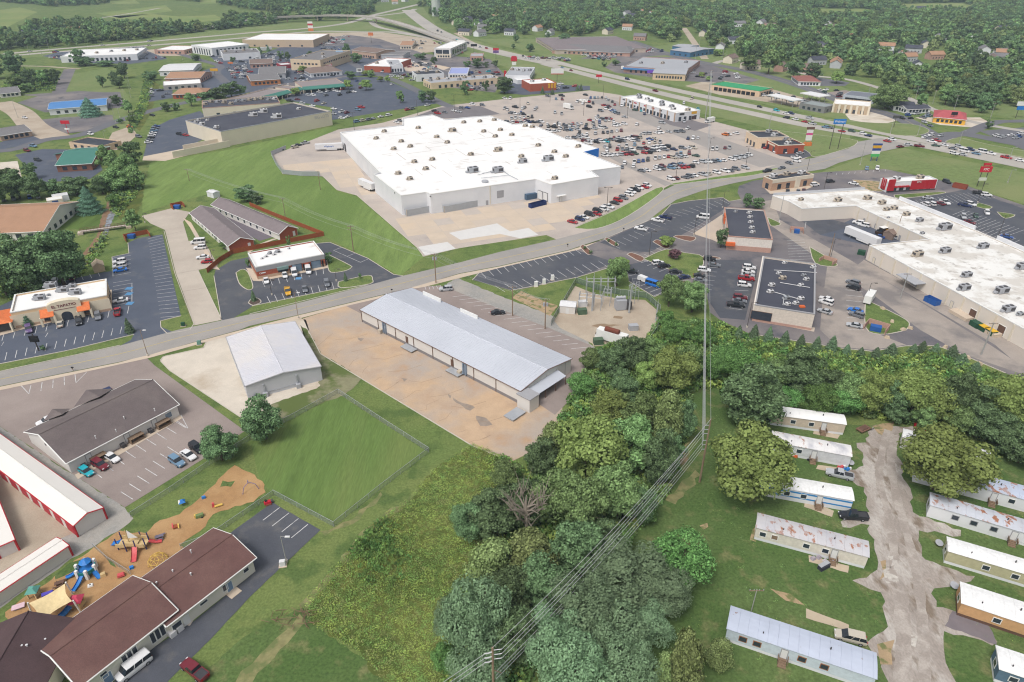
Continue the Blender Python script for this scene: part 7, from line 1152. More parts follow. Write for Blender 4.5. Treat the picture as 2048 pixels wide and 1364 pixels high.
r, P_, a = boxtruck('equipment_trailer', 'white peaked roof trailer with rusty tank behind the substation', 1222,684,-10,-3,10,3.0, WHITET, WHITET, 0.5); MB().tube([P_(-2.5,0.3,4.2), P_(2.0,0.3,4.2)],0.8,12).build('rusty_tank', mat('tank_rust', (124,72,58),0.9,0.15,1.0), r)
# ------------------------------------------------------------ playground
def prop(name, label, cat, x, y): g = G(x, y); return thing(name, label, cat, (g.x, g.y, 0)), g
PB, PN, PR, PT, PGR, PYL = mat('play_blue', (52,130,210),0.4), mat('play_navy', (62,62,120),0.4), mat('play_red', (216,92,96),0.4), mat('play_tan', (214,188,140),0.6), mat('play_teal', (40,130,130),0.5), mat('play_yellow', (226,190,96),0.5)
def slide(root, p0, p1, m, w_=0.7):
    d = (p1-p0); h = Vector((d.x, d.y, 0)).normalized(); n_ = Vector((-h.y, h.x, 0))*w_/2; pts = [p0.lerp(p1, t)+ZV(0,0,-0.25*math.sin(math.pi*t)) for t in np.linspace(0,1,7)]; b = MB()
    for p, q in zip(pts, pts[1:]):
        b.poly([p-n_, q-n_, q+n_, p+n_]); b.poly([p-n_, p-n_+ZV(0,0,0.25), q-n_+ZV(0,0,0.25), q-n_]); b.poly([p+n_, q+n_, q+n_+ZV(0,0,0.25), p+n_+ZV(0,0,0.25)])
    return b.build('slide', m, root)
r, g = prop('play_ship', 'big ship shaped climbing frame with red slide and white sail', 'playset', 268,1094)
for i, (dx, dy) in enumerate(((-2.6,-0.8),(-2.6,1.0),(-0.8,-1.2),(-0.8,1.2),(1.2,-1.2),(1.2,1.2),(2.8,-0.6),(2.8,0.9))): MB().box((g.x+dx, g.y+dy, 1.5),(0.16,0.16,3.0)).build('post', PN, r)
for (x, z, L) in ((-1.7,1.0,1.9),(0.2,1.3,2.0),(2.0,1.0,1.7)): MB().box((g.x+x, g.y, z),(L, 2.1,0.14)).build('deck', PT, r); MB().box((g.x+x, g.y-1.15, z+0.55),(L, 0.12,0.9)).build('railing', PT, r); MB().box((g.x+x, g.y+1.15, z+0.55),(L, 0.12,0.9)).build('railing', PT, r)
slide(r, ZV(g.x+1.0, g.y-1.2,1.35), ZV(g.x+1.9, g.y-4.0,0.25), PR, 1.0); slide(r, ZV(g.x+2.9, g.y+0.6,1.1), ZV(g.x+5.0, g.y+1.3,0.25), PR); slide(r, ZV(g.x-2.6, g.y+0.6,1.0), ZV(g.x-4.6, g.y+0.6,0.25), PB, 0.9); MB().tube([(g.x-0.6, g.y, 0),(g.x-0.6, g.y, 4.6)],0.09,6).build('mast', PT, r); MB().poly([(g.x-0.5, g.y, 2.4),(g.x+1.6, g.y-0.2,2.8),(g.x-0.3, g.y, 4.6)]).build('sail', WHITET, r)
r, g = prop('playset', 'round teal and blue playset with three blue slides', 'playset', 176,1146)
for k in range(6): a = k*1.047; MB().box((g.x+1.7*math.cos(a), g.y+1.7*math.sin(a),1.1),(0.5,0.5,2.2)).build('post', WHITET, r); a2 = a+0.52; MB().box((g.x+1.55*math.cos(a2), g.y+1.55*math.sin(a2),1.3),(1.2,0.15,0.8), a2+1.57).build('panel', PGR, r)
MB().tube([(g.x, g.y, 0.9),(g.x, g.y, 1.05)],1.6,10).build('deck', PB, r); MB().tube([(g.x-0.2, g.y+0.6,2.4),(g.x-0.2, g.y+0.6,3.1)],1.1,8, r1=0.2).build('canopy', PB, r); slide(r, ZV(g.x, g.y-1.6,1.05), ZV(g.x-0.3, g.y-4.4,0.2), PB, 0.8); slide(r, ZV(g.x+1.6, g.y-0.4,1.05), ZV(g.x+3.0, g.y-1.4,0.2), PB, 0.8); slide(r, ZV(g.x-1.6, g.y-0.4,1.05), ZV(g.x-3.4, g.y-1.4,0.2), PB, 0.8)
r, g = prop('dome_climber', 'pale yellow geodesic climbing dome on the mulch', 'climbing frame', 317,1124); R_ = 1.9; lv = [[(R_*math.cos(e)*math.cos(6.283*(k+o/2)/8), R_*math.cos(e)*math.sin(6.283*(k+o/2)/8), R_*math.sin(e)) for k in range(8)] for o, e in enumerate((0.0,0.45,0.9))]+[[(0,0, R_)]]
def bar(p, q): MB().tube([(g.x+p[0], g.y+p[1], p[2]),(g.x+q[0], g.y+q[1], q[2])],0.045,5).build('bar', PYL, r)
for li in range(3):
    for k in range(8):
        if li: bar(lv[li][k], lv[li][(k+1) % 8])
        if li < 2: bar(lv[li][k], lv[li+1][k]); bar(lv[li][(k+1) % 8], lv[li+1][k])
        else: bar(lv[2][k], lv[3][0])
sl = [G(58,1206,3.2), G(130,1167,3.4), G(144,1202,3.0), G(78,1246,3.0)]; c = cen(sl); r = thing('shade_sail', 'cream shade sail stretched between four white posts', 'shade sail', (c.x, c.y, 0)); b = MB(); N_ = 8
def sp(u, v): e = lerp(lerp(sl[0], sl[1], u), lerp(sl[3], sl[2], u), v); k = 0.28*math.sin(math.pi*u)*abs(1-2*v)+0.28*math.sin(math.pi*v)*abs(1-2*u); m_ = (sl[0]+sl[1]+sl[2]+sl[3])/4; return e.lerp(m_, k*0.5)-ZV(0,0,0.5*math.sin(math.pi*u)*math.sin(math.pi*v))
for i in range(N_):
    for j in range(N_): b.poly([sp(i/N_, j/N_), sp((i+1)/N_, j/N_), sp((i+1)/N_, (j+1)/N_), sp(i/N_, (j+1)/N_)])
b.build('sail', mat('sail_cream', (234,212,164),0.8), r, smooth=True)
for p in sl: o_ = (Vector((p.x, p.y, 0))-c).normalized()*0.5; MB().tube([(p.x+o_.x, p.y+o_.y, 0),(p.x+o_.x*0.4, p.y+o_.y*0.4, p.z+0.1)],0.14,7).build('post', WHITET, r)
def playhouse(label, x, y, roofm, wallm, s=1.0):
    r, g = prop('playhouse', label, 'playhouse', x, y)
    for dx in (-0.7,0.7):
        for dy in (-0.7,0.7): MB().box((g.x+dx*s, g.y+dy*s, 0.8*s),(0.2,0.2,1.6*s)).build('post', wallm, r)
    MB().box((g.x, g.y+0.7*s, 0.8*s),(1.3*s, 0.1,1.2*s)).build('wall', wallm, r); MB().box((g.x+0.7*s, g.y, 0.5*s),(0.1,1.3*s, 0.8*s)).build('wall', wallm, r); MB().box((g.x, g.y, 1.95*s),(2.0*s, 2.0*s, 0.7*s),0.2,0,0.3).build('roof', roofm, r); return r, g
playhouse('little playhouse with a pale teal roof near the storage wall', 71,1192, mat('roof_teal', (104,168,156)), PT); r, g = playhouse('playhouse with a pink roof and blue double slide', 158,1212, mat('roof_pink', (216,80,108)), PT, 1.1); slide(r, ZV(g.x-0.8, g.y-0.8,1.0), ZV(g.x-2.2, g.y-3.0,0.2), PB, 1.2)
def lump(name, label, cat, x, y, parts):
    r, g = prop(name, label, cat, x, y)
    for nm, c, s_, m_, tp in parts: MB().box((g.x+c[0], g.y+c[1], c[2]), s_, 0.5,0, tp).build(nm, m_, r)
TB_ = lambda m_: [('table_top', (0,0,0.7),(1.6,0.8,0.08), m_, 1),('bench', (0,-0.7,0.42),(1.6,0.3,0.06), m_, 1),('bench', (0,0.7,0.42),(1.6,0.3,0.06), m_, 1),('leg', (-0.6,0,0.35),(0.12,1.3,0.65), m_, 0.7),('leg', (0.6,0,0.35),(0.12,1.3,0.65), m_, 0.7)]
lump('picnic_table', 'grey purple picnic table beside the ship', 'picnic table', 320,1077, TB_(mat('table_purple', (118,112,128)))); lump('picnic_table', 'brown picnic table by the shade sail', 'picnic table', 121,1170, TB_(BROWNT)); lump('sand_table', 'red and yellow plank sand table on the mulch', 'sand table', 352,1055,[('plank', (-0.6,0,0.5),(0.25,1.4,0.08), PR, 1),('plank', (0.6,0,0.5),(0.25,1.4,0.08), PYL, 1),('tray', (0,0,0.3),(1.0,1.0,0.3), CEDAR, 1)]); lump('play_car', 'yellow and green toy car climber', 'toy', 400,1034,[('body', (0,0,0.45),(1.6,0.8,0.6), mat('toy_green', (120,140,90)),0.9),('hood', (-0.8,0,0.4),(0.7,0.7,0.5), PYL, 0.8),('wheel_bar', (0.4,0,0.15),(0.3,0.9,0.3), TYRE, 1)]); lump('toddler_slide', 'orange and yellow toddler slide', 'toy', 433,1013,[('ladder', (-0.6,0,0.5),(0.6,0.6,1.0), PR, 0.7),('chute', (0.5,0,0.35),(1.6,0.5,0.2), PYL, 1)]); lump('beach_ball_toy', 'blue and white umbrella toy on the grass', 'toy', 366,1010,[('canopy', (0,0,1.2),(1.3,1.3,0.5), PB, 0.3),('stem', (0,0,0.5),(0.1,0.1,1.0), FAN, 1),('white_wedge', (-0.4,-0.2,1.22),(0.6,1.0,0.5), WHITET, 0.3)]); lump('rocker_toy', 'small bright blue rocker toy on the mulch', 'toy', 408,997,[('body', (0,0,0.4),(0.9,0.5,0.5), PB, 0.8),('base', (0,0,0.1),(0.7,0.4,0.2), FAN, 1)]); lump('spring_rider', 'red and white spring rider', 'toy', 243,1153,[('seat', (0,0,0.5),(1.3,0.9,0.4), PR, 0.8),('spring', (0,0,0.2),(0.3,0.3,0.4), FAN, 1)]); lump('bucket', 'blue crate lying near the dome', 'toy', 264,1137,[('body', (0,0,0.25),(0.7,0.6,0.5), PB, 0.8),('rim', (0,0,0.52),(0.7,0.6,0.06), PB, 1)]); lump('log_stump_toy', 'tan log stump toy by the blue slides', 'toy', 207,1152,[('body', (0,0,0.35),(1.0,0.8,0.7), PT, 0.85),('top', (0,0,0.72),(0.8,0.6,0.06), PT, 1)]); lump('small_raft', 'white round tray toy at the slide foot', 'toy', 181,1172,[('tray', (0,0,0.15),(1.0,0.8,0.3), WHITET, 0.8),('knob', (0,0,0.35),(0.2,0.2,0.15), FAN, 1)]); lump('pink_mat', 'pale pink table near the shade sail', 'toy', 38,1216,[('top', (0,0,0.45),(2.0,1.2,0.12), mat('pale_pink', (226,196,206)),1),('base', (0,0,0.2),(1.2,0.8,0.4), UNITG, 1)]); lump('purple_tunnel', 'purple crawl tunnel behind the shade sail', 'toy', 97,1192,[('tunnel', (0,0,0.45),(2.2,0.9,0.8), mat('play_purple', (92,82,190)),0.8),('opening', (-1.1,0,0.4),(0.08,0.6,0.6), FAN, 1)])
r, g = prop('swing_climber', 'purple arched climber with pale mesh on the mulch', 'climbing frame', 500,978)
for k in range(3):
    a0 = k*2.1; MB().tube([(g.x+2*math.cos(a0), g.y+2*math.sin(a0),0),(g.x+1.4*math.cos(a0), g.y+1.4*math.sin(a0),1.5),(g.x, g.y, 2.0)],0.07,6).build('arch', mat('arch_purple', (130,120,160)), r)
lump('riding_mower', 'red riding mower at the corner of the church lot', 'mower', 536,1008,[('body', (0,0,0.55),(1.5,0.8,0.5), SR, 0.85),('seat', (-0.3,0,0.95),(0.5,0.5,0.4), TYRE, 0.8),('deck', (0.1,0,0.2),(1.2,1.2,0.25), mat('mower_brown', (140,84,64)),0.9),('engine', (0.8,0.4,0.5),(0.6,0.6,0.5), FAN, 0.9)])
# park clutter and small roadside things
for (x, y, c, lab) in ((1592,914, ORANGET, 'orange and white toys beside the dirty roofed mobile home'),(1622,922, TYRE, 'black motorbike heap by the mobile home steps'),(1683,936, PR, 'red toy heap at the end of the dirty roofed home'),(1695,940, PB, 'blue toy tub at the end of the dirty roofed home')): lump('toy_heap', lab, 'toys', x, y, [('piece', (0,0,0.35),(0.9,0.7,0.6), c, 0.7),('piece', (0.7,0.3,0.25),(0.6,0.5,0.5), WHITET, 0.7),('piece', (-0.6,0.3,0.2),(0.5,0.5,0.4), c, 0.6)])
lump('junk_pile', 'pile of grey bags on the pad of the rusted home', 'rubbish', 1638,1118,[('bag', (-1.2,0,0.3),(1.1,0.9,0.6), mat('bag_grey', (168,160,170)),0.6),('bag', (0,0.3,0.3),(1.0,0.9,0.6), mat('bag_grey', (168,160,170)),0.5),('bag', (0.9,-0.5,0.25),(0.9,0.8,0.5), mat('bag_pale', (196,190,196)),0.5),('bag', (2.4,-0.6,0.3),(1.0,0.9,0.6), mat('bag_grey', (168,160,170)),0.6)]); lump('sofa', 'dark discarded cabinet with pale top near the rusted home', 'furniture', 1647,1136,[('body', (0,0,0.45),(2.4,1.0,0.9), mat('cabinet_dark', (58,58,70)),1),('top', (0,0.2,0.93),(2.5,0.8,0.08), UNITG, 1)]); lump('utility_trailer', 'rusty utility trailer on the grass at the head of the lane', 'trailer', 1726,861,[('bed', (0,0,0.6),(3.4,1.8,0.25), mat('trailer_rust', (132,100,84)),1),('load', (0,0,0.85),(2.6,1.4,0.3), BROWNT, 0.8),('hitch', (2.2,0,0.5),(1.2,0.15,0.12), FAN, 1)])
for (x, y, lab) in ((1876,1091,'pale round satellite dish by the olive home'),(1906,1176,'pale round satellite dish by the orange tan home'),(1700,930,'pale dish at the end wall of the dirty roofed home')): r, g = prop('satellite_dish', lab, 'dish', x, y); MB().tube([(g.x, g.y, 0),(g.x, g.y, 0.7)],0.05,5).build('stand', STEEL, r); MB().tube([(g.x, g.y, 0.7),(g.x, g.y-0.05,0.85)],0.3,12, r1=0.75).build('dish', UNITG, r)
for (x, y, lab) in ((147,742,'black mailbox pair on the road edge by the brown lot'),(784,585,'mailbox at the corner of the long metal building'),(1135,494,'mailbox at the lot entrance kerb'),(1247,462,'mailbox on the kerb by the white pickups')): r, g = prop('mailbox', lab, 'mailbox', x, y); MB().box((g.x, g.y, 0.5),(0.1,0.1,1.0)).build('post', WOOD, r); MB().box((g.x, g.y, 1.15),(0.6,0.3,0.35)).build('box', BLACKT, r)
for (x, y, c, lab) in ((399,689, mat('box_teal', (110,150,140)), 'pale teal utility box on the lawn corner by the concrete yard'),(367,652, DG, 'green utility box on the drive corner'),(566,1131, UNITW, 'white concrete box at the lamp by the church drive'),(1072,573, WHITET, 'white charging cabinet nearest the gravel track'),(1088,568, WHITET, 'small white charger between the two cabinets'),(1105,560, WHITET, 'white charging cabinet farther from the gravel track')): r, g = prop('utility_box', lab, 'utility box', x, y); MB().box((g.x, g.y, 0.7 if c is not WHITET else 1.0),(1.1,0.8,1.2 if c is not WHITET else 1.9),0.2,0,0.95).build('case', c, r); MB().box((g.x, g.y, 0.06),(1.5,1.2,0.12),0.2).build('plinth', CONC, r)
for i, (x, y) in enumerate(((1865,700),(1890,695),(1935,716),(1958,728),(1774,676),(1806,660),(1784,644),(1765,618),(1820,657))):
    g = G(x, y); b = MB(); b.box((g.x, g.y, 0.35),(1.7,1.2,0.7), i*0.7,0,0.6); tag(b.build('boulder', mat('boulder_tan', (196,178,154),0.9,0.1,1.0)), 'pale sandstone boulder on the grass edge of the service lane', 'boulder', 'pale boulders along the service lane')
# ------------------------------------------------------------ trees
BARK = mat('bark', (96,84,72),0.95,0.2,3.0, coord='obj'); DEADWOOD = mat('dead_wood', (150,140,128),0.9,0.1,2.0, coord='obj')
LEAF = {'d': leaf_mat('leaf_dark_green', (88,108,76)), 'm': leaf_mat('leaf_mid_green', (104,126,82)), 'y': leaf_mat('leaf_yellow_green', (124,142,84), val=0.3, gain=1.22), 'o': leaf_mat('leaf_olive', (108,120,78)), 'b': leaf_mat('leaf_blue_green', (106,128,98), val=0.28), 'u': leaf_mat('leaf_bright_green', (98,130,76), gain=1.15), 'c': leaf_mat('leaf_juniper', (92,112,86), val=0.35), 's': leaf_mat('leaf_spruce', (88,118,98), val=0.25), 'p': leaf_mat('leaf_plum', (118,90,92)), 'w': leaf_mat('weed_yellow', (130,146,80), hue=0.006, val=0.22, gain=1.5), 'v': leaf_mat('weed_green', (108,134,76), hue=0.01, val=0.25, gain=1.4), 'k': leaf_mat('weed_brown', (128,134,88), hue=0.006, val=0.22, gain=1.5)}
def quads_mesh(name, C, U, V, m, extra=None):
    n = len(C); vs_ = np.empty((n, 4,3)); vs_[:, 0] = C-U-V; vs_[:, 1] = C+U-V*0.6; vs_[:, 2] = C+U*0.8+V; vs_[:, 3] = C-U*0.7+V*0.8
    vs_ = vs_.reshape(-1,3); me = bpy.data.meshes.new(name); me.vertices.add(len(vs_)); me.vertices.foreach_set('co', vs_.ravel())
    me.loops.add(4*n); me.loops.foreach_set('vertex_index', np.arange(4*n)); me.polygons.add(n); me.polygons.foreach_set('loop_start', np.arange(0,4*n, 4)); me.polygons.foreach_set('loop_total', np.full(n, 4)); me.materials.append(m); me.update(); me.validate(); return me
def rdir(n): v = RNG.normal(size=(n, 3)); return v/np.linalg.norm(v, axis=1)[:, None]
def leaf_cards(P, N, size, flat_=0.55):
    n = len(P); N = N*flat_+rdir(n)*(1-flat_); N /= np.linalg.norm(N, axis=1)[:, None]; T = np.cross(N, rdir(n)); T /= np.maximum(1e-6, np.linalg.norm(T, axis=1))[:, None]; B = np.cross(N, T)
    s = size*RNG.uniform(0.6,1.25,(n, 1)); return P, T*s, B*s*RNG.uniform(0.55,0.95,(n, 1))
def crown_lobes(shape, nl):
    L = []
    for i in range(nl):
        if shape == 'round': d = rdir(1)[0]; d[2] = d[2]*0.95+0.15; k = RNG.uniform(0.38,1.0); c = d*k*np.array([1,1,1.0]); r = RNG.uniform(0.17,0.38)*(1.3-0.55*k)
        elif shape == 'tall': z = RNG.uniform(-1,1); a = RNG.uniform(0,6.28); rr = (1-0.55*max(0, z))*RNG.uniform(0.25,0.7); c = np.array([math.cos(a)*rr, math.sin(a)*rr, z*0.85]); r = RNG.uniform(0.24,0.38)
        else: a = RNG.uniform(0,6.28); rr = RNG.uniform(0.1,0.85)**0.6; c = np.array([math.cos(a)*rr, math.sin(a)*rr, RNG.uniform(-0.6,0.75)*(1.1-rr*0.6)]); r = RNG.uniform(0.2,0.36)
        L.append((c, r))
    return L
def crown(shape, nl, per, size, seed, R=5.0, Hh=12.0, z0=0.14):
    """leaf positions for a crown of radius R on a tree of height Hh; lobes give lit tops and shaded gaps"""
    global RNG; RNG = np.random.default_rng(seed); Ps, Ns = [],[]; zc = Hh*(1+z0)/2; rz = Hh*(1-z0)/2
    if shape == 'cone':
        n = nl*per; t = RNG.random(n)**0.62; z = Hh*(1-t)*0.97+0.03*Hh; a = RNG.uniform(0,6.28, n); lay = 0.82+0.18*np.sin(z/Hh*40+np.sin(a*3)*1.2); rr = R*1.12*t**0.8*lay*RNG.uniform(0.6,1.08, n)+0.08; P = np.stack([np.cos(a)*rr, np.sin(a)*rr, z],1); N = np.stack([np.cos(a), np.sin(a), np.full(n, 0.55)],1); return leaf_cards(P, N/np.linalg.norm(N, axis=1)[:, None], size, 0.6)
    lobes = crown_lobes(shape, nl); S_ = np.array([R, R, rz]); O = np.array([0,0, zc]); k = R*0.78
    cs = np.array([c*S_*0.82+O for c, r in lobes]); rs_ = np.array([r*R for c, r in lobes])
    for c, r in zip(cs, rs_):
        d = rdir(per); d[:, 2] = np.where(d[:, 2] < -0.35,-d[:, 2]*0.7, d[:, 2]); d /= np.linalg.norm(d, axis=1)[:, None]; rad = r*RNG.uniform(0.72,1.10,(per, 1)); P = c+d*rad*np.array([1,1,0.85])+RNG.normal(0,0.035*R, (per, 3))
        dist = np.linalg.norm(P[:, None, :]-cs[None], axis=2)/rs_[None]; keep = (dist < 0.66).sum(1) == 0; keep &= P[:, 2] > 0.02*Hh; Ps.append(P[keep]); Ns.append(d[keep])
    P, N = np.concatenate(Ps), np.concatenate(Ns); return leaf_cards(P, N, size, 0.62)
def trunk_mesh(R, Hh, seed, m, n=6, full=False):
    rd = random.Random(seed); b = MB(); r0 = 0.028*Hh; b.tube([(0,0,-0.1),(0.01*Hh, 0,0.2*Hh),(0.02*Hh*rd.uniform(-1,1),0.02*Hh*rd.uniform(-1,1),0.45*Hh),(0,0,0.62*Hh)], r0,8, r1=r0*0.2)
    for i in range(n):
        a = 6.28*i/n+rd.uniform(-0.4,0.4); z = Hh*rd.uniform(0.22,0.5); e = Vector((math.cos(a)*R*0.65, math.sin(a)*R*0.65, z+Hh*rd.uniform(0.06,0.2))); st = Vector((0,0, z)); md = st.lerp(e, 0.5)+Vector((0,0,0.03*Hh)); b.tube([st, md, e], r0*0.5,5, r1=r0*0.1)
        if full:
            for j in range(4): e2 = e+Vector((rd.uniform(-1,1)*R*0.4, rd.uniform(-1,1)*R*0.4, rd.uniform(0.05,0.25)*Hh)); q = md.lerp(e, rd.uniform(0.1,0.9)); b.tube([q, q.lerp(e2,0.5)+Vector((0,0,0.2)), e2], r0*0.2,4, r1=0.01)
    o = b.build('trunk', m); me = o.data; bpy.data.objects.remove(o); return me
SHAPES = {'d': 'round', 'm': 'round', 'y': 'spread', 'o': 'tall', 'b': 'spread', 'u': 'spread', 'c': 'cone', 's': 'cone', 'p': 'round'}
PROTO = {}
def proto(kind, var, res):
    key = (kind, var, res)
    if key in PROTO: return PROTO[key]
    sh = SHAPES[kind]; seed = hash(key[0])*0+ord(kind)*31+var*7+res
    nl, per, sz = ((50,380,0.185),(30,170,0.32),(18,90,0.56))[res]
    if kind == 'b': sz *= 0.72; per = int(per*1.4)
    if kind in 'cs': sz *= 0.8; per = int(per*0.8)
    if kind == 'u': sz *= 0.85
    C, U, V = crown(sh, nl, per, sz, seed, z0=-0.08 if kind not in 'ub' else -0.05); me = quads_mesh('crown', C, U, V, LEAF[kind]); tm = trunk_mesh(5.0,12.0, seed, BARK)
    PROTO[key] = (me, tm); return PROTO[key]
TREES = [0]
TN = {'d': 'dark green broadleaf tree', 'm': 'mid green broadleaf tree', 'y': 'light yellow green broadleaf tree', 'o': 'olive green upright tree', 'b': 'blue green feathery tree', 'u': 'bright green bushy thicket', 'c': 'small dark juniper', 's': 'conical blue green spruce', 'p': 'plum leaved ornamental tree'}
TNAME = {'d': 'broadleaf_tree', 'm': 'broadleaf_tree', 'y': 'broadleaf_tree', 'o': 'upright_tree', 'b': 'feathery_tree', 'u': 'leafy_thicket', 'c': 'juniper', 's': 'spruce', 'p': 'ornamental_tree'}
ORD = ['first', 'second', 'third', 'fourth', 'fifth', 'sixth', 'seventh', 'eighth', 'ninth', 'tenth', 'eleventh', 'twelfth', 'thirteenth', 'fourteenth', 'fifteenth', 'sixteenth', 'seventeenth']
def plant_at(g, R, Hh, kind, where, res):
    me, tm = proto(kind, random.randrange(3 if res == 0 else 2), res); TREES[0] += 1
    size = '' if kind == 'c' else 'small ' if Hh < 6 else 'middling ' if Hh < 10 else 'tall ' if Hh < 14.5 else 'very tall '; lab = f'{size}{TN[kind]} {where}'; root = thing(TNAME[kind], lab, 'shrub' if kind == 'u' else 'tree', (g.x, g.y, 0), lab.replace('tree', 'trees') if 'tree' in lab else lab+' clumps')
    root.rotation_euler = (0,0, random.uniform(0,6.28)); root.scale = (R/5.0, R/5.0*random.uniform(0.92,1.08), Hh/12.0)
    for nm, m_ in (('trunk', tm),('crown', me)): o = bpy.data.objects.new(nm, m_); COL.objects.link(o); o.parent = root
    return root
def tree(x, yt, yb, wpx, kind, where, res=None, hmax=22):
    g = G(x, yb); R = wpx/2/scale_at(yb); g = g+Vector((0, R*0.55,0)); k = (yt-CY)/FPX; z = CAM_H+g.y*(k*CP+SP)/(k*SP-CP); z = min(hmax, max(1.2, z))
    if res is None: res = 0 if wpx > 44 else 1 if wpx > 20 else 2
    return plant_at(g, R*1.06, z, kind, where, res)
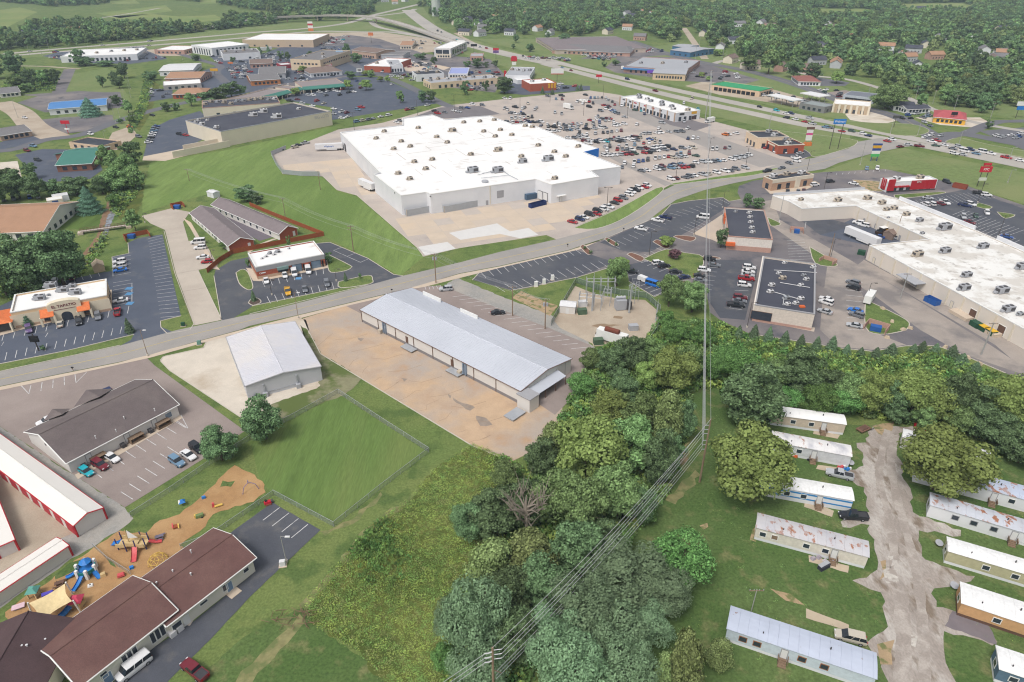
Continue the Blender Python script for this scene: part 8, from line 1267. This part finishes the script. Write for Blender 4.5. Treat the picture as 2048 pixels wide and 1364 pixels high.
for where, L in (('in the tree belt beside the clay stained lot', [(1163,744,800,58,'u'),(1182,690,745,46,'m'),(1222,692,762,60,'d'),(1262,672,750,70,'d'),(1300,676,740,60,'m'),(1345,684,800,96,'y'),(1295,716,790,56,'y'),(1250,742,820,64,'d'),(1375,690,770,60,'m'),(1225,778,868,86,'y'),(1282,775,880,90,'m'),(1335,778,900,80,'o'),(1365,800,890,56,'d'),(1265,830,960,100,'m'),(1320,860,985,84,'d'),(1352,870,935,44,'d'),(1178,828,985,150,'y'),(1105,845,935,84,'o'),(1085,880,962,70,'d')]),
                 ('in the thick belt behind the power line', [(1235,930,1060,110,'m'),(1170,960,1085,110,'m'),(1285,970,1060,56,'d'),(1110,945,1065,112,'m'),(1055,965,1065,92,'d'),(1010,925,990,70,'m'),(985,985,1085,112,'d'),(940,1012,1090,84,'d'),(1150,1040,1165,120,'d'),(1205,1045,1130,80,'d'),(1060,1062,1185,130,'o'),(985,1080,1205,122,'o'),(1090,1120,1245,110,'d'),(1010,1140,1265,112,'d'),(950,1150,1335,140,'b'),(905,1195,1305,76,'b'),(1030,1220,1345,100,'d'),(955,1290,1420,120,'b'),(890,1290,1360,60,'u')]),
                 ('in the feathery clump below the power line', [(1265,1105,1250,190,'b'),(1170,1150,1310,150,'b'),(1330,1140,1245,104,'b'),(1215,1200,1340,150,'b'),(1115,1220,1380,140,'b'),(1255,1280,1420,120,'b'),(1150,1290,1440,140,'b'),(1300,1205,1300,100,'b')]),
                 ('alone on the trailer park lawn', [(1368,1065,1182,122,'u'),(1500,842,1022,160,'y')]),('at the corner of the pale blue mobile home', [(1365,1256,1420,92,'o'),(1438,1278,1352,66,'o'),(1325,1305,1410,60,'o')]),('over the tan sided mobile home', [(1512,735,870,142,'d')]),('over the rust roofed mobile homes', [(1892,850,1010,172,'y')]),
                 ('under the power line', [(1240,1052,1112,60,'u'),(1295,1012,1052,44,'u'),(1470,690,760,80,'u'),(1430,702,770,54,'u'),(1410,640,700,50,'u'),(1350,640,690,60,'u'),(1330,615,660,36,'u')]),
                 ('in the wood behind the mobile homes', [(1600,700,800,96,'d'),(1556,715,785,76,'m'),(1640,765,838,66,'u'),(1690,770,840,74,'u'),(1655,735,806,76,'d'),(1702,745,830,74,'m'),(1747,728,838,80,'y'),(1782,762,845,60,'d'),(1830,726,852,98,'y'),(1872,760,860,82,'y'),(1908,748,858,80,'d'),(1948,762,868,82,'d'),(1988,746,868,92,'y'),(2032,742,880,104,'y'),(2078,772,895,100,'d'),(1960,805,886,80,'d'),(2004,832,915,80,'d'),(2050,856,940,90,'d'),(1922,805,878,70,'m'),(1792,805,852,46,'d'),(1850,812,866,50,'m'),(1620,795,835,46,'u'),(1580,775,822,60,'u')]),
                 ('in the row along the service lane', [(1477,650,683,20,'c'),(1508,648,685,26,'c'),(1537,652,691,26,'c'),(1570,661,694,26,'c'),(1602,668,699,24,'c'),(1633,672,706,24,'c'),(1664,671,709,28,'c'),(1693,688,717,24,'c'),(1721,694,722,24,'c'),(1752,694,723,26,'c'),(1784,686,716,30,'c'),(1827,687,713,24,'c'),(1845,681,709,24,'c'),(1871,686,716,28,'c'),(1905,689,723,32,'c'),(1925,706,736,32,'c'),(1952,723,753,32,'c'),(1435,710,746,22,'c')]),
                 ('beside the substation', [(1235,512,578,50,'m'),(1340,545,620,56,'m'),(1387,562,632,64,'m')]),('in a planter of the dark lots', [(1335,468,496,30,'y'),(1244,511,536,28,'y'),(1349,494,521,28,'p'),(1443,452,499,28,'d'),(1495,384,417,22,'d'),(1517,394,421,28,'d'),(1170,491,500,8,'d'),(1181,499,509,9,'d'),(1217,476,485,8,'d'),(1232,484,493,9,'d')]),
                 ('beside the creek', [(45,448,592,116,'d'),(112,438,585,112,'d'),(0,505,600,80,'m'),(215,290,348,42,'m'),(250,302,362,50,'m'),(225,330,388,60,'m'),(262,278,334,42,'d'),(200,348,392,46,'d'),(268,336,382,40,'m'),(268,418,465,32,'m'),(228,385,418,26,'u'),(78,560,592,40,'d')]),('on the striped office lawn', [(176,372,430,48,'s')]),
                 ('screening the tan roofed office', [(30,340,402,60,'d'),(70,346,402,50,'d'),(110,356,397,40,'d'),(146,350,394,58,'d'),(8,332,376,42,'d'),(60,322,360,30,'d'),(-20,350,420,60,'d')]),('between the care home and the mown slope', [(490,370,407,46,'d'),(514,384,410,26,'d'),(447,480,500,22,'u'),(434,470,482,10,'d')]),
                 ('on the mulch edge of the fenced lawn', [(437,855,934,80,'d'),(525,795,892,84,'d')]),('at the restaurant front', [(258,636,668,18,'c'),(185,596,619,20,'s'),(54,622,654,22,'s'),(85,690,702,12,'d')]),('by the clinic lot', [(507,580,603,12,'c'),(691,544,563,9,'c'),(720,545,558,8,'d'),(657,503,527,18,'d'),(496,515,536,12,'d'),(578,470,496,10,'m')]),
                 ('on the far side of the creek meadow', [(25,98,150,44,'d'),(-15,110,160,40,'d'),(155,94,132,28,'d'),(165,112,133,40,'d'),(205,120,134,40,'d'),(203,147,176,20,'d'),(228,140,172,22,'d'),(246,122,158,28,'d'),(236,150,178,26,'d'),(300,140,162,34,'d'),(60,135,178,30,'d'),(105,134,170,34,'d'),(85,140,172,30,'m'),(30,150,180,40,'m'),(50,165,186,30,'m')]),('beside the blue roofed shop', [(176,195,235,42,'s'),(232,188,212,26,'d'),(255,200,228,24,'m'),(240,235,248,16,'d'),(262,225,248,20,'m')]),
                 ('in the round headed row by the plaza', [(332,203,224,22,'d'),(352,203,222,18,'d'),(381,185,214,26,'m'),(412,180,206,36,'d'),(436,172,204,40,'d'),(460,160,198,40,'d'),(480,168,192,26,'d'),(420,195,212,24,'d')]),
                 ('in the plaza lots', [(696,156,180,18,'y'),(731,155,182,26,'y'),(800,180,208,18,'m'),(844,178,206,22,'d'),(862,178,206,22,'d'),(930,158,191,20,'d'),(972,158,182,18,'d'),(1008,150,189,40,'d'),(590,172,193,18,'y'),(712,104,127,26,'d'),(694,82,112,18,'d'),(845,104,121,22,'d'),(833,105,118,14,'d'),(868,110,130,18,'d'),(955,115,137,26,'d'),(990,118,135,18,'d'),(935,120,134,18,'d'),(972,122,136,14,'d'),(740,98,114,20,'m'),(740,140,156,16,'m'),(700,140,160,24,'d'),(760,150,164,14,'y'),(775,148,165,12,'y'),(735,138,152,26,'y'),(620,100,112,14,'d'),(668,100,116,14,'d'),(605,128,148,20,'y'),(520,92,108,9,'c'),(560,100,118,16,'d'),(575,100,122,14,'d'),(500,92,108,10,'c'),(536,90,103,8,'c'),(660,110,125,12,'s'),(405,90,105,14,'d'),(415,88,104,12,'d'),(390,108,122,22,'d'),(434,95,108,8,'c'),(465,112,126,14,'d'),(1085,172,188,8,'c'),(1105,176,190,8,'c'),(1155,168,182,8,'c'),(1162,168,182,8,'c')]),
                 ('along the avenue', [(1780,160,222,72,'m'),(1845,184,213,28,'m'),(1676,138,168,28,'y'),(1540,100,150,44,'m'),(1500,110,142,36,'m'),(1590,118,158,40,'d'),(1628,122,162,36,'d'),(1978,238,258,16,'d'),(1404,142,156,14,'y'),(1418,150,162,14,'y'),(1232,118,132,20,'d'),(1208,122,134,12,'d'),(1440,94,112,22,'y'),(1432,100,113,14,'d'),(1060,84,104,20,'d'),(1032,66,86,16,'d'),(1128,64,92,24,'d'),(1095,60,80,14,'d'),(1026,86,98,12,'d'),(1062,92,104,18,'d')])):
    for i, t in enumerate(L): tree(*t, where if 'service lane' not in where or i > 16 else f'{ORD[i]} from the substation end of the service lane row')
# dead tree
g = G(1052,1105)+Vector((0,3,0)); rt = thing('dead_tree', 'bare grey dead tree standing among the green crowns', 'tree', (g.x, g.y, 0)); rt.scale = (1.1,1.1,1.15)
for nm, me in (('trunk', trunk_mesh(5.5,17,3, DEADWOOD, 9, True)),('branches', trunk_mesh(4.5,17,9, DEADWOOD, 8, True))): o = bpy.data.objects.new(nm, me); COL.objects.link(o); o.parent = rt
g = G(582,1238); b = MB()
for i in range(40): a = random.uniform(0,6.28); q = Vector((g.x+random.uniform(-3.5,3.5), g.y+random.uniform(-1.6,1.6), random.uniform(0.1,0.9))); b.tube([q, q+Vector((math.cos(a)*2, math.sin(a)*1.2, random.uniform(-0.3,0.3)))],0.05,4)
tag(b.build('brush_pile', mat('brush_brown', (128,104,84))), 'heap of dead brown brush at the corner of the weedy meadow', 'brush pile')
# ------------------------------------------------------------ far woods and weeds (uncountable masses)
ROADPX = [HW1, HW2,[(815,20),(835,36),(870,60),(925,84),(1000,105),(1090,124)],[(0,108),(300,86),(520,68),(613,58),(695,46),(744,31),(790,20),(840,8),(880,-2)],[(1880,282),(1800,236),(1700,208),(1600,172),(1500,143),(1400,124),(1330,106),(1260,82)],[(1420,130),(1460,120),(1540,128),(1620,150),(1700,160),(1800,190),(1900,232),(2048,262)],[(1410,118),(1395,95),(1375,66),(1368,56)],[(200,36),(260,27),(320,16)],[(880,55),(920,78),(960,96)],[(500,49),(620,39),(740,39),(860,68),(920,86)],[(844,14),(856,24)]]
def seg_dist(X, Y, a, b):
    dx, dy = b.x-a.x, b.y-a.y; t = np.clip(((X-a.x)*dx+(Y-a.y)*dy)/(dx*dx+dy*dy+1e-9),0,1); return np.hypot(X-a.x-t*dx, Y-a.y-t*dy)
def scatter_pts(polys, spacing, holes=(), roads=(), spots=(), rgap=13, sgap=13, skip=0.06):
    out = []
    for px in polys:
        P = Gs(px); xs, ys = [p.x for p in P],[p.y for p in P]
        X, Y = np.meshgrid(np.arange(min(xs), max(xs), spacing), np.arange(min(ys), max(ys), spacing)); X = X.ravel()+RNG.uniform(-0.45,0.45, X.size)*spacing; Y = Y.ravel()+RNG.uniform(-0.45,0.45, Y.size)*spacing
        k = inpoly(X, Y, P)
        for h in holes: k &= ~inpoly(X, Y, Gs(h))
        X, Y = X[k], Y[k]; k = RNG.random(X.size) > skip
        for rp in roads:
            Q = Gs(rp)
            for a, b in zip(Q, Q[1:]): k &= seg_dist(X, Y, a, b) > rgap
        for s_ in spots: g_ = G(s_[0], s_[1]); k &= np.hypot(X-g_.x, (Y-g_.y+9)*0.72) > sgap
        out.append(np.stack([X[k], Y[k]],1))
    return np.concatenate(out)
def scatter_obj(name, pts, scales, protos, label, cat, zs=None, tilt=False):
    me = bpy.data.meshes.new(name); n = len(pts); co = np.zeros((n, 3)); co[:, :2] = pts
    me.vertices.add(n); me.vertices.foreach_set('co', co.ravel())
    for nm, ty, arr in (('sc', 'FLOAT_VECTOR', scales),('rot', 'FLOAT', RNG.uniform(0,6.28, n)),('idx', 'INT', RNG.integers(0, len(protos), n))):
        at = me.attributes.new(nm, ty, 'POINT'); at.data.foreach_set('vector' if ty == 'FLOAT_VECTOR' else 'value', np.ascontiguousarray(arr, dtype=np.int32 if ty == 'INT' else np.float32).ravel())
    o = bpy.data.objects.new(name, me); COL.objects.link(o); tag(o, label, cat, kind='stuff')
    ng = bpy.data.node_groups.new(name, 'GeometryNodeTree'); ng.interface.new_socket('Geometry', in_out='INPUT', socket_type='NodeSocketGeometry'); ng.interface.new_socket('Geometry', in_out='OUTPUT', socket_type='NodeSocketGeometry')
    N, Lk = ng.nodes, ng.links; gi, go = N.new('NodeGroupInput'), N.new('NodeGroupOutput'); ip = N.new('GeometryNodeInstanceOnPoints'); j = N.new('GeometryNodeJoinGeometry')
    for pm in reversed(protos):
        po = bpy.data.objects.new(pm.name+'_proto', pm); oi = N.new('GeometryNodeObjectInfo'); oi.inputs['Object'].default_value = po; oi.inputs['As Instance'].default_value = True; Lk.new(oi.outputs['Geometry'], j.inputs[0])
    def attr(nm, ty): a = N.new('GeometryNodeInputNamedAttribute'); a.data_type = ty; a.inputs['Name'].default_value = nm; return a.outputs['Attribute']
    cx = N.new('ShaderNodeCombineXYZ'); Lk.new(attr('rot', 'FLOAT'), cx.inputs['Z'])
    Lk.new(gi.outputs[0], ip.inputs['Points']); Lk.new(j.outputs[0], ip.inputs['Instance']); ip.inputs['Pick Instance'].default_value = True; Lk.new(attr('idx', 'INT'), ip.inputs['Instance Index']); Lk.new(cx.outputs[0], ip.inputs['Rotation']); Lk.new(attr('sc', 'FLOAT_VECTOR'), ip.inputs['Scale']); Lk.new(ip.outputs[0], go.inputs[0])
    md = o.modifiers.new('scatter', 'NODES'); md.node_group = ng; return o
PAST = [[(0,20),(40,15),(75,24),(50,36),(0,62)],[(190,27),(330,10),(345,22),(240,36)],[(215,33),(300,28),(360,33),(430,30),(450,40),(370,46),(300,40),(230,38)],[(400,0),(470,-8),(480,5),(400,8)],[(215,2),(270,0),(280,7),(225,8)],[(1780,8),(1930,6),(1975,26),(1810,32)],[(1610,18),(1740,18),(1790,38),(1630,38)],[(1360,3),(1440,0),(1460,14),(1385,16)],[(1960,16),(2048,14),(2048,22),(1985,22)],[(1340,84),(1400,74),(1440,105),(1410,118),(1380,100)],[(1270,66),(1300,64),(1320,84),(1280,84)]]
WOODS = [[(-160,82),(0,80),(60,62),(110,50),(200,58),(300,62),(440,57),(470,42),(560,38),(700,24),(752,20),(744,27),(690,40),(600,42),(500,54),(400,64),(300,76),(150,92),(0,103),(-160,118)],[(-160,-45),(-160,0),(0,4),(100,14),(190,10),(290,-4),(345,0),(430,8),(500,20),(560,26),(700,12),(760,8),(800,-20),(800,-50)],[(830,16),(870,34),(905,66),(960,80),(1040,72),(1100,66),(1160,74),(1250,68),(1270,66),(1300,86),(1345,86),(1372,66),(1340,30),(1300,-12),(900,-12)],[(1300,-12),(1372,58),(1400,82),(1450,112),(1540,122),(1620,145),(1700,156),(1760,158),(1750,175),(1800,185),(1880,212),(1960,228),(2048,218),(2240,222),(2240,-12)],[(800,-50),(800,-14),(2240,-14),(2240,-50)]]
pts = scatter_pts(WOODS, 11.5, PAST, ROADPX, [(h[0], h[1]) for h in HOUSES], sgap=23)
d = np.hypot(pts[:, 0], pts[:, 1]); order = np.argsort(d); pts = pts[order]; NEAR = max(0,300-TREES[0])
for (x, y) in pts[:NEAR]: plant_at(Vector((x, y, 0)), random.uniform(5.0,7.5), random.uniform(11,17), random.choice('dddmmo'), 'at the near edge of the far woods', 1)
far = pts[NEAR:]; n = len(far); r = RNG.uniform(1.05,1.8, n)*np.where(RNG.random(n) < 0.15,0.75,1.0); sc = np.stack([r, r, RNG.uniform(0.8,1.6, n)],1)
scatter_obj('woodland', far, sc, [proto(k, v, 2)[0] for k, v in (('d', 0),('d', 1),('m', 0),('m', 1),('o', 0),('d', 0),('m', 0))], 'far green woodland stretching away behind the town', 'woodland')
def clump(kind, seed, n, hgt, size):
    global RNG; RNG = np.random.default_rng(seed); a = RNG.uniform(0,6.28, n); r = RNG.random(n)**0.5*0.8; z = RNG.uniform(0.1,1, n)*hgt*(1-0.4*r); P = np.stack([np.cos(a)*r, np.sin(a)*r, z],1); N = rdir(n); N[:, 2] = np.abs(N[:, 2])+0.3; return quads_mesh('weed_clump', *leaf_cards(P, N/np.linalg.norm(N, axis=1)[:, None], size, 0.5), LEAF[kind])
MEADOWPX = [(945,888),(1020,918),(1060,960),(1010,1050),(940,1100),(930,1200),(930,1300),(960,1420),(790,1400),(724,1309),(625,1248),(607,1213),(649,1160),(735,1061),(815,1000),(870,940)]
pts = scatter_pts([MEADOWPX],0.62, skip=0.05); n = len(pts); patchv = np.sin(pts[:, 0]*0.21+1)+np.sin(pts[:, 1]*0.17+pts[:, 0]*0.08)+RNG.normal(0,0.5, n)
tall = np.clip(0.55+0.25*patchv, 0.25,1.3)[:, None]; sc = np.concatenate([np.full((n, 1),0.8), np.full((n, 1),0.8), tall],1)*RNG.uniform(0.7,1.2,(n, 1))
k = patchv > 1.75; wp = [clump('w', 1,26,1.0,0.13), clump('w', 2,26,1.0,0.13), clump('k', 3,22,1.0,0.11), clump('v', 4,26,1.0,0.13), clump('v', 14,26,1.0,0.13)]
scatter_obj('meadow_weeds', pts[~k], sc[~k], wp, 'tall yellowish weeds covering the unmown meadow', 'weeds'); scatter_obj('meadow_brambles', pts[k], sc[k]*1.1,[clump('v', 5,26,1.2,0.2), clump('u', 6,26,1.2,0.2)], 'darker green brambles in drifts through the meadow', 'brambles')
SCRUB = [[(1320,640),(1440,650),(1500,676),(1619,704),(1744,718),(1874,708),(1950,742),(2200,830),(2200,930),(2048,905),(1900,860),(1700,830),(1560,850),(1430,850),(1445,780),(1370,790),(1400,880),(1330,990),(1240,1110),(1130,1230),(1040,1400),(880,1400),(920,1180),(980,1080),(1060,930),(1130,830),(1170,745),(1210,690),(1290,690)]]
SCRUB[0] = [(1320,640),(1440,650),(1500,676),(1619,704),(1744,718),(1874,708),(1950,742),(2200,830),(2200,930),(2048,905),(1900,860),(1700,832),(1590,815),(1560,850),(1445,800),(1440,770),(1375,788),(1385,850),(1330,985),(1250,1100),(1130,1230),(1040,1400),(880,1400),(920,1180),(980,1080),(1060,930),(1130,830),(1170,745),(1210,690),(1290,690)]
pts = scatter_pts(SCRUB, 1.25, skip=0.1); n = len(pts); r = RNG.uniform(0.8,1.6,(n, 1)); scatter_obj('scrub', pts, np.concatenate([r*1.2, r*1.2, r*1.3],1),[clump('v', 7,60,1.3,0.17), clump('u', 8,60,1.3,0.17), clump('m', 9,60,1.2,0.17), clump('w', 10,60,1.0,0.15)], 'low green scrub filling the gaps between the belt trees', 'scrub')
CREEKS = [[(212,380),(232,372),(290,345),(286,372),(250,420),(236,440),(226,425)],[(60,560),(120,545),(170,520),(200,480),(206,460),(214,480),(200,512),(170,548),(110,572),(60,590)],[(256,260),(275,215),(290,160),(310,150),(300,200),(285,235),(262,270)],[(0,180),(40,135),(115,150),(110,182)],[(0,600),(0,575),(80,560),(120,575),(60,598)]]
pts = scatter_pts(CREEKS, 1.6, skip=0.2); n = len(pts); r = RNG.uniform(0.7,1.5,(n, 1)); scatter_obj('creek_scrub', pts, np.concatenate([r*1.2, r*1.2, r],1),[clump('d', 11,34,1.2,0.26), clump('v', 12,34,1.0,0.24), clump('w', 13,30,0.9,0.2)], 'rough green scrub along the creek and old field edges', 'scrub')
LAWN = [[(1440,770),(1560,850),(1700,870),(1800,870),(2050,920),(2050,1364),(1420,1364),(1280,1130),(1400,900),(1390,800)]]
LANEPX = [(1744,852),(1717,930),(1733,1023),(1741,1088),(1765,1203),(1750,1364),(1940,1364),(1896,1268),(1880,1177),(1850,1112),(1829,1021),(1806,958),(1785,882),(1825,853)]
pts = scatter_pts(LAWN, 1.5,[LANEPX], skip=0.35); n = len(pts); k = (np.sin(pts[:, 0]*0.3)+np.sin(pts[:, 1]*0.23+2)+RNG.normal(0,0.7, n)) > 0.5; pts = pts[k]; n = len(pts); r = RNG.uniform(0.3,0.8,(n, 1))
scatter_obj('lawn_tufts', pts, np.concatenate([r, r, r*0.35],1),[clump('v', 21,14,0.6,0.12), clump('m', 22,14,0.6,0.12), clump('w', 23,12,0.5,0.1)], 'uneven grass tufts in the trailer park lawn', 'grass')
# ------------------------------------------------------------ the air
hz = MB(); hz.box((0,7400,58),(18400,15800,118)); hzm = bpy.data.materials.new('haze_air'); hzm.use_nodes = True; hn = hzm.node_tree; hn.nodes.remove(hn.nodes['Principled BSDF'])
pv = hn.nodes.new('ShaderNodeVolumePrincipled'); pv.inputs['Color'].default_value = (0.66,0.82,1.0,1); pv.inputs['Density'].default_value = 0.00013; pv.inputs['Anisotropy'].default_value = 0.0
hn.links.new(pv.outputs[0], hn.nodes['Material Output'].inputs['Volume']); tag(hz.build('haze', hzm), 'thin summer haze over the town', 'haze', kind='stuff')
